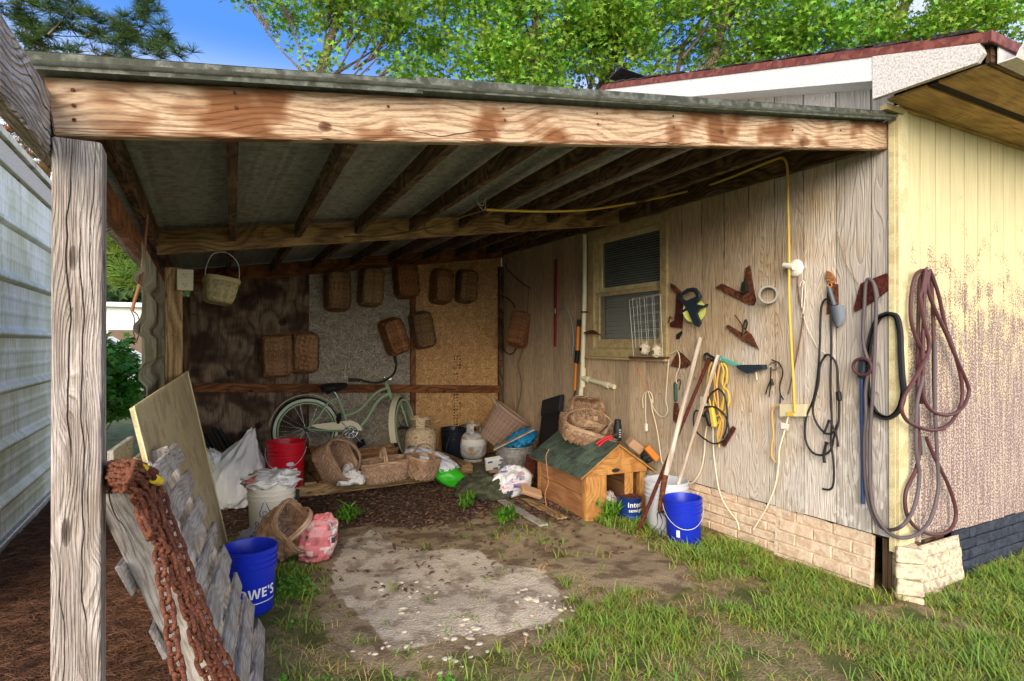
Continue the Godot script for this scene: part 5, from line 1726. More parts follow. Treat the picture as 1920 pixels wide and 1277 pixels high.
# open basket: base at y = 0, mouth at y = dep. a, c half sizes at the mouth, tap shrinks the base
func make_basket(parent: Node, m: Material, a: float, c: float, dep: float, tap := 0.85, diag := false, handle := 0, sw := 0.028) -> void:
	var b := mb()
	var rc: float = minf(a, c) * 0.55
	var per := 2 * (a + c) * 2.0 - 1.72 * rc
	var th := 0.0025
	# base weave
	var ba := a * tap
	var bc := c * tap
	var na := int(round(2 * bc / (sw + 0.008)))
	var nc := int(round(2 * ba / (sw + 0.008)))
	for k in na:
		var z := lerpf(-bc, bc, (k + 0.5) / na)
		var p := []
		for i in nc * 2 + 1:
			var x := lerpf(-ba, ba, float(i) / (nc * 2))
			var e := Vector2(maxf(absf(x) - (ba - rc * tap), 0), maxf(absf(z) - (bc - rc * tap), 0)).length()
			p.append(Vector3(x, th * (1.0 if (i + k) % 2 == 0 else -1.0) * 0.8 + 0.022 * (pow(absf(x) / ba, 4.0) + pow(absf(z) / bc, 4.0)) + (0.012 if e > rc * tap else 0.0), z))
		b.col = Color(1, 1, 1) * rng.randf_range(0.6, 1.08)
		b.strap(p, Vector3(0, 0, 1), sw, th * 0.7)
	for k in nc:
		var x := lerpf(-ba, ba, (k + 0.5) / nc)
		var p := []
		for i in na * 2 + 1:
			var z := lerpf(-bc, bc, float(i) / (na * 2))
			p.append(Vector3(x, -th * (1.0 if (i + k) % 2 == 0 else -1.0) * 0.8 + 0.022 * (pow(absf(x) / ba, 4.0) + pow(absf(z) / bc, 4.0)), z))
		b.col = Color(1, 1, 1) * rng.randf_range(0.6, 1.08)
		b.strap(p, Vector3(1, 0, 0), sw, th * 0.7)
	var shell := func(s: float, f: float, off: float) -> Array:
		var k := tap + (1.0 - tap) * pow(f, 0.7)
		var q := peri(s, a * k, c * k, rc * k)
		var rr := 0.012 * (1.0 - smoothstep(0.0, 0.14, f))
		var v: Vector2 = q[0] + q[1] * (off - rr)
		return [Vector3(v.x, f * dep, v.y), Vector3(q[1].x, 0, q[1].y)]
	if diag:
		var n := int(round(per / (sw * 1.55)))
		for sg in [-1.0, 1.0]:
			for k in n:
				var p := []
				var sd := []
				var steps := 9
				for i in steps:
					var f := float(i) / (steps - 1)
					var s: float = float(k) / n + sg * f * dep / per
					var q: Array = shell.call(s, f, th * sg * (1.0 if (i % 4) < 2 else -1.0))
					p.append(q[0])
					sd.append((q[1] as Vector3).cross(Vector3(0, 1, 0)) * 0.7 + Vector3(0, -sg * 0.7, 0))
				b.col = Color(1, 1, 1) * rng.randf_range(0.72, 1.0)
				b.strap(p, sd, sw * 0.98, th * 0.7)
	else:
		var nu := int(round(per / (sw + 0.005)))
		for k in nu:
			var p := []
			for i in 7:
				var q: Array = shell.call((k + 0.5) / nu, i / 6.0, th * (1.0 if (i + k) % 2 == 0 else -1.0))
				p.append(q[0])
			var q2: Array = shell.call((k + 0.5) / nu, 0.5, 0.0)
			b.col = Color(1, 1, 1) * rng.randf_range(0.6, 1.08)
			b.strap(p, (q2[1] as Vector3).cross(Vector3.UP), sw, th * 0.7)
		var rows := int(dep / (sw + 0.004))
		for j in rows:
			var p := []
			var f := (j + 0.7) / (rows + 0.4)
			for i in nu * 2:
				var q: Array = shell.call(float(i) / (nu * 2), f, -th * (1.0 if ((i + 1) / 2 + j) % 2 == 0 else -1.0))
				p.append(q[0])
			b.col = Color(1, 1, 1) * rng.randf_range(0.6, 1.08)
			b.strap(p, Vector3.UP, sw * 0.92, th * 0.7, true)
	b.col = Color(1, 1, 1)
	put(b, "weave", m, parent)
	for io in 2:
		b = mb()
		var p := []
		for i in 48:
			var q: Array = shell.call(i / 48.0, 0.96, 0.006 if io == 0 else -0.007)
			p.append(q[0])
		b.strap(p, Vector3.UP, 0.026, 0.005, true)
		put(b, "rim", m, parent)
	if handle > 0:
		b = mb()
		var p := []
		for i in 21:
			var an := PI * i / 20.0
			var x := cos(an) * (a if handle == 2 else c) * 0.98
			var y := dep * 0.85 + sin(an) * (0.17 if handle == 2 else 0.14)
			p.append(Vector3(x, y, 0) if handle == 2 else Vector3(0, y, x))
		b.strap(p, Vector3(0, 0, 1) if handle == 2 else Vector3(1, 0, 0), 0.03, 0.006)
		put(b, "handle", m, parent)

func build_back_wall_things() -> void:
	var grp := "baskets hung on the back wall"
	# [pixel box centre on the wall, half height, half width, depth, tilt deg, material, label]
	var lab := ["grey brown upside-down basket hung at far end of low pair on dark plywood", "brown upside-down basket of the low pair, over the plywood edge", "grey brown upside-down basket high on grey board, nearest the plywood", "mossy grey upside-down basket second along the top of grey board", "tan upside-down basket hung high across the wall stud", "tan brown upside-down basket high on the fresh tan board", "dark greenish upside-down basket beside the tan one on fresh board", "brown tilted upside-down basket hung lower on the grey board", "greyish upside-down basket lower down, straddling the stud"]
	var pos := P([0.691,1.167,-6.25, 0.954,1.197,-6.25, 1.272,1.833,-6.25, 1.623,1.888,-6.25, 2,1.969,-6.25, 2.418,1.929,-6.25, 2.714,1.942,-6.25, 1.88,1.364,-6.25, 2.184,1.437,-6.25])
	var hs := [0.215, 0.21, 0.215, 0.21, 0.19, 0.20, 0.19, 0.20, 0.205]
	var ws := [0.145, 0.13, 0.125, 0.12, 0.125, 0.112, 0.112, 0.118, 0.118]
	var tl := [-2.0, 1.0, 0.0, 3.0, -5.0, 4.0, 4.0, -20.0, -10.0]
	var ms := [M.splint2, M.splint2, M.splint3, M.splint3, M.splint4, M.splint2, M.splint3, M.splint4, M.splint3]
	for i in 9:
		var t := thing("wall_basket", lab[i], "basket", pos[i], 0, grp)
		t.transform = Transform3D(Basis.from_euler(Vector3(0, 0.06 * sin(i * 3.0), -deg_to_rad(tl[i]))) * Basis(Vector3(0, 1, 0), Vector3(0, 0, -1), Vector3(-1, 0, 0)), pos[i] + Vector3(0, 0, 0.17))
		make_basket(t, ms[i], hs[i], ws[i], 0.165, 0.9, false, 0, 0.037)
		var b := mb()
		b.tube([Vector3(hs[i] - 0.02, 0.12, 0), Vector3(hs[i] - 0.02, 0.17, 0)], 0.003, 5)
		put(b, "nail", M.darkmetal, t)
	# one more on the side wall by the corner
	var t := thing("wall_basket", "tan basket hung on its side by dark straps near the back corner", "basket", Vector3.ZERO, 0, grp)
	var c: Vector3 = P([3.09,1.47,-5.651])[0]
	t.transform = Transform3D(Basis.from_euler(Vector3(0, 0, deg_to_rad(-16))) * Basis(Vector3(0, 1, 0), Vector3(0.75, 0, -0.66), Vector3(-0.66, 0, -0.75)), c)
	make_basket(t, M.splint4, 0.2, 0.12, 0.15, 0.9, false, 0, 0.037)
	cord("dark_strap", M.black, 0.008, P([3.15,1.871,-6.3, 3.15,1.84,-6.104, 3.15,1.795,-5.953, 3.15,1.737,-5.844, 3.15,1.684,-5.809]), "black strap holding the basket near the back corner", "strap")
	cord("black_chain_loop", M.black, 0.007, P([3.17,1.259,-6.143, 3.17,1.206,-6.104, 3.17,1.164,-5.991, 3.17,1.183,-5.881, 3.17,1.235,-5.817]), "small black chain loop below the corner basket", "chain")
	# painted bucket-shaped basket swinging from the mid beam
	t = thing("hanging_basket", "small cream woven basket swinging by wire bail from the mid beam", "basket")
	var hb: Vector3 = P([0.11,1.525,-3.95])[0]
	t.transform = Transform3D(Basis.from_euler(Vector3(-0.12, 0.2, -0.16)), hb + Vector3(0, 0.012, 0))
	make_basket(t, smat(c8(166, 152, 110), 0.85), 0.09, 0.085, 0.14, 0.78, false, 0, 0.018)
	var b := mb()
	b.tube(smooth([Vector3(-0.088, 0.13, 0), Vector3(-0.095, 0.2, 0), Vector3(-0.07, 0.29, 0), Vector3(0.0, 0.32, 0), Vector3(0.07, 0.28, 0), Vector3(0.095, 0.2, 0), Vector3(0.088, 0.13, 0)]), 0.0025, 5)
	put(b, "bail", M.wire, t)
	# outlet boxes near the mid post
	t = thing("outlet_plate", "cream double outlet plate on the mid post under the beam", "outlet")
	c = P([-0.065,1.67,-3.985])[0]
	b = mb()
	b.box(xf(c), Vector3(0.086, 0.125, 0.03), 0.004)
	put(b, "plate", M.creamplastic, t)
	for k in 2:
		b = mb()
		var q := c + Vector3(0, 0.028 - 0.056 * k, 0.016)
		b.box(xf(q), Vector3(0.034, 0.034, 0.004), 0.003)
		put(b, "socket", M.creamplastic, t)
		b = mb()
		for e in [Vector3(-0.007, 0.004, 0.003), Vector3(0.007, 0.004, 0.003), Vector3(0, -0.009, 0.003)]: b.box(xf(q + e), Vector3(0.003, 0.008, 0.002), 0.0)
		put(b, "slot", M.ink, t)
	b = mb()
	for e in P([-0.04,1.624,-6.238, -0.04,1.499,-6.238]): b.box(xf(e), Vector3(0.055, 0.11, 0.02), 0.003)
	solo(b, "wall_plate", smat(c8(128, 112, 90), 0.7), "pair of dull plates on dark plywood behind the mid post", "switch plate")

# ---------------------------------------------------------------- bicycle
func build_bicycle() -> void:
	var t := thing("bicycle", "pale green cruiser bicycle with cream fenders leaning on the back wall", "bicycle", Vector3.ZERO)
	var b: MB
	var hub := Vector3(0.917, 0.463, -5.88)
	var R := 0.292
	var wheels := [[hub, Vector3(0, 0, 1)], [P([1.875,0.42,-5.86])[0], Vector3(0.80, 0.12, 0.6).normalized()]]
	for wi in 2:
		var c: Vector3 = wheels[wi][0]
		var ax: Vector3 = wheels[wi][1]
		var x := Vector3.UP.cross(ax).normalized()
		var y := ax.cross(x).normalized()
		var w := Node3D.new()
		w.name = "wheel"
		t.add_child(w, true)
		b = mb()
		ring(b, c, x * R, y * R, 0.024, 44, 10)
		put(b, "tyre", M.tyre, w)
		for s in [-1, 1]:
			b = mb()
			var p := arc(c + ax * 0.014 * s, x * (R - 0.006), y * (R - 0.006), 0, TAU, 44)
			p.pop_back()
			b.strap(p, (x + y) * 0.0 + ax, 0.022, 0.026, true)
			put(b, "whitewall", M.whitewall, w)
		b = mb()
		var p := arc(c, x * (R - 0.036), y * (R - 0.036), 0, TAU, 44)
		p.pop_back()
		b.strap(p, ax, 0.034, 0.012, true)
		put(b, "rim", M.greenpaint, w)
		b = mb()
		for k in 28:
			var a := TAU * k / 28.0
			var d := x * cos(a) + y * sin(a)
			var d2 := x * cos(a + (0.5 if k % 2 == 0 else -0.5)) + y * sin(a + (0.5 if k % 2 == 0 else -0.5))
			b.tube([c + d2 * 0.02 + ax * 0.025 * (1 if k % 4 < 2 else -1), c + d * (R - 0.038)], 0.0013, 4)
		put(b, "spokes", M.chrome, w)
		b = mb()
		b.tube([c - ax * 0.055, c + ax * 0.055], 0.016, 10)
		put(b, "hub", M.darkmetal, w)
		# fender
		b = mb()
		var a0 := 0.42 if wi == 0 else 0.9
		var a1 := 2.95 if wi == 0 else 3.45
		if wi == 0: p = arc(c, x * (R + 0.045), y * (R + 0.045), a0, a1, 30)
		else: p = arc(c, x * (R + 0.045), y * (R + 0.045), a0, a1, 26)
		b.strap(p, ax, 0.062, 0.004)
		put(b, "fender", M.creamplastic, t)
	# frame
	var tubes := [
		[P([1.201,0.782,-5.88, 1.242,0.683,-5.88, 1.278,0.578,-5.88, 1.31,0.446,-5.88]), 0.015],
		[P([1.288,0.58,-5.88, 1.343,0.589,-5.88, 1.408,0.616,-5.88, 1.479,0.673,-5.88, 1.56,0.762,-5.88, 1.627,0.807,-5.88, 1.71,0.835,-5.88]), 0.014],
		[P([1.315,0.431,-5.88, 1.371,0.43,-5.88, 1.431,0.456,-5.88, 1.502,0.537,-5.88, 1.555,0.624,-5.88, 1.608,0.701,-5.88, 1.666,0.748,-5.88, 1.74,0.785,-5.88]), 0.016],
		[P([1.202,0.758,-5.84, 1.144,0.733,-5.84, 1.099,0.698,-5.84, 1.029,0.589,-5.84, 0.925,0.482,-5.84]), 0.009],
		[P([1.218,0.75,-5.92, 1.159,0.725,-5.92, 1.114,0.69,-5.92, 1.043,0.579,-5.92, 0.937,0.471,-5.92]), 0.009],
		[P([0.916,0.474,-5.84, 1.099,0.447,-5.84, 1.306,0.431,-5.84]), 0.009],
		[P([0.929,0.463,-5.92, 1.114,0.436,-5.92, 1.324,0.419,-5.92]), 0.009],
		[P([1.686,0.896,-5.88, 1.715,0.833,-5.88, 1.752,0.72,-5.88]), 0.019]]
	for e in tubes:
		b = mb()
		b.tube(smooth(e[0], 6), e[1], 10)
		put(b, "frame_tube", M.greenpaint, t)
	var fc: Vector3 = wheels[1][0]
	var fx: Vector3 = wheels[1][1]
	var crown: Vector3 = P([1.756,0.713,-5.88])[0]
	for s in [-1, 1]:
		b = mb()
		b.tube(smooth([crown + fx * 0.01 * s, crown + fx * 0.05 * s + Vector3(0.02, -0.01, 0.0), crown.lerp(fc, 0.5) + fx * 0.052 * s + Vector3(0.015, 0, 0), fc + fx * 0.05 * s]), 0.011, 8)
		put(b, "fork_blade", M.greenpaint, t)
	b = mb()
	b.tube(P([1.688,0.896,-5.88, 1.674,0.93,-5.88, 1.681,0.949,-5.88]), 0.011, 8)
	b.bar(P([1.68,0.922,-5.86])[0], P([1.747,0.935,-5.84])[0], 0.035, 0.03, Vector3.UP, 0.006)
	put(b, "stem", M.chrome, t)
	b = mb()
	var hp := P([1.25,0.947,-5.55])
	hp.append_array(P([1.373,0.94,-5.62, 1.436,0.922,-5.62]))
	hp.append_array(P([1.551,0.899,-5.74, 1.617,0.911,-5.74]))
	hp.append_array(P([1.71,0.937,-5.83, 1.759,0.978,-5.83]))
	hp.append_array(P([1.818,1.03,-5.95, 1.82,1.089,-5.95, 1.81,1.148,-5.95]))
	b.tube(smooth(hp, 5), 0.011, 9)
	put(b, "handlebar", M.darkmetal, t)
	for e in [P([1.241,0.949,-5.55, 1.351,0.944,-5.55]), P([1.82,1.089,-5.95, 1.805,1.163,-5.95])]:
		b = mb()
		b.tube(e, 0.017, 10)
		put(b, "grip", M.black, t)
	# seat
	b = mb()
	var sc: Vector3 = P([1.148,0.863,-5.84])[0]
	b.grid(18, 12, func(u, v):
		var a: float = u * TAU
		var e: float = (v - 0.5) * PI
		var d := Vector3(cos(a) * cos(e), sin(e), -sin(a) * cos(e))
		var wz: float = 0.1 - 0.06 * smoothstep(-0.2, 0.9, d.x)
		return sc + Vector3(d.x * 0.135 + 0.02, d.y * 0.045 + 0.02 * d.x * d.x - (0.03 if d.x < -0.3 else 0.0) * (0.5 - 0.5 * d.y), d.z * wz * 1.0), true)
	put(b, "saddle", M.black, t)
	b = mb()
	b.tube(P([1.167,0.826,-5.87, 1.202,0.783,-5.87, 1.208,0.75,-5.87]), 0.012, 8)
	for s in [-1, 1]: b.tube(arc(sc + Vector3(-0.07, -0.06, 0.05 * s), Vector3(0.02, 0, 0), Vector3(0, 0, 0.02), 0, TAU * 0.99, 12), 0.004, 5)
	put(b, "seat_post", M.chrome, t)
	# drive
	var bb: Vector3 = P([1.325,0.436,-5.82])[0]
	b = mb()
	ring(b, bb, Vector3(0.073, 0, 0), Vector3(0, 0.073, 0), 0.006, 32, 6)
	ring(b, bb, Vector3(0.028, 0, 0), Vector3(0, 0.028, 0), 0.008, 16, 6)
	for k in 9:
		var a := TAU * k / 9.0
		b.bar(bb + Vector3(cos(a), sin(a), 0) * 0.026, bb + Vector3(cos(a + 0.3), sin(a + 0.3), 0) * 0.072, 0.012, 0.004, Vector3.UP, 0.0)
	put(b, "chainring", M.chrome, t)
	b = mb()
	b.tube(P([1.234,0.526,-5.8, 1.32,0.439,-5.8]), 0.008, 7)
	b.tube(P([1.35,0.42,-5.93, 1.453,0.291,-5.93]), 0.008, 7)
	put(b, "crank", M.chrome, t)
	for e in [[P([1.199,0.569,-5.76])[0], 20.0], [P([1.46,0.274,-5.96])[0], -20.0]]:
		b = mb()
		b.box(xf(e[0], Vector3(40, 0, e[1] + 60)), Vector3(0.085, 0.026, 0.075), 0.006)
		put(b, "pedal", M.black, t)
	b = mb()
	var cg := PackedVector2Array()
	for p in P([0.946,0.514,-5.81, 1.006,0.521,-5.81, 1.129,0.527,-5.81, 1.245,0.533,-5.81, 1.322,0.539,-5.81, 1.391,0.505,-5.81, 1.433,0.454,-5.81, 1.427,0.426,-5.81, 1.391,0.435,-5.81, 1.364,0.47,-5.81, 1.322,0.486,-5.81, 1.272,0.467,-5.81, 1.245,0.452,-5.81, 1.111,0.458,-5.81, 1.006,0.485,-5.81]): cg.append(Vector2(p.x, p.y))
	b.extrude(cg, 0.006, xf(Vector3(0, 0, -5.805)))
	put(b, "chain_guard", M.creamplastic, t)
	b = mb()
	b.tube(smooth(P([1.27,0.441,-5.8, 1.243,0.406,-5.8, 1.27,0.312,-5.8, 1.306,0.272,-5.8])), 0.008, 6)
	put(b, "kickstand", M.steel, t)

# ---------------------------------------------------------------- things on the floor
func blob(b: MB, at: Transform3D, r: Vector3, sd: int, amp: float, freq: float, floor_y := -9.0, nu := 40, nv := 26, shape: Variant = null) -> void:
	var n := FastNoiseLite.new()
	n.seed = sd
	n.frequency = freq
	n.fractal_octaves = 3
	n.fractal_type = FastNoiseLite.FRACTAL_RIDGED
	b.grid(nu, nv, func(u, v):
		var a: float = u * TAU
		var e: float = (v - 0.5) * PI
		var d := Vector3(cos(a) * cos(e), sin(e), -sin(a) * cos(e))
		var k: float = 1.0 + amp * n.get_noise_3d(d.x, d.y * 0.6, d.z)
		var q := Vector3(d.x * r.x, d.y * r.y, d.z * r.z) * k
		if shape != null: q = shape.call(q, d)
		q = at * q
		if q.y < floor_y: q.y = floor_y + (q.y - floor_y) * 0.04
		return q, true)

func bucket(called: String, label: String, at: Transform3D, r: float, h: float, m: Material, bail := 0, grp := "", cat := "bucket") -> Node3D:
	var t := thing(called, label, cat, Vector3.ZERO, 0, grp)
	t.transform = at
	var rb := r * 0.87
	var rr := func(y: float) -> float: return lerpf(rb, r, y / h)
	var b := mb()
	var pr := [Vector2(0, 0.004), Vector2(rb - 0.006, 0.0), Vector2(rb, 0.006)]
	var y1 := h * 0.70
	pr.append(Vector2(rr.call(y1), y1))
	for k in 3:
		var y := h * (0.70 + 0.085 * k)
		pr.append(Vector2(rr.call(y), y))
		pr.append(Vector2(rr.call(y) + 0.006, y + 0.002))
		pr.append(Vector2(rr.call(y) + 0.006, y + 0.008))
		pr.append(Vector2(rr.call(y), y + 0.010))
	pr.append(Vector2(r, h - 0.012))
	pr.append(Vector2(r + 0.004, h - 0.010))
	pr.append(Vector2(r + 0.004, h - 0.002))
	pr.append(Vector2(r + 0.001, h))
	pr.append(Vector2(r - 0.004, h))
	pr.append(Vector2(r - 0.006, h - 0.004))
	pr.append(Vector2(rb - 0.004, 0.012))
	pr.append(Vector2(0, 0.014))
	b.lathe(pr, 36)
	put(b, "body", m, t)
	if bail > 0:
		b = mb()
		var ear := h * 0.86
		var pts := []
		for i in 17:
			var a := PI * i / 16.0
			if bail == 1: pts.append(Vector3(cos(a) * (r + 0.008), ear - sin(a) * h * 0.42, sin(a) * (r * 0.75) + sin(a) * 0.05))
			else: pts.append(Vector3(cos(a) * (r + 0.008), ear + 0.02 * sin(a), sin(a) * (r + 0.012)))
		b.tube(pts, 0.0024, 6)
		put(b, "bail", M.wire, t)
	return t

# words bent round a bucket: centre angle an, baseline y
func wrap_text(parent: Node, txt: String, size: float, r: float, y: float, an: float, m: Material, called := "lettering") -> void:
	var f := SystemFont.new()
	f.font_names = PackedStringArray(["Droid Sans"])
	f.font_weight = 700
	var tm := TextMesh.new()
	tm.text = txt
	tm.font = f
	tm.font_size = 64
	tm.pixel_size = size / 64.0
	tm.depth = 0.001
	tm.curve_step = 3.0
	var ar := tm.surface_get_arrays(0)
	var v: PackedVector3Array = ar[Mesh.ARRAY_VERTEX]
	var n: PackedVector3Array = ar[Mesh.ARRAY_NORMAL]
	for i in v.size():
		var a := an - v[i].x / r
		var q := v[i]
		v[i] = Vector3(cos(a) * (r + q.z + 0.0015), y + q.y, sin(a) * (r + q.z + 0.0015))
		n[i] = Vector3(cos(a), 0, sin(a))
	ar[Mesh.ARRAY_VERTEX] = v
	ar[Mesh.ARRAY_NORMAL] = n
	var am := ArrayMesh.new()
	am.add_surface_from_arrays(Mesh.PRIMITIVE_TRIANGLES, ar)
	am.surface_set_material(0, m)
	reuse(am, called, Transform3D.IDENTITY, parent)

func tank(label: String, at: Vector3, m: Material, turn: float) -> void:
	var t := thing("propane_tank", label, "gas tank", at, turn, "propane tanks by the back wall")
	var b := mb()
	b.lathe([Vector2(0.1, 0.0), Vector2(0.105, 0.0), Vector2(0.105, 0.03)], 28)
	put(b, "foot_ring", m, t)
	b = mb()
	b.lathe([Vector2(0.0, 0.02), Vector2(0.08, 0.025), Vector2(0.125, 0.05), Vector2(0.148, 0.09), Vector2(0.152, 0.12), Vector2(0.152, 0.165), Vector2(0.154, 0.168), Vector2(0.154, 0.175), Vector2(0.152, 0.178), Vector2(0.152, 0.225), Vector2(0.146, 0.26), Vector2(0.125, 0.295), Vector2(0.08, 0.318), Vector2(0.0, 0.325)], 36)
	put(b, "body", m, t)
	for k in 3:
		b = mb()
		var a0 := TAU * k / 3.0
		b.lathe([Vector2(0.088, 0.312), Vector2(0.094, 0.315), Vector2(0.1, 0.40), Vector2(0.094, 0.402), Vector2(0.088, 0.315)], 8, Transform3D.IDENTITY, a0, a0 + 0.9)
		put(b, "collar_leg", m, t)
	b = mb()
	b.lathe([Vector2(0.093, 0.392), Vector2(0.1, 0.392), Vector2(0.102, 0.418), Vector2(0.094, 0.42), Vector2(0.093, 0.392)], 24, Transform3D.IDENTITY, 0.3, 5.4)
	put(b, "collar", m, t)
	b = mb()
	b.tube([Vector3(0, 0.32, 0), Vector3(0, 0.372, 0)], [0.018, 0.014], 10)
	b.tube([Vector3(0, 0.365, 0), Vector3(0, 0.39, 0)], 0.024, 12)
	b.tube([Vector3(0, 0.35, 0), Vector3(0, 0.35, 0.045)], 0.013, 8)
	put(b, "valve", M.darkmetal, t)

func flat_pallet(t: Node3D, L: float, D: float, n: int, m: Material) -> void:
	var b: MB
	for k in 3:
		b = mb()
		b.box(xf(Vector3(L / 2, 0.07, -0.02 - (D - 0.04) * k / 2.0)), Vector3(L, 0.085, 0.038), 0.004)
		put(b, "stringer", m, t)
	for k in n:
		b = mb()
		b.jit = 0.004
		var w := L / n - 0.03
		b.box(xf(Vector3((k + 0.5) * L / n, 0.122, -D / 2), Vector3(0, rng.randf_range(-1.2, 1.2), 0)), Vector3(w, 0.018, D + 0.02), 0.003, 2)
		put(b, "slat", m, t)
	for k in 3:
		b = mb()
		b.box(xf(Vector3(L / 2, 0.017, -0.05 - (D - 0.1) * k / 2.0)), Vector3(L, 0.018, 0.09), 0.003)
		put(b, "bottom_board", m, t)

func print_texture(sd: int, base: Color, inks: Array, cover: float) -> StandardMaterial3D:
	var w := 256
	var r := RandomNumberGenerator.new()
	r.seed = sd
	var im := Image.create(w, w, false, Image.FORMAT_RGB8)
	im.fill(base)
	for k in int(60 * cover):
		var c: Color = inks[r.randi() % inks.size()]
		im.fill_rect(Rect2i(r.randi_range(0, w - 40), r.randi_range(0, w - 30), r.randi_range(6, 70), r.randi_range(5, 34)), c)
	for k in 26:
		var y := r.randi_range(0, w - 6)
		var x := r.randi_range(0, w - 60)
		var c: Color = inks[r.randi() % inks.size()].darkened(0.3)
		for j in r.randi_range(5, 14): im.fill_rect(Rect2i(x + j * 5, y, r.randi_range(1, 4), 4), c)
	im.generate_mipmaps()
	return gmat(ImageTexture.create_from_image(im), null, 3.2, 0.5)

func build_floor_things() -> void:
	build_bicycle()
	build_dog_house()
	var t: Node3D
	var b: MB
	# flat pallet along the back wall
	t = thing("floor_pallet", "brown weathered pallet lying flat under baskets at the back wall", "pallet", Vector3(0.5, 0.004, -5.1), 0.03)
	flat_pallet(t, 1.84, 0.98, 14, M.pine)
	# gas tanks, pail, wicker basket
	tank("rust-spotted tan propane tank standing by the bicycle's front wheel", P([1.968,0.991,-5.6])[0] * Vector3(1, 0, 1) + Vector3(0, 0.139, 0), M.tank_tan, 0.6)
	tank("grey propane tank with white band beside the wicker basket", P([2.668,0.96,-5.88])[0] * Vector3(1, 0, 1), M.tank_grey, 0.2)
	b = mb()
	b.lathe([Vector2(0.1535, 0.185), Vector2(0.1545, 0.186), Vector2(0.1545, 0.25), Vector2(0.150, 0.252)], 20, xf(P([2.668,0.96,-5.88])[0] * Vector3(1, 0, 1)), 0.4, 2.9)
	put(b, "paper_band", M.paper, get_node("propane_tank_001"))
	get_node("propane_tank_001").get_node("paper_band").position = -get_node("propane_tank_001").position.rotated(Vector3.UP, -0.2)
	get_node("propane_tank_001").get_node("paper_band").rotation.y = -0.2
	t = bucket("black_pail", "black pail with wire hoop between the two propane tanks", xf(P([2.484,0.959,-6])[0] * Vector3(1, 0, 1), Vector3(0, 20, 0)), 0.14, 0.36, M.blackbucket)
	b = mb()
	ring(b, Vector3(-0.04, 0.2, 0.14), Vector3(0.19, 0.02, 0), Vector3(0.02, 0.205, 0.02), 0.006, 36, 6)
	put(b, "hoop", M.black, t)
	# wicker laundry basket tipped over the tub
	t = thing("wicker_basket", "pale wicker laundry basket lying tilted against the back corner", "basket")
	var wb: Vector3 = P([2.802,0.226,-5.703])[0]
	var wt: Vector3 = P([2.965,0.469,-5.615])[0]
	var up := (wt - wb).normalized()
	t.transform = Transform3D(Basis(up.cross(Vector3(0, 0, 1)).normalized(), up, Vector3(0, 0, 1)).orthonormalized(), wb)
	b = mb()
	for k in 26:
		var y := 0.012 + k * 0.0142
		var pts := []
		for i in 52:
			var a := TAU * i / 52.0
			var rr := lerpf(0.15, 0.225, y / 0.38) + 0.0035 * (1 if (i + k) % 2 == 0 else -1)
			pts.append(Vector3(cos(a) * rr, y, sin(a) * rr * 0.8))
		b.col = Color(1, 1, 1) * rng.randf_range(0.72, 1.0)
		b.tube(pts, 0.0068, 5, true)
	b.col = Color(1, 1, 1)
	var wk := smat(c8(176, 146, 128), 0.8)
	put(b, "weave", wk, t)
	b = mb()
	for k in 26:
		var a := TAU * k / 26.0
		b.tube([Vector3(cos(a) * 0.15, 0, sin(a) * 0.12), Vector3(cos(a) * 0.225, 0.38, sin(a) * 0.18)], 0.006, 5)
	b.lathe([Vector2(0, 0.004), Vector2(0.13, 0.004)], 20)
	put(b, "stakes", wk, t)
	b = mb()
	var rp := []
	for i in 40: rp.append(Vector3(cos(TAU * i / 40) * 0.23, 0.385, sin(TAU * i / 40) * 0.184))
	b.tube(rp, 0.012, 7, true)
	put(b, "rim", wk, t)
	for s in [-1, 1]:
		b = mb()
		b.tube(arc(Vector3(0.225 * s, 0.36, 0), Vector3(0.0, 0.0, 0.07), Vector3(0.10 * s, 0.04, 0), 0.0, PI, 14), 0.01, 7)
		put(b, "handle", wk, t)
	# tub with blue sheet and plank
	t = bucket("metal_tub", "dull grey metal tub half hidden behind the dog house", xf(P([2.74,0.15,-5.055])[0] * Vector3(1, 0, 1)), 0.19, 0.3, M.galvtub, 0, "", "tub")
	b = mb()
	blob(b, xf(P([2.785,0.364,-4.997])[0], Vector3(0, 0, 20)), Vector3(0.13, 0.06, 0.11), 31, 0.5, 1.6)
	solo(b, "blue_tarp", M.bluetarp, "crumpled blue plastic sheet stuffed on top of metal tub", "tarp")
	b = mb()
	b.bar(P([2.494,0.282,-5.017])[0], P([2.835,0.475,-4.834])[0], 0.10, 0.012, Vector3(0.1, 0.25, 1), 0.002)
	solo(b, "grey_plank", M.pallet, "thin grey plank laid slanting over the metal tub", "plank")
	# black padded panel against the wall
	t = thing("padded_board", "black padded panel leaning on the side wall behind dog house", "panel")
	var pn := P([3.18,0.73,-5.204, 3.18,0.758,-4.862])
	var pf := P([3.01,0.183,-5.091, 3.01,0.25,-4.685])
	b = mb()
	b.bar((pn[0] + pn[1]) / 2, (pf[0] + pf[1]) / 2, pn[0].distance_to(pn[1]) * 1.0, 0.035, pn[1] - pn[0], 0.01)
	put(b, "panel", M.black, t)
	b = mb()
	var mid: Vector3 = (pn[0] + pn[1]) / 2
	var dn: Vector3 = ((pf[0] + pf[1]) / 2 - mid).normalized()
	b.bar(mid + dn * 0.0 + OUT * 0.024, mid + dn * 0.17 + OUT * 0.024, pn[0].distance_to(pn[1]) * 0.98, 0.02, pn[1] - pn[0], 0.008)
	put(b, "pad", M.rubber, t)
	# floor baskets
	var base := 0.139
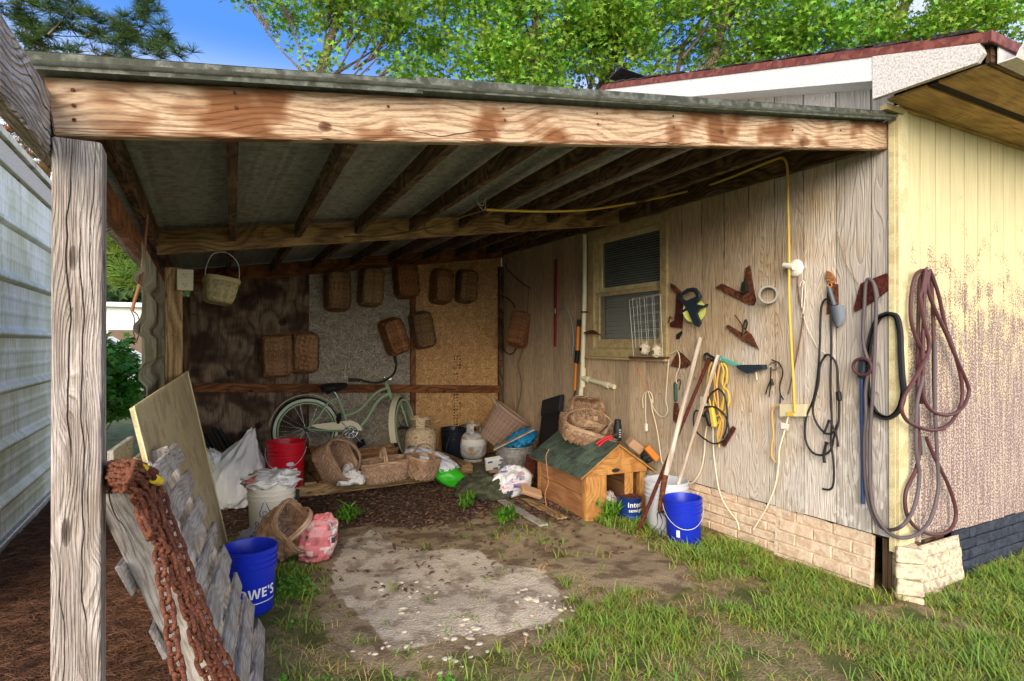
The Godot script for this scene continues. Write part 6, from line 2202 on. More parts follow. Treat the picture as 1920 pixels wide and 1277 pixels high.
	var spec := [
		["split-wood basket tipped on its side spilling crumpled white paper", P([1.05,0.139,-4.947])[0], Vector3(12, -38, -66), 0.17, 0.14, 0.19, M.splint, 2],
		["long split-wood basket with arched handle in middle of floor row", P([1.406,0.139,-4.907])[0], Vector3(0, -6, 4), 0.20, 0.13, 0.16, M.splint, 1],
		["split-wood basket with hoop handle beside the green bag", P([1.703,0.139,-4.86])[0], Vector3(8, 30, -6), 0.135, 0.12, 0.17, M.splint, 1],
		["brown split-wood basket standing behind the red bucket", P([1.005,0.139,-5.654])[0], Vector3(0, 12, 2), 0.17, 0.13, 0.15, M.splint2, 0],
		["brown split-wood basket at the back of row beneath the crank", P([1.529,0.139,-5.649])[0], Vector3(0, 4, 3), 0.21, 0.11, 0.12, M.splint2, 0]]
	for e in spec:
		t = thing("floor_basket", e[0], "basket", Vector3.ZERO, 0, "split-wood baskets on the floor pallet")
		var at: Vector3 = e[1]
		var deg: Vector3 = e[2]
		if deg.z < -40: at += Vector3(-0.12, 0.145, -0.06)
		t.transform = xf(at, deg)
		make_basket(t, e[6], e[3], e[4], e[5], 0.86, true, e[7], 0.04)
	# papers in the tipped basket
	t = thing("crumpled_paper", "crumpled white paper spilling from the tipped basket", "paper")
	for e in [[P([1.13,0.19,-4.914])[0], 0.055], [P([1.069,0.17,-4.936])[0], 0.06], [P([1.127,0.22,-5.06])[0], 0.05], [P([1.179,0.165,-4.901])[0], 0.042]]:
		b = mb()
		blob(b, xf(e[0] + Vector3(0, 0, 0.04), Vector3(rng.randf() * 90, rng.randf() * 90, 0)), Vector3(1.2, 0.9, 1) * e[1], rng.randi() % 999, 0.5, 2.2, 0.136, 20, 14)
		put(b, "wad", M.paper, t)
	# tan block basket hung before the bike wheel, upturned dome basket
	t = thing("peach_basket", "orange tan bent-wood basket propped in front of the rear wheel", "basket")
	var pk: Vector3 = P([0.989,0.295,-5.62])[0]
	b = mb()
	for k in 2:
		var xx := -0.055 + 0.11 * k
		b.strap(smooth([Vector3(xx, 0, 0.05), Vector3(xx, 0.14, 0.055), Vector3(xx, 0.19, 0.03), Vector3(xx, 0.2, -0.03), Vector3(xx, 0.15, -0.06), Vector3(xx, 0.0, -0.06)]), Vector3(1, 0, 0), 0.10, 0.004)
	t.position = Vector3(pk.x, base, pk.z)
	t.rotation.y = 0.3
	put(b, "bent_wood", M.splint4, t)
	b = mb()
	for k in 9: b.box(xf(Vector3(-0.08 + 0.08 * (k % 3), 0.04 + 0.05 * (k / 3), 0.0585)), Vector3(0.012, 0.009, 0.002), 0.0)
	put(b, "dark_knots", M.hole, t)
	t = thing("dome_basket", "dull olive upturned woven basket behind the white trash bag", "basket")
	var dm: Vector3 = P([0.51,0.258,-5.75])[0]
	t.transform = Transform3D(Basis(Vector3(1, 0, 0), Vector3(0, -1, 0.12), Vector3(0, 0.12, -1)).orthonormalized(), Vector3(dm.x, 0.3, dm.z))
	make_basket(t, M.splint3, 0.17, 0.15, 0.28, 0.7, false, 0, 0.03)
	# seed bag, cloths, carton, sack
	t = thing("soil_bag", "green and silver plastic bag slumped over the last basket", "bag")
	var ga: Vector3 = P([1.844,0.2,-5.086])[0]
	var gb: Vector3 = P([2.076,0.05,-4.865])[0]
	var dx := (gb - ga).normalized()
	var gx := Transform3D(Basis(dx, Vector3.UP, dx.cross(Vector3.UP)).orthonormalized(), ga.lerp(gb, 0.62))
	b = mb()
	blob(b, gx, Vector3(0.23, 0.085, 0.12), 41, 0.16, 0.9, 0.012, 44, 26, func(q, d): return Vector3(q.x, q.y, q.z * (1.0 - 0.35 * maxf(d.x, 0))))
	put(b, "full_end", M.baggreen, t)
	b = mb()
	blob(b, Transform3D(gx.basis * Basis.from_euler(Vector3(0, 0.1, 0.12)), ga.lerp(gb, 0.14) + Vector3(0, 0.05, 0)), Vector3(0.22, 0.07, 0.12), 43, 0.35, 1.3)
	put(b, "folded_end", M.bagsilver, t)
	b = mb()
	blob(b, Transform3D(gx.basis, ga.lerp(gb, 0.33) + Vector3(-0.02, 0.02, 0.09)), Vector3(0.075, 0.03, 0.035), 44, 0.4, 1.5)
	put(b, "torn_flap", M.baggreen, t)
	b = mb()
	b.tube([Vector3(0, 0, 0), Vector3(0.03, 0.03, 0), Vector3(0.05, 0.01, 0)], 0.012, 6)
	# felt and olive sheets
	for e in [["roofing_felt", "grey roofing felt scrap lying between carton and green bag", P([2.535,0.02,-5.354])[0], Vector3(0.24, 0.035, 0.2), M.feltgrey, 51, "felt"], ["olive_cloth", "dark olive canvas heaped in front of the printed sack", P([2.198,0.05,-4.536])[0], Vector3(0.24, 0.1, 0.19), M.olive, 53, "cloth"]]:
		b = mb()
		blob(b, xf(e[2], Vector3(0, 20, 0)), e[3], e[5], 0.5, 0.9, 0.004, 44, 26)
		solo(b, e[0], e[4], e[1], e[6])
	t = thing("carton", "white and blue printed carton on a flattened cardboard tray", "carton")
	b = mb()
	var cp: Vector3 = P([2.523,0.14,-5.053])[0]
	b.box(xf(cp, Vector3(28, -12, 8)), Vector3(0.19, 0.12, 0.05), 0.002)
	put(b, "box", M.paper, t)
	for e in [Vector3(-0.05, 0.04, 0.026), Vector3(0.06, 0.045, 0.026), Vector3(0.0, -0.045, 0.026), Vector3(0.05, -0.01, 0.026)]:
		b = mb()
		b.box(xf(cp, Vector3(28, -12, 8)) * xf(e), Vector3(0.045, 0.02, 0.0015), 0.0)
		put(b, "print", M.inkblue, t)
	b = mb()
	b.box(xf(P([2.654,0.07,-5.082])[0], Vector3(4, -8, 3)), Vector3(0.36, 0.03, 0.16), 0.003)
	put(b, "tray", M.card, t)
	M.sackprint = print_texture(61, c8(226, 224, 224), [c8(58, 66, 160), c8(196, 74, 86), c8(226, 224, 224), c8(216, 216, 222)], 0.5)
	b = mb()
	var sp: Vector3 = P([2.372,0.05,-4.443])[0]
	blob(b, xf(sp + Vector3(0, 0.04, 0), Vector3(0, 10, 6)), Vector3(0.19, 0.13, 0.12), 63, 0.28, 1.0, 0.004, 48, 30)
	solo(b, "printed_sack", M.sackprint, "crumpled white sack with red and blue print beside the dog house", "sack")
	b = mb()
	b.box(xf(P([2.404,0.08,-4.248])[0] + Vector3(0, 0, 0.1), Vector3(-50, 20, -35)), Vector3(0.19, 0.09, 0.045), 0.012)
	solo(b, "brown_block", M.card, "brown moulded cardboard block lying on the printed sack", "block")
	for e in [[P([2.185,0.012,-4.259, 2.15,0.012,-3.534]), 0.07, "pale"], [P([2.378,0.014,-4.203, 2.352,0.014,-3.603]), 0.085, "brown"]]:
		b = mb()
		b.bar(e[0][0], e[0][1], 0.014, e[1], Vector3.UP, 0.003)
		solo(b, "loose_board", M.pallet if e[2] == "pale" else M.pine, "%s short board lying on the dirt beside the dog house" % e[2], "board")
	b = mb()
	b.bar(P([2.533,0.081,-4.429])[0], P([2.657,0.274,-4.589])[0], 0.09, 0.03, Vector3(1, 0, 0), 0.004)
	solo(b, "rusty_stake", M.rust_red, "dark rusty slab standing at the dog house's far corner", "slab")
	# block, buckets and can at the right of the dog house
	t = thing("concrete_block", "pale grey concrete block behind the grey bucket", "block", P([3.152,0,-3.613])[0] + Vector3(0.02, 0, 0.0), 0.1)
	b = mb()
	b.box(xf(Vector3(0, 0.135, 0)), Vector3(0.2, 0.27, 0.22), 0.008)
	put(b, "block", M.concrete, t)
	t = bucket("grey_bucket", "light grey plastic bucket behind the leaning tool handles", xf(P([2.918,-0.03,-3.138])[0], Vector3(0, 60, 0)), 0.152, 0.36, M.greybucket)
	t = bucket("blue_bucket", "bright blue plastic bucket standing in grass by the side wall", xf(P([2.832,-0.03,-2.827])[0] + Vector3(0, 0, -0.05), Vector3(0, -35, 2)), 0.122, 0.31, M.bluebucket, 1, "blue buckets")
	b = mb()
	b.lathe([Vector2(0.1125, 0.075), Vector2(0.1130, 0.12)], 6, Transform3D.IDENTITY, 1.95, 2.15)
	put(b, "sticker", M.paper, t)
	t = thing("paint_can", "blue paint can with rusty lid half sunk in grass by dog house door", "paint can", P([2.824,-0.02,-3.419])[0])
	b = mb()
	b.lathe([Vector2(0, 0), Vector2(0.083, 0), Vector2(0.085, 0.004), Vector2(0.083, 0.01), Vector2(0.083, 0.17), Vector2(0.087, 0.175), Vector2(0.087, 0.182), Vector2(0.078, 0.184)], 28)
	put(b, "body", M.can, t)
	b = mb()
	b.lathe([Vector2(0.078, 0.184), Vector2(0.074, 0.177), Vector2(0, 0.177)], 28)
	put(b, "lid", M.rust, t)
	wrap_text(t, "interior", 0.045, 0.083, 0.135, 1.45, M.paper)
	wrap_text(t, "semi-gloss", 0.03, 0.083, 0.095, 1.45, M.paper)
	b = mb()
	b.lathe([Vector2(0.0838, 0.03), Vector2(0.0838, 0.055)], 16, Transform3D.IDENTITY, 0.6, 2.4)
	put(b, "label_stripe", M.inkblue, t)

func build_dog_house() -> void:
	var t := thing("dog_house", "small plywood dog house with green shingled gable roof", "dog house", Vector3(2.50, -0.012, -3.53), deg_to_rad(-5))
	var b: MB
	var W := 0.53
	var D := 0.80
	var H := 0.36
	# side of two panels with corner posts
	for sx in [0.0, W]:
		for k in 2:
			b = mb()
			b.box(xf(Vector3(sx + (0.008 if sx == 0.0 else -0.008), 0.095 + k * 0.172, -D / 2)), Vector3(0.012, 0.168, D - 0.09), 0.003, 2)
			put(b, "side_panel", M.dogpanel, t)
	for sx in [0.0, W]:
		for sz in [0.0, -D]:
			b = mb()
			b.box(xf(Vector3(sx + (0.024 if sx == 0.0 else -0.024), H / 2, sz + (-0.024 if sz == 0.0 else 0.024))), Vector3(0.052, H, 0.052), 0.004, 1)
			put(b, "corner_post", M.dogwood, t)
	b = mb()
	b.box(xf(Vector3(W / 2, 0.185, -D + 0.01)), Vector3(W - 0.1, H - 0.01, 0.012), 0.002, 1)
	put(b, "back_panel", M.dogwood, t)
	b = mb()
	b.box(xf(Vector3(W / 2, 0.012, -D / 2)), Vector3(W - 0.03, 0.012, D - 0.05), 0.002)
	put(b, "floor_panel", M.dogwood, t)
	# front: boards either side of the door and the gable above
	for e in [[0.0, 0.175], [0.335, 0.41]]:
		b = mb()
		b.box(xf(Vector3((e[0] + e[1]) / 2, 0.165, 0.008)), Vector3(e[1] - e[0], 0.33, 0.014), 0.003, 1)
		put(b, "front_board", M.dogwood, t)
	b = mb()
	b.extrude(PackedVector2Array([Vector2(0, 0.332), Vector2(W, 0.332), Vector2(W, H), Vector2(W / 2, 0.545), Vector2(0, H)]), 0.014, xf(Vector3(0, 0, 0.012)))
	for i in b.U.size(): b.U[i] = b.U[i] * Vector2(1, 1)
	put(b, "gable", M.dogwood, t)
	b = mb()
	b.extrude(PackedVector2Array([Vector2(0, H), Vector2(W, H), Vector2(W / 2, 0.545)]), 0.012, xf(Vector3(0, 0, -D + 0.01)))
	put(b, "gable", M.dogwood, t)
	b = mb()
	b.lathe([Vector2(0, 0.004), Vector2(0.028, 0.003), Vector2(0.03, 0)], 18, Transform3D(Basis(Vector3(1.2, 0, 0), Vector3(0, 0, 1), Vector3(0, -0.5, 0)), Vector3(0.25, 0.358, 0.0195)))
	put(b, "badge", M.darkmetal, t)
	# roof decks and shingles
	var rise := 0.185 / (W / 2)
	for s in 2:
		var dirx := -1.0 if s == 0 else 1.0
		var ridge := Vector3(W / 2, 0.552, 0)
		var eave := Vector3(W / 2 + dirx * (W / 2 + 0.06), 0.552 - rise * (W / 2 + 0.06), 0)
		var zc := Vector3(0, 0, -D / 2 - 0.0)
		b = mb()
		b.bar(ridge + zc, eave + zc, D + 0.1, 0.012, Vector3(0, 0, 1), 0.002)
		put(b, "roof_deck", M.dogwood, t)
		var nrm := (eave - ridge).cross(Vector3(0, 0, 1)) * -dirx
		nrm = nrm.normalized()
		if nrm.y < 0: nrm = -nrm
		for r in 3:
			var lo := 1.0 - r / 3.0
			var hi := maxf(lo - 0.40, 0.0)
			var z := 0.055 - (0.09 if r % 2 == 1 else 0.0)
			var zs := [0.055]
			while z > -D - 0.02:
				if z < 0.05: zs.append(z)
				z -= 0.18
			zs.append(-D - 0.05)
			for k in zs.size() - 1:
				var za: float = zs[k]
				var zb: float = zs[k + 1]
				if za - zb < 0.02: continue
				b = mb()
				b.jit = 0.002
				b.col = Color(1, 1, 1) * rng.randf_range(0.55, 1.2)
				var p0 := ridge.lerp(eave, lo + 0.01) + nrm * 0.0115
				var p1 := ridge.lerp(eave, hi) + nrm * 0.0085
				b.bar(p0 + Vector3(0, 0, (za + zb) / 2), p1 + Vector3(0, 0, (za + zb) / 2), za - zb - 0.003, 0.004, Vector3(0, 0, 1), 0.001)
				put(b, "shingle", M.greenshingle, t)
	# bedding inside
	b = mb()
	for k in 14: blob(b, xf(Vector3(0.25 + rng.randf_range(-0.08, 0.08), 0.06 + 0.03 * (k % 3), -0.06 - rng.randf() * 0.1)), Vector3(0.04, 0.035, 0.04), k, 0.5, 2.0, -9.0, 12, 8)
	var bed := solo(b, "plastic_bedding", smat(c8(196, 186, 180), 0.4), "pale crumpled plastic stuffing inside the dog house door", "stuffing")
	bed.transform = t.transform
	cord("dog_house_string", smat(c8(196, 136, 96), 0.8), 0.003, P([2.442,0.46,-3.933, 2.42,0.405,-3.945, 2.427,0.3,-3.941, 2.435,0.195,-3.937, 2.413,0.111,-3.949, 2.42,0.027,-3.945, 2.427,-0.015,-3.941]), "thin tan string hanging down the dog house side", "string")
	# things on its roof
	t = thing("broken_basket", "broken split-wood basket lying on the dog house roof", "basket")
	var c: Vector3 = P([2.747,0.505,-3.917])[0]
	t.transform = Transform3D(Basis.from_euler(Vector3(0.25, -0.35, -0.34)), c)
	make_basket(t, M.splint, 0.23, 0.15, 0.13, 0.8, true, 2, 0.045)
	t = thing("torn_basket", "torn half of a splint basket leaning behind the broken one", "basket")
	c = P([2.855,0.688,-4.086])[0]
	t.transform = Transform3D(Basis.from_euler(Vector3(1.25, -0.3, -0.5)), c)
	make_basket(t, M.splint, 0.19, 0.13, 0.09, 0.85, true, 0, 0.045)
	t = thing("red_pliers", "red handled pliers lying on the dog house ridge", "pliers")
	for k in 2:
		b = mb()
		var e: Array = P([2.696,0.523,-3.66, 2.739,0.555,-3.637, 2.801,0.584,-3.604]) if k == 0 else P([2.698,0.506,-3.636, 2.738,0.547,-3.615, 2.795,0.575,-3.584])
		b.tube(smooth(e), [0.011, 0.011, 0.009], 8)
		put(b, "handle", M.red, t)
	b = mb()
	b.bar(P([2.801,0.58,-3.604])[0], P([2.848,0.605,-3.579])[0], 0.022, 0.014, Vector3.UP, 0.003)
	put(b, "jaws", M.darkmetal, t)
	t = thing("spray_can", "black spray can standing behind the dog house ridge", "spray can", P([2.954,0.517,-3.726])[0])
	b = mb()
	b.lathe([Vector2(0, 0), Vector2(0.031, 0), Vector2(0.032, 0.004), Vector2(0.032, 0.12), Vector2(0.026, 0.135), Vector2(0.026, 0.165), Vector2(0.024, 0.168), Vector2(0, 0.168)], 20)
	put(b, "body", M.black, t)
	b = mb()
	for k in 4: b.lathe([Vector2(0.0324, 0.03 + k * 0.018), Vector2(0.0324, 0.038 + k * 0.018)], 6, Transform3D.IDENTITY, 1.2, 1.9)
	put(b, "label_print", M.wire, t)
	var stick_lab := ["grey", "tan", "brown"]
	for k in 3:
		b = mb()
		var e: Array = [P([2.884,0.566,-3.843, 2.968,0.67,-3.798]), P([2.903,0.553,-3.833, 2.956,0.678,-3.805]), P([2.805,0.519,-3.852, 2.911,0.631,-3.795])][k]
		b.bar(e[0], e[1], 0.02, 0.008, Vector3(0, 0, 1), 0.002)
		solo(b, "kindling_stick", [M.pallet, M.splint, M.rust][k], "%s sliver of wood lying beside the spray can" % stick_lab[k], "stick")
	b = mb()
	b.box(xf(P([3.049,0.477,-3.607])[0], Vector3(10, -20, -38)), Vector3(0.17, 0.075, 0.09), 0.008)
	solo(b, "worn_block", M.card, "worn tan wooden block behind the dog house roof slope", "block")
	b = mb()
	b.bar(P([3.045,0.495,-3.496])[0], P([3.121,0.396,-3.455])[0], 0.05, 0.04, Vector3(0.5, 0.6, 0), 0.004)
	solo(b, "orange_bar", M.orangewood, "orange brown painted bar at the low edge of the dog house roof", "bar")
	b = mb()
	blob(b, xf(P([3.079,0.413,-3.523])[0]), Vector3(0.045, 0.04, 0.04), 77, 0.4, 1.4)
	solo(b, "dark_rag", M.black, "small black rag beside the orange bar", "rag")

# ---------------------------------------------------------------- low side of the shelter
func build_left_things() -> void:
	var t: Node3D
	var b: MB
	# cream sheet leaning on the mid post
	t = thing("cream_sheet", "large cream door panel leaning against the mid post", "panel")
	var tr := Vector3(-0.055, 1.117, -4.2)
	var tl := Vector3(-0.215, 1.05, -2.66)
	var br := Vector3(0.175, 0.0, -4.12)
	var bl := Vector3(0.02, 0.0, -2.55)
	var n := (tl - tr).cross(br - tr).normalized()
	if n.x < 0: n = -n
	b = mb()
	b.quad(tl, bl, br, tr, n)
	b.quad(tl - n * 0.014, bl - n * 0.014, br - n * 0.014, tr - n * 0.014, -n)
	b.quad(tl, tr, tr - n * 0.014, tl - n * 0.014, Vector3.UP)
	b.quad(tr, br, br - n * 0.014, tr - n * 0.014, Vector3(0, 0, -1))
	b.quad(tl, bl, bl - n * 0.014, tl - n * 0.014, Vector3(0, 0, 1))
	put(b, "sheet", M.creamboard, t)
	b = mb()
	for e in [[tl, tr], [tr, br], [tl, bl]]: b.bar(e[0] + n * 0.002, e[1] + n * 0.002, 0.012, 0.006, n.cross(e[1] - e[0]), 0.001)
	put(b, "edge_moulding", M.creampaint, t)
	# leaning pallet
	t = thing("leaning_pallet", "silver grey pallet leaning against the front post under the chain", "pallet")
	var P0 := Vector3(0.285, -0.037, -2.835)
	var S := Vector3(-0.331, 0.85, 0).normalized()
	var T := Vector3(0.1, 0, -0.995)
	var N := T.cross(S).normalized()
	if N.x < 0: N = -N
	for k in 8:
		b = mb()
		b.jit = 0.007
		var a := 0.085 + k * 0.1235
		var c := P0 + S * a - N * 0.01
		b.bar(c + T * rng.randf_range(-0.03, 0.01), c - T * (0.86 + rng.randf_range(-0.02, 0.02)), 0.076 + rng.randf_range(-0.008, 0.008), 0.018, S, 0.004)
		put(b, "slat", M.pallet, t)
	for e in [0.1, 0.45, 0.79]:
		b = mb()
		b.jit = 0.003
		var c: Vector3 = P0 - T * e - N * 0.066
		b.bar(c + S * 0.02, c + S * 1.0, 0.09, 0.036, N, 0.005)
		put(b, "stringer", M.pallet, t)
	for k in 5:
		b = mb()
		b.jit = 0.006
		var c := P0 + S * (0.1 + k * 0.215) - N * 0.122
		b.bar(c + T * 0.0, c - T * 0.84, 0.10, 0.018, S, 0.004)
		put(b, "slat", M.pallet, t)
	# rusty chain: heap over the top, single run and thick run hanging down
	t = thing("rusty_chain", "heavy rust-red chain draped over the leaning pallet", "chain")
	var lb := mb()
	lb.off = Vector2.ZERO
	var pts := []
	for i in 16:
		var an := TAU * i / 16.0
		pts.append(Vector3(cos(an) * 0.0135, sin(an) * 0.0135 + (0.0125 if sin(an) > 0 else -0.0125), 0))
	lb.tube(pts, 0.0056, 6, true)
	var lm := lb.mesh(M.chain)
	var runs := [
		P([-0.121,0.902,-2.108, -0.125,0.872,-1.953, -0.107,0.809,-1.896, -0.092,0.765,-1.864, -0.085,0.729,-1.794, -0.074,0.682,-1.725, -0.06,0.633,-1.672, -0.051,0.592,-1.611, -0.041,0.554,-1.565, -0.03,0.517,-1.525, -0.021,0.485,-1.49]),
		P([-0.248,0.922,-2.085]) + P([-0.154,0.98,-1.761, -0.135,0.949,-1.837, -0.116,0.856,-1.986, -0.088,0.776,-1.954, -0.061,0.705,-1.946, -0.034,0.627,-1.914, -0,0.533,-1.884, 0.029,0.45,-1.852, 0.052,0.383,-1.824, 0.07,0.325,-1.783]),
		P([-0.258,0.884,-2.113]) + P([-0.15,0.982,-1.651, -0.134,0.943,-1.765, -0.118,0.863,-1.833, -0.096,0.799,-1.798, -0.066,0.725,-1.816, -0.04,0.652,-1.787, -0.015,0.578,-1.749, 0.002,0.518,-1.688, 0.03,0.444,-1.673, 0.041,0.407,-1.646]),
		P([-0.252,0.912,-2.064]) + P([-0.159,0.985,-1.736, -0.134,0.958,-1.878, -0.109,0.869,-2.105, -0.086,0.801,-2.069, -0.057,0.717,-2.034, -0.031,0.647,-2.015, -0.003,0.562,-1.969, 0.03,0.471,-1.945, 0.062,0.386,-1.939, 0.094,0.3,-1.922, 0.11,0.253,-1.898]),
		P([-0.245,0.903,-2.061]) + P([-0.147,0.989,-1.655, -0.13,0.948,-1.772, -0.111,0.865,-1.85, -0.089,0.806,-1.844, -0.069,0.754,-1.841, -0.048,0.687,-1.793, -0.023,0.615,-1.765, 0.01,0.526,-1.741, 0.04,0.451,-1.75, 0.069,0.375,-1.745]),
		P([-0.251,0.863,-2.132]) + P([-0.162,0.941,-1.747, -0.142,0.939,-1.724, -0.132,0.879,-1.804, -0.118,0.832,-1.765, -0.104,0.803,-1.788, -0.102,0.818,-1.863, -0.095,0.826,-1.97, -0.108,0.872,-2.016, -0.134,0.926,-1.968, -0.152,0.983,-1.799]) + P([-0.244,0.93,-2.105]),
		P([-0.245,0.932,-2.061]) + P([-0.153,1.001,-1.696, -0.128,0.991,-1.688, -0.117,0.904,-1.894, -0.095,0.843,-1.872, -0.075,0.786,-1.857, -0.062,0.759,-1.87])]
	for r in runs:
		var sp := smooth(r, 10)
		var acc := 0.0
		var step := 0.0375
		var flip := 0
		for i in sp.size() - 1:
			var a: Vector3 = sp[i]
			var c: Vector3 = sp[i + 1]
			var L := a.distance_to(c)
			while acc < L:
				var q := a.lerp(c, acc / L)
				var y := (c - a).normalized()
				var z := N.rotated(y, (0.75 if flip % 2 == 0 else -0.8) + rng.randf_range(-0.25, 0.25))
				z = (z - y * z.dot(y)).normalized()
				reuse(lm, "link", Transform3D(Basis(y.cross(z), y, z), q), t)
				flip += 1
				acc += step
			acc -= L
	t = thing("chain_hook", "yellow tipped chain binder lying on the chain heap", "hook")
	b = mb()
	b.tube(smooth(P([-0.138,1.006,-1.7, -0.128,0.989,-1.74, -0.119,0.976,-1.777])), [0.012, 0.012, 0.01], 8)
	b.tube(P([-0.1,0.938,-1.818, -0.092,0.925,-1.849]), 0.013, 8)
	put(b, "grip", smat(c8(226, 190, 40), 0.5), t)
	b = mb()
	b.tube(smooth(P([-0.121,0.979,-1.77, -0.111,0.961,-1.799, -0.098,0.935,-1.826])), 0.008, 7)
	put(b, "shank", M.rust_red, t)
	# grey board and cloth behind the pallet top
	b = mb()
	b.bar(P([-0.405,0.663,-3.735])[0], P([-0.348,0.676,-4.158])[0], 0.13, 0.03, Vector3(0, 1, 0.2), 0.004)
	solo(b, "grey_timber", M.pallet, "short grey timber propped behind the leaning pallet", "timber")
	# blue bucket behind the pallet
	t = bucket("blue_bucket", "deep blue bucket behind the leaning pallet slats", xf(P([0.215,0,-3.066])[0] + Vector3(0.01, 0, -0.06), Vector3(0, 10, 0)), 0.125, 0.31, M.bluebucket, 0, "blue buckets")
	wrap_text(t, "LOWE'S", 0.062, 0.1145, 0.11, 1.62, M.paper)
	b = mb()
	b.lathe([Vector2(0.1155, 0.155), Vector2(0.1165, 0.160)], 20, Transform3D.IDENTITY, 0.2, 2.3)
	b.lathe([Vector2(0.1115, 0.06), Vector2(0.1125, 0.065)], 20, Transform3D.IDENTITY, 0.2, 2.3)
	put(b, "printed_line", M.paper, t)
	# white bucket full of rubbish
	t = bucket("white_bucket", "white bucket with blue drop print overflowing with plastic rubbish", xf(P([0.432,0,-4.142])[0] + Vector3(0.01, 0, -0.12), Vector3(0, 0, 0)), 0.152, 0.365, M.whitebucket)
	wrap_text(t, "CHEMICAL", 0.034, 0.141, 0.115, 1.85, M.inkblue)
	wrap_text(t, "COMPANY", 0.034, 0.140, 0.085, 1.85, M.inkblue)
	b = mb()
	for e in [[Vector2(0, 0.08), Vector2(-0.034, 0.0)], [Vector2(-0.034, 0.0), Vector2(-0.03, -0.025)], [Vector2(-0.03, -0.025), Vector2(0.03, -0.025)], [Vector2(0.03, -0.025), Vector2(0.034, 0.0)], [Vector2(0.034, 0.0), Vector2(0, 0.08)]]:
		var pp := []
		for k in 5:
			var v: Vector2 = e[0].lerp(e[1], k / 4.0)
			var aa := 1.95 - v.x / 0.143
			pp.append(Vector3(cos(aa) * 0.1445, 0.19 + v.y, sin(aa) * 0.1445))
		b.tube(pp, 0.0025, 5)
	for k in 12:
		var a0 := TAU * k / 12.0
		var aa := 1.95 - cos(a0) * 0.014 / 0.143
		b.box(xf(Vector3(cos(aa) * 0.1445, 0.185 + sin(a0) * 0.014, sin(aa) * 0.1445)), Vector3(0.005, 0.005, 0.005), 0.001)
	put(b, "drop_emblem", M.inkblue, t)
	b = mb()
	b.bar(Vector3(0.158, 0.20, 0.05), Vector3(0.162, 0.30, 0.05), 0.03, 0.02, Vector3(0, 0, 1), 0.004)
	put(b, "handle_grip", M.black, t)
	var wp: Vector3 = t.position
	b = mb()
	blob(b, xf(wp + Vector3(0.0, 0.375, 0.0)), Vector3(0.142, 0.05, 0.142), 91, 0.6, 1.6, -9, 40, 24)
	solo(b, "rubbish_bag", M.bagwhite, "crumpled clear white bag bulging from top of white bucket", "bag")
	b = mb()
	blob(b, xf(wp + Vector3(-0.10, 0.38, 0.05), Vector3(0, 0, 10)), Vector3(0.06, 0.03, 0.05), 92, 0.4, 1.6)
	solo(b, "pink_wrapper", smat(c8(206, 120, 116), 0.4), "pink wrapper poking from the white bucket", "wrapper")
	# red bucket on the floor pallet
	t = bucket("red_bucket", "red plastic bucket standing before the bicycle's rear wheel", xf(P([0.636,0.135,-4.966])[0] + Vector3(0, 0, -0.1), Vector3(0, -20, 0)), 0.15, 0.365, M.red, 1)
	b = mb()
	b.lathe([Vector2(0.1375, 0.09), Vector2(0.141, 0.16)], 6, Transform3D.IDENTITY, 0.72, 1.0)
	put(b, "sticker", M.paper, t)
	b = mb()
	for k in 7: b.lathe([Vector2(0.1383, 0.1), Vector2(0.141, 0.15)], 2, Transform3D.IDENTITY, 0.75 + k * 0.034, 0.762 + k * 0.034 + 0.004 * (k % 3))
	put(b, "barcode", M.ink, t)
	b = mb()
	blob(b, xf(Vector3(0.06, 0.2, 0.128), Vector3(0, 24, 0)), Vector3(0.03, 0.016, 0.003), 3, 0.1, 1.0, -9, 16, 10)
	put(b, "emblem", smat(c8(196, 190, 214), 0.5), t)
	# big white bag
	t = thing("trash_bag", "big knotted white trash bag slumped beside the white bucket", "trash bag")
	var bp: Vector3 = P([0.276,0,-5.086])[0]
	b = mb()
	blob(b, xf(bp + Vector3(0.0, 0.21, -0.06), Vector3(0, 30, -10)), Vector3(0.185, 0.25, 0.17), 95, 0.15, 1.2, 0.006, 96, 60, func(q, d):
		var an2: float = atan2(d.z, d.x)
		var k: float = (1.0 + 0.075 * sin(an2 * 12.0 + d.y * 4.0) * smoothstep(-0.4, 0.7, d.y)) * (1.0 - 0.5 * smoothstep(0.35, 1.0, d.y))
		return Vector3(q.x * k, q.y, q.z * k) + Vector3(0.07, 0.14, 0) * pow(maxf(d.y, 0), 2.0))
	put(b, "bag", M.bagwhite, t)
	b = mb()
	blob(b, xf(bp + Vector3(-0.14, 0.36, -0.06), Vector3(0, 0, 30)), Vector3(0.05, 0.1, 0.05), 96, 0.5, 1.5)
	put(b, "tied_corner", M.bagwhite, t)
	# black pipes
	for k in 5:
		b = mb()
		var e: Array = P([0.074,0.496,-5.861, 0.249,0.246,-5.767])
		var o := Vector3(0.05, 0.012, 0.0) * (k - 2) + Vector3(0, 0.03 * (k % 2), 0)
		b.tube([e[0] + o, e[1] + o + Vector3(0.0, -0.1, 0.05)], 0.021, 10)
		solo(b, "black_pipe", M.black, ["lowest", "second", "third", "fourth", "outermost"][k] + " black plastic pipe of the bundle behind the trash bag", "pipe", "bundle of black pipes")
	# tipped splint basket and torn feed bag
	t = thing("tipped_basket", "splint basket with hoop handle tipped over by the white bucket", "basket")
	var k0: Vector3 = P([0.445,0,-3.758])[0]
	t.transform = Transform3D(Basis.from_euler(Vector3(0.45, -0.5, -1.0)), k0 + Vector3(-0.05, 0.13, -0.02))
	make_basket(t, M.splint, 0.135, 0.13, 0.19, 0.85, true, 1, 0.05)
	M.redprint = print_texture(67, c8(216, 120, 124), [c8(226, 220, 214), c8(206, 92, 100), c8(226, 214, 206), c8(60, 50, 52), c8(222, 140, 140)], 0.9)
	b = mb()
	var fp: Vector3 = P([0.615,0,-3.599])[0]
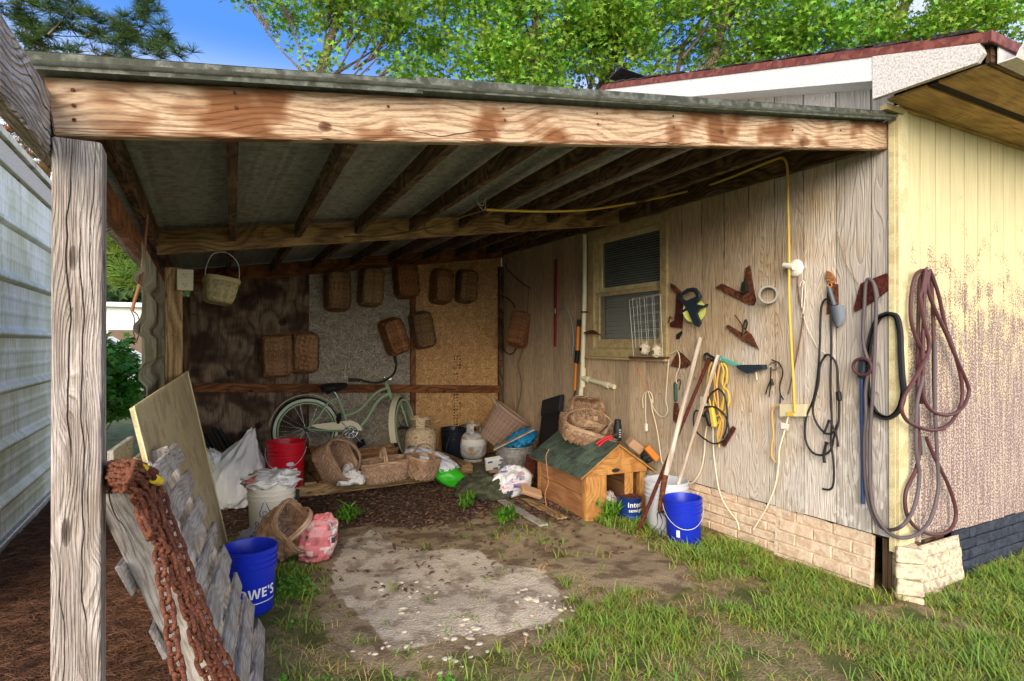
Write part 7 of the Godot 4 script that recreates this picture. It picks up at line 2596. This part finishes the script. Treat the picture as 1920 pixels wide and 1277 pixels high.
	blob(b, xf(fp + Vector3(0.02, 0.12, -0.04), Vector3(0, -20, -24)), Vector3(0.10, 0.15, 0.075), 98, 0.22, 1.0, 0.004, 44, 30)
	solo(b, "feed_bag", M.redprint, "crumpled red and white printed bag lying at edge of slab", "bag")
	# plastic scraps
	var sc := ["blue", "pink", "silver"]
	var sp2 := P([0.349,0.03,-4.006, 0.243,0.03,-3.934, 0.304,0.03,-4.145])
	for k in 3:
		b = mb()
		blob(b, xf(sp2[k] + Vector3(0, 0.02, 0), Vector3(0, 40 * k, 0)), [Vector3(0.05, 0.05, 0.05), Vector3(0.06, 0.025, 0.05), Vector3(0.08, 0.03, 0.06)][k], 101 + k, 0.6, 1.8, 0.004, 24, 16)
		solo(b, "plastic_scrap", smat([c8(70, 96, 160), c8(196, 90, 90), c8(176, 176, 186)][k], 0.35), "%s plastic wrapper scrap on dirt behind the blue bucket" % sc[k], "wrapper")

# ---------------------------------------------------------------- beyond the shelter
func build_surroundings() -> void:
	var t: Node3D
	var b: MB
	# neighbouring metal building on the low side
	t = thing("metal_shed", "pale ribbed metal shed wall streaked with green algae beside the post", "shed")
	for k in 7:
		var y0 := -0.12 + k * 0.362
		b = mb()
		b.grid(6, 24, func(u, v):
			var f: float = v
			var x := -1.10
			x += 0.032 * (smoothstep(0.0, 0.03, f) - smoothstep(0.12, 0.2, f))
			x += 0.006 * (smoothstep(0.44, 0.46, f) - smoothstep(0.48, 0.5, f) + smoothstep(0.72, 0.74, f) - smoothstep(0.76, 0.78, f))
			return Vector3(x, y0 + f * 0.366, lerpf(-3.4, -8.6, u)))
		for i in b.N.size():
			if b.N[i].x < 0: b.N[i] = -b.N[i]
		for i in b.U.size(): b.U[i] = Vector2(b.V[i].y + k * 0.9, b.V[i].z + k * 0.37)
		put(b, "cladding_sheet", M.fence, t)
	for k in 7:
		for j in 6:
			b = mb()
			b.lathe([Vector2(0.008, 0), Vector2(0.007, 0.005), Vector2(0, 0.006)], 6, Transform3D(Basis(Vector3(0, 1, 0), Vector3(1, 0, 0), Vector3(0, 0, -1)), Vector3(-1.10, 0.06 + k * 0.362 + 0.2, -4.5 - j * 0.72)))
			put(b, "screw", M.darkmetal, t)
	b = mb()
	b.box(xf(Vector3(-1.09, 2.50, -6.0)), Vector3(0.03, 0.13, 5.2), 0.004)
	put(b, "fascia_board", M.peeling, t)
	b = mb()
	b.box(xf(Vector3(-2.6, 2.60, -6.0)), Vector3(3.1, 0.05, 5.3), 0.004)
	put(b, "roof", M.sidemetal, t)
	b = mb()
	b.box(xf(Vector3(-2.6, 1.2, -8.6)), Vector3(3.0, 2.6, 0.04), 0.0)
	b.box(xf(Vector3(-2.6, 1.2, -3.42)), Vector3(2.95, 2.6, 0.04), 0.0)
	put(b, "end_wall", M.fence, t)
	b = mb()
	b.box(xf(Vector3(-1.085, 0.0, -6.0)), Vector3(0.05, 0.1, 5.2), 0.006)
	put(b, "foot_rail", M.galvtub, t)
	# white building and car seen through the gap
	t = thing("white_building", "low white building far behind the gap beside the post", "building", Vector3(-3.2, 0, -24))
	b = mb()
	b.box(xf(Vector3(0, 1.2, 0)), Vector3(9, 2.5, 3), 0.01)
	put(b, "wall", M.wallwhite, t)
	b = mb()
	b.box(xf(Vector3(0, 2.5, 0.1)), Vector3(9.4, 0.14, 3.4), 0.01)
	put(b, "roof_edge", M.wallwhite, t)
	for wx in [-2.2, 1.2]:
		b = mb()
		b.box(xf(Vector3(wx, 1.25, 1.51)), Vector3(1.0, 0.9, 0.04), 0.01)
		var w := put(b, "window", M.brownglass, t)
		b = mb()
		b.box(xf(Vector3(wx, 0.78, 1.54)), Vector3(1.15, 0.06, 0.1), 0.01)
		put(b, "sill", M.wallwhite, w)
	t = thing("parked_car", "white parked car partly hidden by the shrub in the gap", "car", Vector3(-2.2, 0, -15), 0.25)
	b = mb()
	var prof := PackedVector2Array([Vector2(-2.2, 0.3), Vector2(2.1, 0.3), Vector2(2.2, 0.6), Vector2(2.0, 0.85), Vector2(1.15, 0.95), Vector2(0.5, 1.42), Vector2(-0.9, 1.45), Vector2(-1.7, 1.0), Vector2(-2.25, 0.92)])
	b.extrude(prof, 1.7)
	put(b, "body", M.carwhite, t)
	b = mb()
	b.extrude(PackedVector2Array([Vector2(1.0, 0.98), Vector2(0.46, 1.36), Vector2(-0.85, 1.38), Vector2(-1.45, 1.02)]), 1.72)
	put(b, "window", M.carglass, t)
	for wx in [-1.35, 1.35]:
		for wz in [-0.8, 0.8]:
			b = mb()
			b.tube([Vector3(wx, 0.32, wz - 0.1), Vector3(wx, 0.32, wz + 0.1)], 0.32, 20)
			put(b, "wheel", M.tyre, t)

func leaf_mesh(m: Material, n: int, spread: float, size: float, sd: int) -> ArrayMesh:
	# sprig of star-shaped leaves on short stalks
	var r := RandomNumberGenerator.new()
	r.seed = sd
	var b := mb()
	for k in n:
		var c := Vector3(r.randf_range(-1, 1), r.randf_range(-1, 1), r.randf_range(-1, 1)) * spread
		var nr := Vector3(r.randf_range(-0.7, 0.7), r.randf_range(0.2, 1), r.randf_range(-0.7, 0.7)).normalized()
		var x := nr.cross(Vector3(r.randf() - 0.5, 0.1, r.randf() - 0.5)).normalized()
		var y := nr.cross(x)
		var s := size * r.randf_range(0.7, 1.2)
		var k0 := b.V.size()
		b.col = Color(1, 1, 1) * r.randf_range(0.7, 1.15)
		b.vert(c, nr, Vector2.ZERO)
		for i in 10:
			var a := TAU * i / 10.0
			var rr := s if i % 2 == 0 else s * 0.42
			b.vert(c + (x * cos(a) + y * sin(a)) * rr - nr * rr * 0.25, nr, Vector2.ZERO)
		for i in 10: b.tri(k0, k0 + 1 + i, k0 + 1 + (i + 1) % 10)
	b.col = Color(1, 1, 1)
	return b.mesh(m)

func scatter(called: String, ms: Mesh, xfs: Array, cols: Array, parent: Node) -> MultiMeshInstance3D:
	var mm := MultiMesh.new()
	mm.transform_format = MultiMesh.TRANSFORM_3D
	mm.use_colors = true
	mm.mesh = ms
	mm.instance_count = xfs.size()
	for i in xfs.size():
		mm.set_instance_transform(i, xfs[i])
		mm.set_instance_color(i, cols[i % cols.size()])
	var o := MultiMeshInstance3D.new()
	o.name = called
	o.multimesh = mm
	parent.add_child(o, true)
	return o

# trunk at base; limbs reach the cluster centres; each cluster is [centre, radius vector, sprigs]
func leafy_tree(label: String, base: Vector3, top: Vector3, r0: float, clusters: Array, ms: Mesh, called := "sweetgum_tree", grp := "leafy trees behind the house") -> void:
	var t := thing(called, label, "tree", base, 0, grp)
	var b := mb()
	var tp := top - base
	var bend := Vector3(rng.randf_range(-0.3, 0.3), 0, rng.randf_range(-0.3, 0.3))
	var tr := smooth([Vector3.ZERO, tp * 0.35 + bend, tp * 0.7 + bend * 0.5, tp], 5)
	var rad := []
	for i in tr.size(): rad.append(lerpf(r0, r0 * 0.3, float(i) / tr.size()))
	b.tube(tr, rad, 10)
	put(b, "trunk", M.bark, t)
	var xfs := []
	for c in clusters:
		var p: Vector3 = c[0] - base
		var h := clampf(p.y * 0.75 / tp.y, 0.25, 0.95)
		var st: Vector3 = tr[int(h * (tr.size() - 1))]
		b = mb()
		b.tube(smooth([st, st.lerp(p, 0.5) + Vector3(0, -0.15, 0), p], 5), [r0 * 0.35, r0 * 0.3, r0 * 0.22, r0 * 0.15, r0 * 0.1, 0.02, 0.018, 0.014, 0.012, 0.01], 7)
		for k in 5:
			var e: Vector3 = p + Vector3(rng.randf_range(-1, 1) * c[1].x, rng.randf_range(-1, 1) * c[1].y, rng.randf_range(-1, 1) * c[1].z) * 0.85
			b.tube(smooth([st.lerp(p, 0.6), st.lerp(p, 0.8).lerp(e, 0.4), e], 4), [0.022, 0.018, 0.014, 0.01, 0.008, 0.006], 5)
		put(b, "limb", M.bark, t)
		var n: int = int(c[2] * 1.15)
		# sprigs gather in clumps so that sky shows between them
		var clumps := []
		for k in maxi(5, n / 16):
			var d := Vector3(rng.randfn(), rng.randfn(), rng.randfn()).normalized() * pow(rng.randf(), 0.4)
			clumps.append(p + Vector3(d.x * c[1].x, d.y * c[1].y, d.z * c[1].z))
		for k in n:
			var q: Vector3 = clumps[rng.randi() % clumps.size()] + Vector3(rng.randfn(), rng.randfn() * 0.7, rng.randfn()) * 0.26
			var s := rng.randf_range(0.75, 1.25)
			xfs.append(Transform3D(Basis.from_euler(Vector3(rng.randf_range(-0.6, 0.6), rng.randf() * TAU, rng.randf_range(-0.6, 0.6))).scaled(Vector3(s, s, s)), q))
	var cols := []
	for k in 23: cols.append(Color(rng.randf_range(0.75, 1.35), rng.randf_range(0.85, 1.15), rng.randf_range(0.7, 1.1)))
	var cr := scatter("crown", ms, xfs, cols, t)
	cr.set_meta("kind", "stuff")

func cl(c: Array, r: float, n: int, flat := 0.7) -> Array:
	var o := []
	for p in c: o.append([p, Vector3(r, r * flat, r), n])
	return o

func build_plants() -> void:
	var leafm := smat(c8(124, 170, 56), 0.55)
	leafm.backlight_enabled = true
	leafm.backlight = Color(0.42, 0.55, 0.16)
	var sp := leaf_mesh(leafm, 9, 0.18, 0.064, 5)
	leafy_tree("leafy tree with slim straight trunk rising over the lean-to roof", Vector3(0.75, 0, -13.6), P([3.331,10.778,-12.965])[0], 0.17,
		cl(P([2.522,8.768,-12.945, 3.329,8.597,-12.512, 4.036,8.196,-12.133]), 1.0, 130) + cl(P([1.584,9.304,-14.128, 2.959,10.324,-13.391, 4.123,10.084,-12.767, 4.969,9.244,-12.314]), 0.9, 110) + cl(P([4.408,7.723,-12.16, 4.151,7.235,-12.298, 3.587,7.956,-12.6]), 0.55, 60) + cl(P([2.306,7.104,-12.38]), 0.3, 22) + cl(P([0.799,8.732,-13.755]), 0.4, 26), sp)
	leafy_tree("dense leafy tree with trunk dipping behind the lean-to's high end", P([4.567,0,-7.821])[0] * Vector3(1, 0, 1) * 1.38, P([6.971,11.092,-11.694])[0], 0.19,
		cl(P([5.831,7.469,-11.624, 5.518,8.178,-11.792, 6.404,8.06,-11.317, 6.664,8.769,-11.178]), 0.95, 120) + cl(P([7.627,8.1,-11.569, 6.521,10.107,-12.162, 7.516,10.483,-11.628, 5.858,9.48,-12.518]), 1.05, 130) + cl(P([5.506,6.777,-11.231, 6.307,6.891,-10.801, 7.059,8.141,-10.399]), 0.7, 90), sp)
	leafy_tree("many-stemmed leafy tree above the house ridge", Vector3(6.3, 0, -12.5), P([9.66,11.435,-10.025])[0], 0.2,
		cl(P([7.67,7.737,-10.184, 7.569,8.425,-10.238, 8.175,7.508,-9.914, 8.276,8.196,-9.859]), 1.0, 130) + cl(P([9.408,8.934,-10.274, 10.057,8.32,-9.926, 10.49,8.934,-9.694, 9.516,10.284,-10.216, 8.434,10.161,-10.796]), 1.1, 120) + cl(P([10.622,7.942,-9.056, 10.309,9.596,-9.223]), 0.9, 100), sp)
	leafy_tree("leafy tree with slanting grey limbs behind the house's shingled slope", Vector3(8.6, 0, -11.0), P([10.934,11.015,-8.888])[0], 0.18,
		cl(P([10.971,8.305,-8.641, 11.586,8.538,-8.311, 11.997,7.956,-8.091, 11.279,7.723,-8.476]), 1.0, 125) + cl(P([13.105,8.458,-8.065, 11.187,10.03,-9.093, 12.465,10.03,-8.407, 13.744,8.216,-7.722]), 1.0, 115), sp)
	leafy_tree("leafy tree at the far end of the house roof, partly cut by gutter", Vector3(11.5, 0, -9.0), P([14.475,10.896,-6.989])[0], 0.2,
		cl(P([14.059,8.415,-7.213, 14.684,8.769,-6.877, 14.892,8.178,-6.766, 13.851,9.478,-7.324]), 0.9, 110) + cl(P([16.102,8.39,-6.571, 16.424,9.486,-6.398, 15.672,9.852,-6.801, 16.531,7.903,-6.341]), 0.9, 90), sp)
	# extra visible stems
	var stem := thing("slanting_trunk", "bare grey trunk slanting up beside the many-stemmed tree", "tree trunk")
	var b := mb()
	b.tube(smooth(P([9.717,6.27,-10.221, 9.859,7.877,-10.145, 10.131,8.496,-9.999, 10.894,9.732,-9.59])), [0.09, 0.08, 0.07, 0.05], 8)
	put(b, "trunk", M.bark, stem)
	b = mb()
	b.tube(smooth(P([14.064,8.284,-7.437, 14.698,8.764,-7.097, 15.438,9.124,-6.7, 15.967,9.484,-6.416])), [0.05, 0.04, 0.03], 7)
	put(b, "limb", M.bark, stem)
	b = mb()
	b.tube(smooth(P([9.476,7.587,-9.67, 9.997,8.415,-9.391, 10.205,9.124,-9.279])), [0.05, 0.04, 0.03], 7)
	put(b, "limb", M.bark, stem)
	# far wood behind the white building
	var far := smat(c8(70, 104, 56), 0.7)
	var sp2 := leaf_mesh(far, 9, 0.5, 0.3, 9)
	var k := 0
	for x in [-9.0, -5.5, -2.5, 0.5, 3.5]:
		leafy_tree(["round dark green tree far beyond the metal shed", "round dark green tree far beyond the building's near end", "round green tree far behind the white building", "round green tree far behind the parked car", "round green tree far behind the lean-to's back wall"][k], Vector3(x, 0, -34), Vector3(x, 6, -34), 0.3, cl([Vector3(x, 4, -34), Vector3(x + 1, 5.5, -34.5), Vector3(x - 1, 3.2, -33.5)], 1.9, 110, 0.85), sp2, "distant_tree", "trees far behind the gap")
		k += 1
	build_pine()
	build_ground_cover()

func tuft_mesh(m: Material, n: int, len: float, r: float, sd: int) -> ArrayMesh:
	var rr := RandomNumberGenerator.new()
	rr.seed = sd
	var b := mb()
	for k in n:
		var a := rr.randf() * TAU
		var e := rr.randf_range(-0.2, 1.2)
		var d := Vector3(cos(a) * cos(e), sin(e), sin(a) * cos(e))
		b.col = Color(1, 1, 1) * rr.randf_range(0.7, 1.2)
		b.tube([Vector3.ZERO, d * len * 0.6, d * len + Vector3(0, -0.1 * len, 0)], [r, r * 0.8, r * 0.3], 3, false, false)
	return b.mesh(m)

func build_pine() -> void:
	var t := thing("pine_tree", "pine tree reaching its needled branches over the lean-to's low corner", "tree", Vector3(-3.6, 0, -11.5), 0, "pines by the metal shed")
	var nm := smat(c8(66, 92, 40), 0.6)
	nm.backlight_enabled = true
	nm.backlight = Color(0.15, 0.25, 0.08)
	var tm := tuft_mesh(nm, 46, 0.17, 0.0032, 3)
	var dead := tuft_mesh(smat(c8(150, 96, 52), 0.7), 40, 0.16, 0.003, 4)
	var b := mb()
	b.tube(smooth([Vector3.ZERO, Vector3(0.1, 3, 0), Vector3(0, 6, 0.1), Vector3(0.1, 9, 0)]), [0.22, 0.2, 0.18, 0.15, 0.12, 0.1, 0.08, 0.05], 10)
	put(b, "trunk", M.bark, t)
	var runs := [
		P([-3.377,6.007,-11.569, -2.551,6.147,-11.126, -2.289,5.991,-10.986, -1.931,5.819,-10.793, -1.462,5.788,-10.542, -1,5.756,-10.295, -0.587,5.553,-10.073, -0.174,5.522,-9.851]), P([-2.289,5.991,-10.986, -2.137,5.694,-10.904, -2.206,5.577,-10.941]), P([-1.886,5.714,-10.542, -1.63,6.05,-10.405, -1.415,6.432,-10.29]), P([-1.445,5.735,-10.42, -0.955,5.913,-10.157, -0.968,5.504,-10.164]), P([-1.012,5.808,-10.414, -0.754,5.943,-10.276, -0.643,6.204,-10.216, -0.663,6.338,-10.227]), P([-0.601,5.652,-10.307, -0.495,5.796,-10.251, -0.424,5.956,-10.213]), P([-2.895,6.126,-11.084, -2.289,6.164,-10.759, -1.953,6.05,-10.578, -1.549,6.012,-10.362, -1.213,5.973,-10.182]), P([-2.137,5.694,-10.904, -1.793,5.537,-10.72, -1.31,5.577,-10.461, -0.897,5.444,-10.239]),
		P([-3.21,3.824,-11.82, -2.497,4.067,-11.438, -2.319,4.35,-11.342, -2.212,4.553,-11.285]), P([-2.497,4.067,-11.438, -2.212,4.148,-11.285, -2.034,4.31,-11.189]), P([-2.319,3.824,-11.342, -2.14,3.986,-11.246, -1.998,3.905,-11.17]), P([-2.925,4.391,-11.667, -2.568,4.431,-11.476, -2.426,4.593,-11.399, -2.497,4.755,-11.438])]
	var xs := []
	var xd := []
	for i in runs.size():
		b = mb()
		var p := smooth(runs[i], 6)
		var q := []
		for e in p: q.append(e - t.position)
		b.tube(q, [0.022, 0.02, 0.016, 0.012, 0.01, 0.009, 0.008, 0.008, 0.007], 6)
		put(b, "limb", M.bark, t)
		for j in p.size():
			for z in 2:
				if rng.randf() < 0.25: continue
				var at: Vector3 = q[j] + Vector3(rng.randf_range(-0.12, 0.12), rng.randf_range(-0.05, 0.12), rng.randf_range(-0.15, 0.15))
				var f := Transform3D(Basis.from_euler(Vector3(rng.randf_range(-0.5, 0.5), rng.randf() * TAU, rng.randf_range(-0.5, 0.5))), at)
				if i >= 8 and rng.randf() < 0.5: xd.append(f)
				else: xs.append(f)
	var o := scatter("crown", tm, xs, [Color(1, 1, 1), Color(0.8, 0.9, 0.8), Color(1.2, 1.1, 0.9)], t)
	o.set_meta("kind", "stuff")
	o = scatter("dead_needles", dead, xd, [Color(1, 1, 1), Color(1.2, 1, 0.9)], t)
	o.set_meta("kind", "stuff")
	# young pine seen through the gap
	t = thing("pine_tree", "pine branches with long bright needles showing through the gap", "tree", Vector3(-2.35, 0, -12.6), 0, "pines by the metal shed")
	b = mb()
	b.tube([Vector3.ZERO, Vector3(0, 2.6, 0), Vector3(0.1, 5.5, 0)], [0.12, 0.1, 0.05], 8)
	put(b, "trunk", M.bark, t)
	xs = []
	for e in P([-1.39,3.276,-12.659, -1.221,3.18,-12.569, -1.095,2.942,-12.501, -1.305,2.942,-12.614, -1.196,2.703,-12.556, -1.011,2.608,-12.456, -1.348,2.56,-12.637, -1.162,2.417,-12.537, -0.969,2.369,-12.434, -1.432,3.133,-12.682, -1.045,3.114,-12.474]):
		for j in 9:
			xs.append(Transform3D(Basis.from_euler(Vector3(rng.randf_range(-0.6, 0.6), rng.randf() * TAU, 0)).scaled(Vector3(1.7, 1.7, 1.7)), e - t.position + Vector3(rng.randf_range(-0.2, 0.2), rng.randf_range(-0.1, 0.1), rng.randf_range(-0.3, 0.3))))
		b = mb()
		b.tube(smooth([Vector3(0, 2.4, 0), (e - t.position).lerp(Vector3(0, 2.6, 0), 0.5), e - t.position]), 0.014, 5)
		put(b, "limb", M.bark, t)
	var gm := smat(c8(122, 152, 66), 0.6)
	gm.backlight_enabled = true
	gm.backlight = Color(0.3, 0.4, 0.12)
	o = scatter("crown", tuft_mesh(gm, 50, 0.2, 0.004, 6), xs, [Color(1, 1, 1), Color(1.1, 0.95, 0.7), Color(0.85, 1, 0.8)], t)
	o.set_meta("kind", "stuff")

func blade_mesh(m: Material, n: int, h: float, w: float, lean: float, sd: int) -> ArrayMesh:
	var r := RandomNumberGenerator.new()
	r.seed = sd
	var b := mb()
	for k in n:
		var a := r.randf() * TAU
		var d := Vector3(cos(a), 0, sin(a))
		var s := Vector3(-sin(a), 0, cos(a))
		var hh := h * r.randf_range(0.5, 1.15)
		var o := Vector3(r.randf_range(-1, 1), 0, r.randf_range(-1, 1)) * 0.035
		var ln := lean * r.randf_range(0.2, 1.3)
		b.col = Color(1, 1, 1) * r.randf_range(0.72, 1.2)
		var k0 := b.V.size()
		var nn := (Vector3.UP * 0.7 - d * 0.5).normalized()
		for i in 4:
			var f := i / 3.0
			var c := o + d * (ln * f * f * hh) + Vector3(0, hh * (f - 0.25 * ln * f * f), 0)
			var ww := w * (1.0 - f * f * 0.92)
			b.vert(c - s * ww / 2, nn, Vector2.ZERO)
			b.vert(c + s * ww / 2, nn, Vector2.ZERO)
		for i in 3:
			var q := k0 + i * 2
			b.tri(q, q + 1, q + 3); b.tri(q, q + 3, q + 2)
	return b.mesh(m)

func build_ground_cover() -> void:
	var gm := smat(c8(134, 160, 66), 0.6)
	gm.backlight_enabled = true
	gm.backlight = Color(0.3, 0.42, 0.12)
	var dm := smat(c8(186, 164, 112), 0.8)
	var wm := smat(c8(92, 146, 46), 0.6)
	wm.backlight_enabled = true
	wm.backlight = Color(0.25, 0.4, 0.1)
	var green := [blade_mesh(gm, 9, 0.075, 0.006, 0.9, 1), blade_mesh(gm, 7, 0.05, 0.006, 1.5, 2)]
	var dry := blade_mesh(dm, 7, 0.05, 0.003, 2.2, 3)
	var wd := leaf_mesh(wm, 6, 0.03, 0.02, 4)
	var slab := poly2(SLAB)
	var dirt := poly2(DIRT)
	var f := FastNoiseLite.new()
	f.seed = 77
	f.frequency = 1.1
	f.fractal_octaves = 3
	var xg := [[], []]
	var xd := []
	var xw := []
	for i in 74000:
		var x := rng.randf_range(-0.1, 6.2)
		var z := rng.randf_range(-5.6, -0.6)
		if x > 3.2 and z < FZ: continue
		if x < 0.28 + (z + 2.6) * -0.1 and z < -2.3: continue
		if x < 0.12: continue
		var near := Vector2(x, z)
		var n := f.get_noise_2d(x, z)
		var p := 1.0
		var wp := 0.0
		if Geometry2D.is_point_in_polygon(near, slab): p = 0.004
		elif Geometry2D.is_point_in_polygon(near, dirt): p = 0.10 if n > 0.12 else 0.012
		else: p = clampf(0.46 + n * 1.8, 0.09, 1.0)
		if x < 1.1 and z > -3.9 and p > 0.1: wp = 0.45
		if z < -3.6: p *= 0.12
		if z < -4.3: p *= 0.05
		if x > 2.55 and z < -2.3 and z > -3.6: p = maxf(p, 0.5 if n > -0.2 else 0.1)
		if x > 3.3: p = maxf(p, 0.85)
		if rng.randf() > p: continue
		var s := rng.randf_range(0.5, 1.05)
		if x > 2.55 and x < 3.1 and z < -2.5: s *= 1.5
		var tr := Transform3D(Basis.from_euler(Vector3(0, rng.randf() * TAU, 0)).scaled(Vector3(s, s * rng.randf_range(0.7, 1.2), s)), Vector3(x, gy(x, z) - 0.003, z))
		if rng.randf() < wp: xw.append(Transform3D(tr.basis.scaled(Vector3(0.7, 0.7, 0.7)), tr.origin + Vector3(0, 0.02, 0)))
		elif rng.randf() < (0.3 if x < 3.3 else 0.14) + clampf(-n * 0.6, 0, 0.3): xd.append(tr)
		else: xg[i % 2].append(tr)
	var cols := []
	for k in 31: cols.append(Color(rng.randf_range(0.7, 1.35), rng.randf_range(0.85, 1.12), rng.randf_range(0.6, 1.1)))
	var root := Node3D.new()
	root.name = "grass"
	add_child(root)
	root.set_meta("kind", "stuff")
	tag(root, "patchy green lawn grass in front of the slab and house", "grass")
	scatter("green_blades", green[0], xg[0], cols, root)
	scatter("short_blades", green[1], xg[1], cols, root)
	scatter("dry_blades", dry, xd, cols, root)
	var o := scatter("weeds", wd, xw, cols, self)
	o.set_meta("kind", "stuff")
	tag(o, "low leafy green weeds beside the leaning pallet and slab", "weeds")
	# fallen leaves, pine straw and pale stones
	var lm := smat(c8(112, 86, 70), 0.85)
	var b := mb()
	b.grid(3, 4, func(u, v):
		var w: float = sin(v * PI) * 0.5
		return Vector3((u - 0.5) * w * 0.05, 0.005 * sin(v * 4.0) + 0.006 * pow(u * 2 - 1, 2.0), (0.5 - v) * 0.055))
	var leaf := b.mesh(lm)
	var lit := poly2(P([0.093,0,-4.359, 0.319,0,-4.361, 0.625,0,-4.328, 0.799,0,-4.104, 1.02,0,-4.116, 1.349,0,-3.939, 1.728,0,-3.874, 2.053,0,-4.002, 2.237,0,-3.531, 2.477,0,-3.545, 2.797,0,-4.79, 2.964,0,-5.527, 0.843,0,-5.837, 0.111,0,-5.209]))
	var xl := []
	for i in 24000:
		var x := rng.randf_range(-0.2, 3.1)
		var z := rng.randf_range(-5.6, -2.9)
		var inside := Geometry2D.is_point_in_polygon(Vector2(x, z), lit)
		if not inside and rng.randf() > 0.05: continue
		if inside and rng.randf() > 0.62: continue
		var s := rng.randf_range(0.35, 0.85)
		xl.append(Transform3D(Basis.from_euler(Vector3(rng.randf_range(-0.5, 0.5), rng.randf() * TAU, rng.randf_range(-0.5, 0.5))).scaled(Vector3(s, s, s)), Vector3(x, gy(x, z) + rng.randf_range(0.002, 0.016), z)))
	var lc := []
	for k in 19:
		var lv := rng.randf_range(0.35, 1.25)
		lc.append(Color(lv * 1.04, lv, lv * rng.randf_range(0.9, 1.05)))
	o = scatter("leaf_litter", leaf, xl, lc, self)
	o.set_meta("kind", "stuff")
	tag(o, "dark fallen leaves carpeting the floor in front of the baskets", "leaf litter")
	b = mb()
	for k in 6:
		var a := rng.randf() * TAU
		var d := Vector3(cos(a), 0, sin(a))
		b.col = Color(1, 1, 1) * rng.randf_range(0.6, 1.2)
		b.tube([-d * 0.06, Vector3(0, 0.006, 0) + d.cross(Vector3.UP) * 0.01, d * 0.06], 0.0011, 3, false, false)
	var needle := b.mesh(smat(c8(128, 90, 66), 0.8))
	var xn := []
	for i in 9000:
		var x := rng.randf_range(-1.08, 0.12)
		var z := rng.randf_range(-6.5, -1.5)
		xn.append(Transform3D(Basis.from_euler(Vector3(rng.randf_range(-0.25, 0.25), rng.randf() * TAU, rng.randf_range(-0.25, 0.25))), Vector3(x, gy(x, z) + rng.randf_range(0.001, 0.014), z)))
	o = scatter("pine_straw", needle, xn, lc, self)
	o.set_meta("kind", "stuff")
	tag(o, "reddish brown pine needles covering the ground beside the metal shed", "pine straw")
	b = mb()
	blob(b, Transform3D.IDENTITY, Vector3(0.019, 0.006, 0.014), 7, 0.8, 1.6, -9, 9, 6)
	var stone := b.mesh(smat(c8(200, 190, 172), 0.9))
	var xp := []
	for e in P([1.499,0,-2.649, 1.534,0,-2.572, 1.565,0,-2.52, 1.564,0,-2.42, 1.479,0,-2.532, 1.517,0,-2.394, 1.068,0,-2.454, 1.124,0,-2.459, 1.118,0,-2.361, 1.033,0,-2.434, 0.806,0,-2.497, 1.367,0,-2.317, 0.987,0,-2.24, 0.945,0,-2.253, 0.632,0,-2.459, 0.908,0,-2.771, 0.935,0,-3.08, 1.064,0,-2.896]):
		for j in 5:
			var q: Vector3 = e + Vector3(rng.randfn() * 0.06, 0, rng.randfn() * 0.05)
			var s := rng.randf_range(0.2, 0.7) * (1.0 if j > 0 else 1.5)
			xp.append(Transform3D(Basis.from_euler(Vector3(0, rng.randf() * TAU, 0)).scaled(Vector3(s, s, s)), Vector3(q.x, gy(q.x, q.z) + 0.003, q.z)))
	o = scatter("pebbles", stone, xp, [Color(1, 1, 1), Color(0.85, 0.82, 0.78), Color(1.05, 1.03, 1)], self)
	o.set_meta("kind", "stuff")
	tag(o, "pale pebbles scattered on and around the chalky slab", "pebbles")
	# single weeds one can point at
	var wb := blade_mesh(wm, 6, 0.055, 0.015, 1.3, 8)
	var wl := ["bright green weed sprouting beside the tipped basket", "slim green weed growing in the leaf litter", "green grass tuft on bare dirt near the loose boards", "green weed at the dog house door", "green shrub growing behind the gap beside the parked car"]
	var wp2 := P([0.941,0,-4.226, 1.782,0,-4.115, 1.92,0,-3.701, 2.659,0,-3.403])
	wp2.append(Vector3(-1.15, 0, -9.6))
	for k in 5:
		var t := thing("weed_plant" if k < 4 else "garden_shrub", wl[k], "weed" if k < 4 else "shrub", Vector3(wp2[k].x, gy(wp2[k].x, wp2[k].z), wp2[k].z), 0, "weeds on the shelter floor" if k < 4 else "")
		var hh: float = [0.13, 0.16, 0.1, 0.14, 1.3][k]
		var ns: int = [7, 4, 8, 6, 26][k]
		var xs := []
		for j in ns:
			var a := rng.randf() * TAU
			var e := Vector3(cos(a) * hh * rng.randf_range(0.1, 0.5), hh * rng.randf_range(0.6, 1.1), sin(a) * hh * rng.randf_range(0.1, 0.5))
			b = mb()
			b.tube(smooth([Vector3.ZERO, e * 0.5 + Vector3(0, 0.02, 0), e]), 0.002 if k < 4 else 0.006, 5)
			put(b, "stem", wm, t)
			for m in (3 if k < 4 else 26):
				var s := rng.randf_range(0.7, 1.4) * (1.0 if k < 4 else 3.0)
				xs.append(Transform3D(Basis.from_euler(Vector3(rng.randf_range(-0.4, 0.4), rng.randf() * TAU, 0)).scaled(Vector3(s, s, s)), e * (0.35 + 0.65 * rng.randf()) + Vector3(rng.randfn(), rng.randfn() * 0.4, rng.randfn()) * hh * (0.2 if k < 4 else 0.06)))
		o = scatter("foliage", wb if k < 4 else wd, xs, cols, t)
		o.set_meta("kind", "stuff")
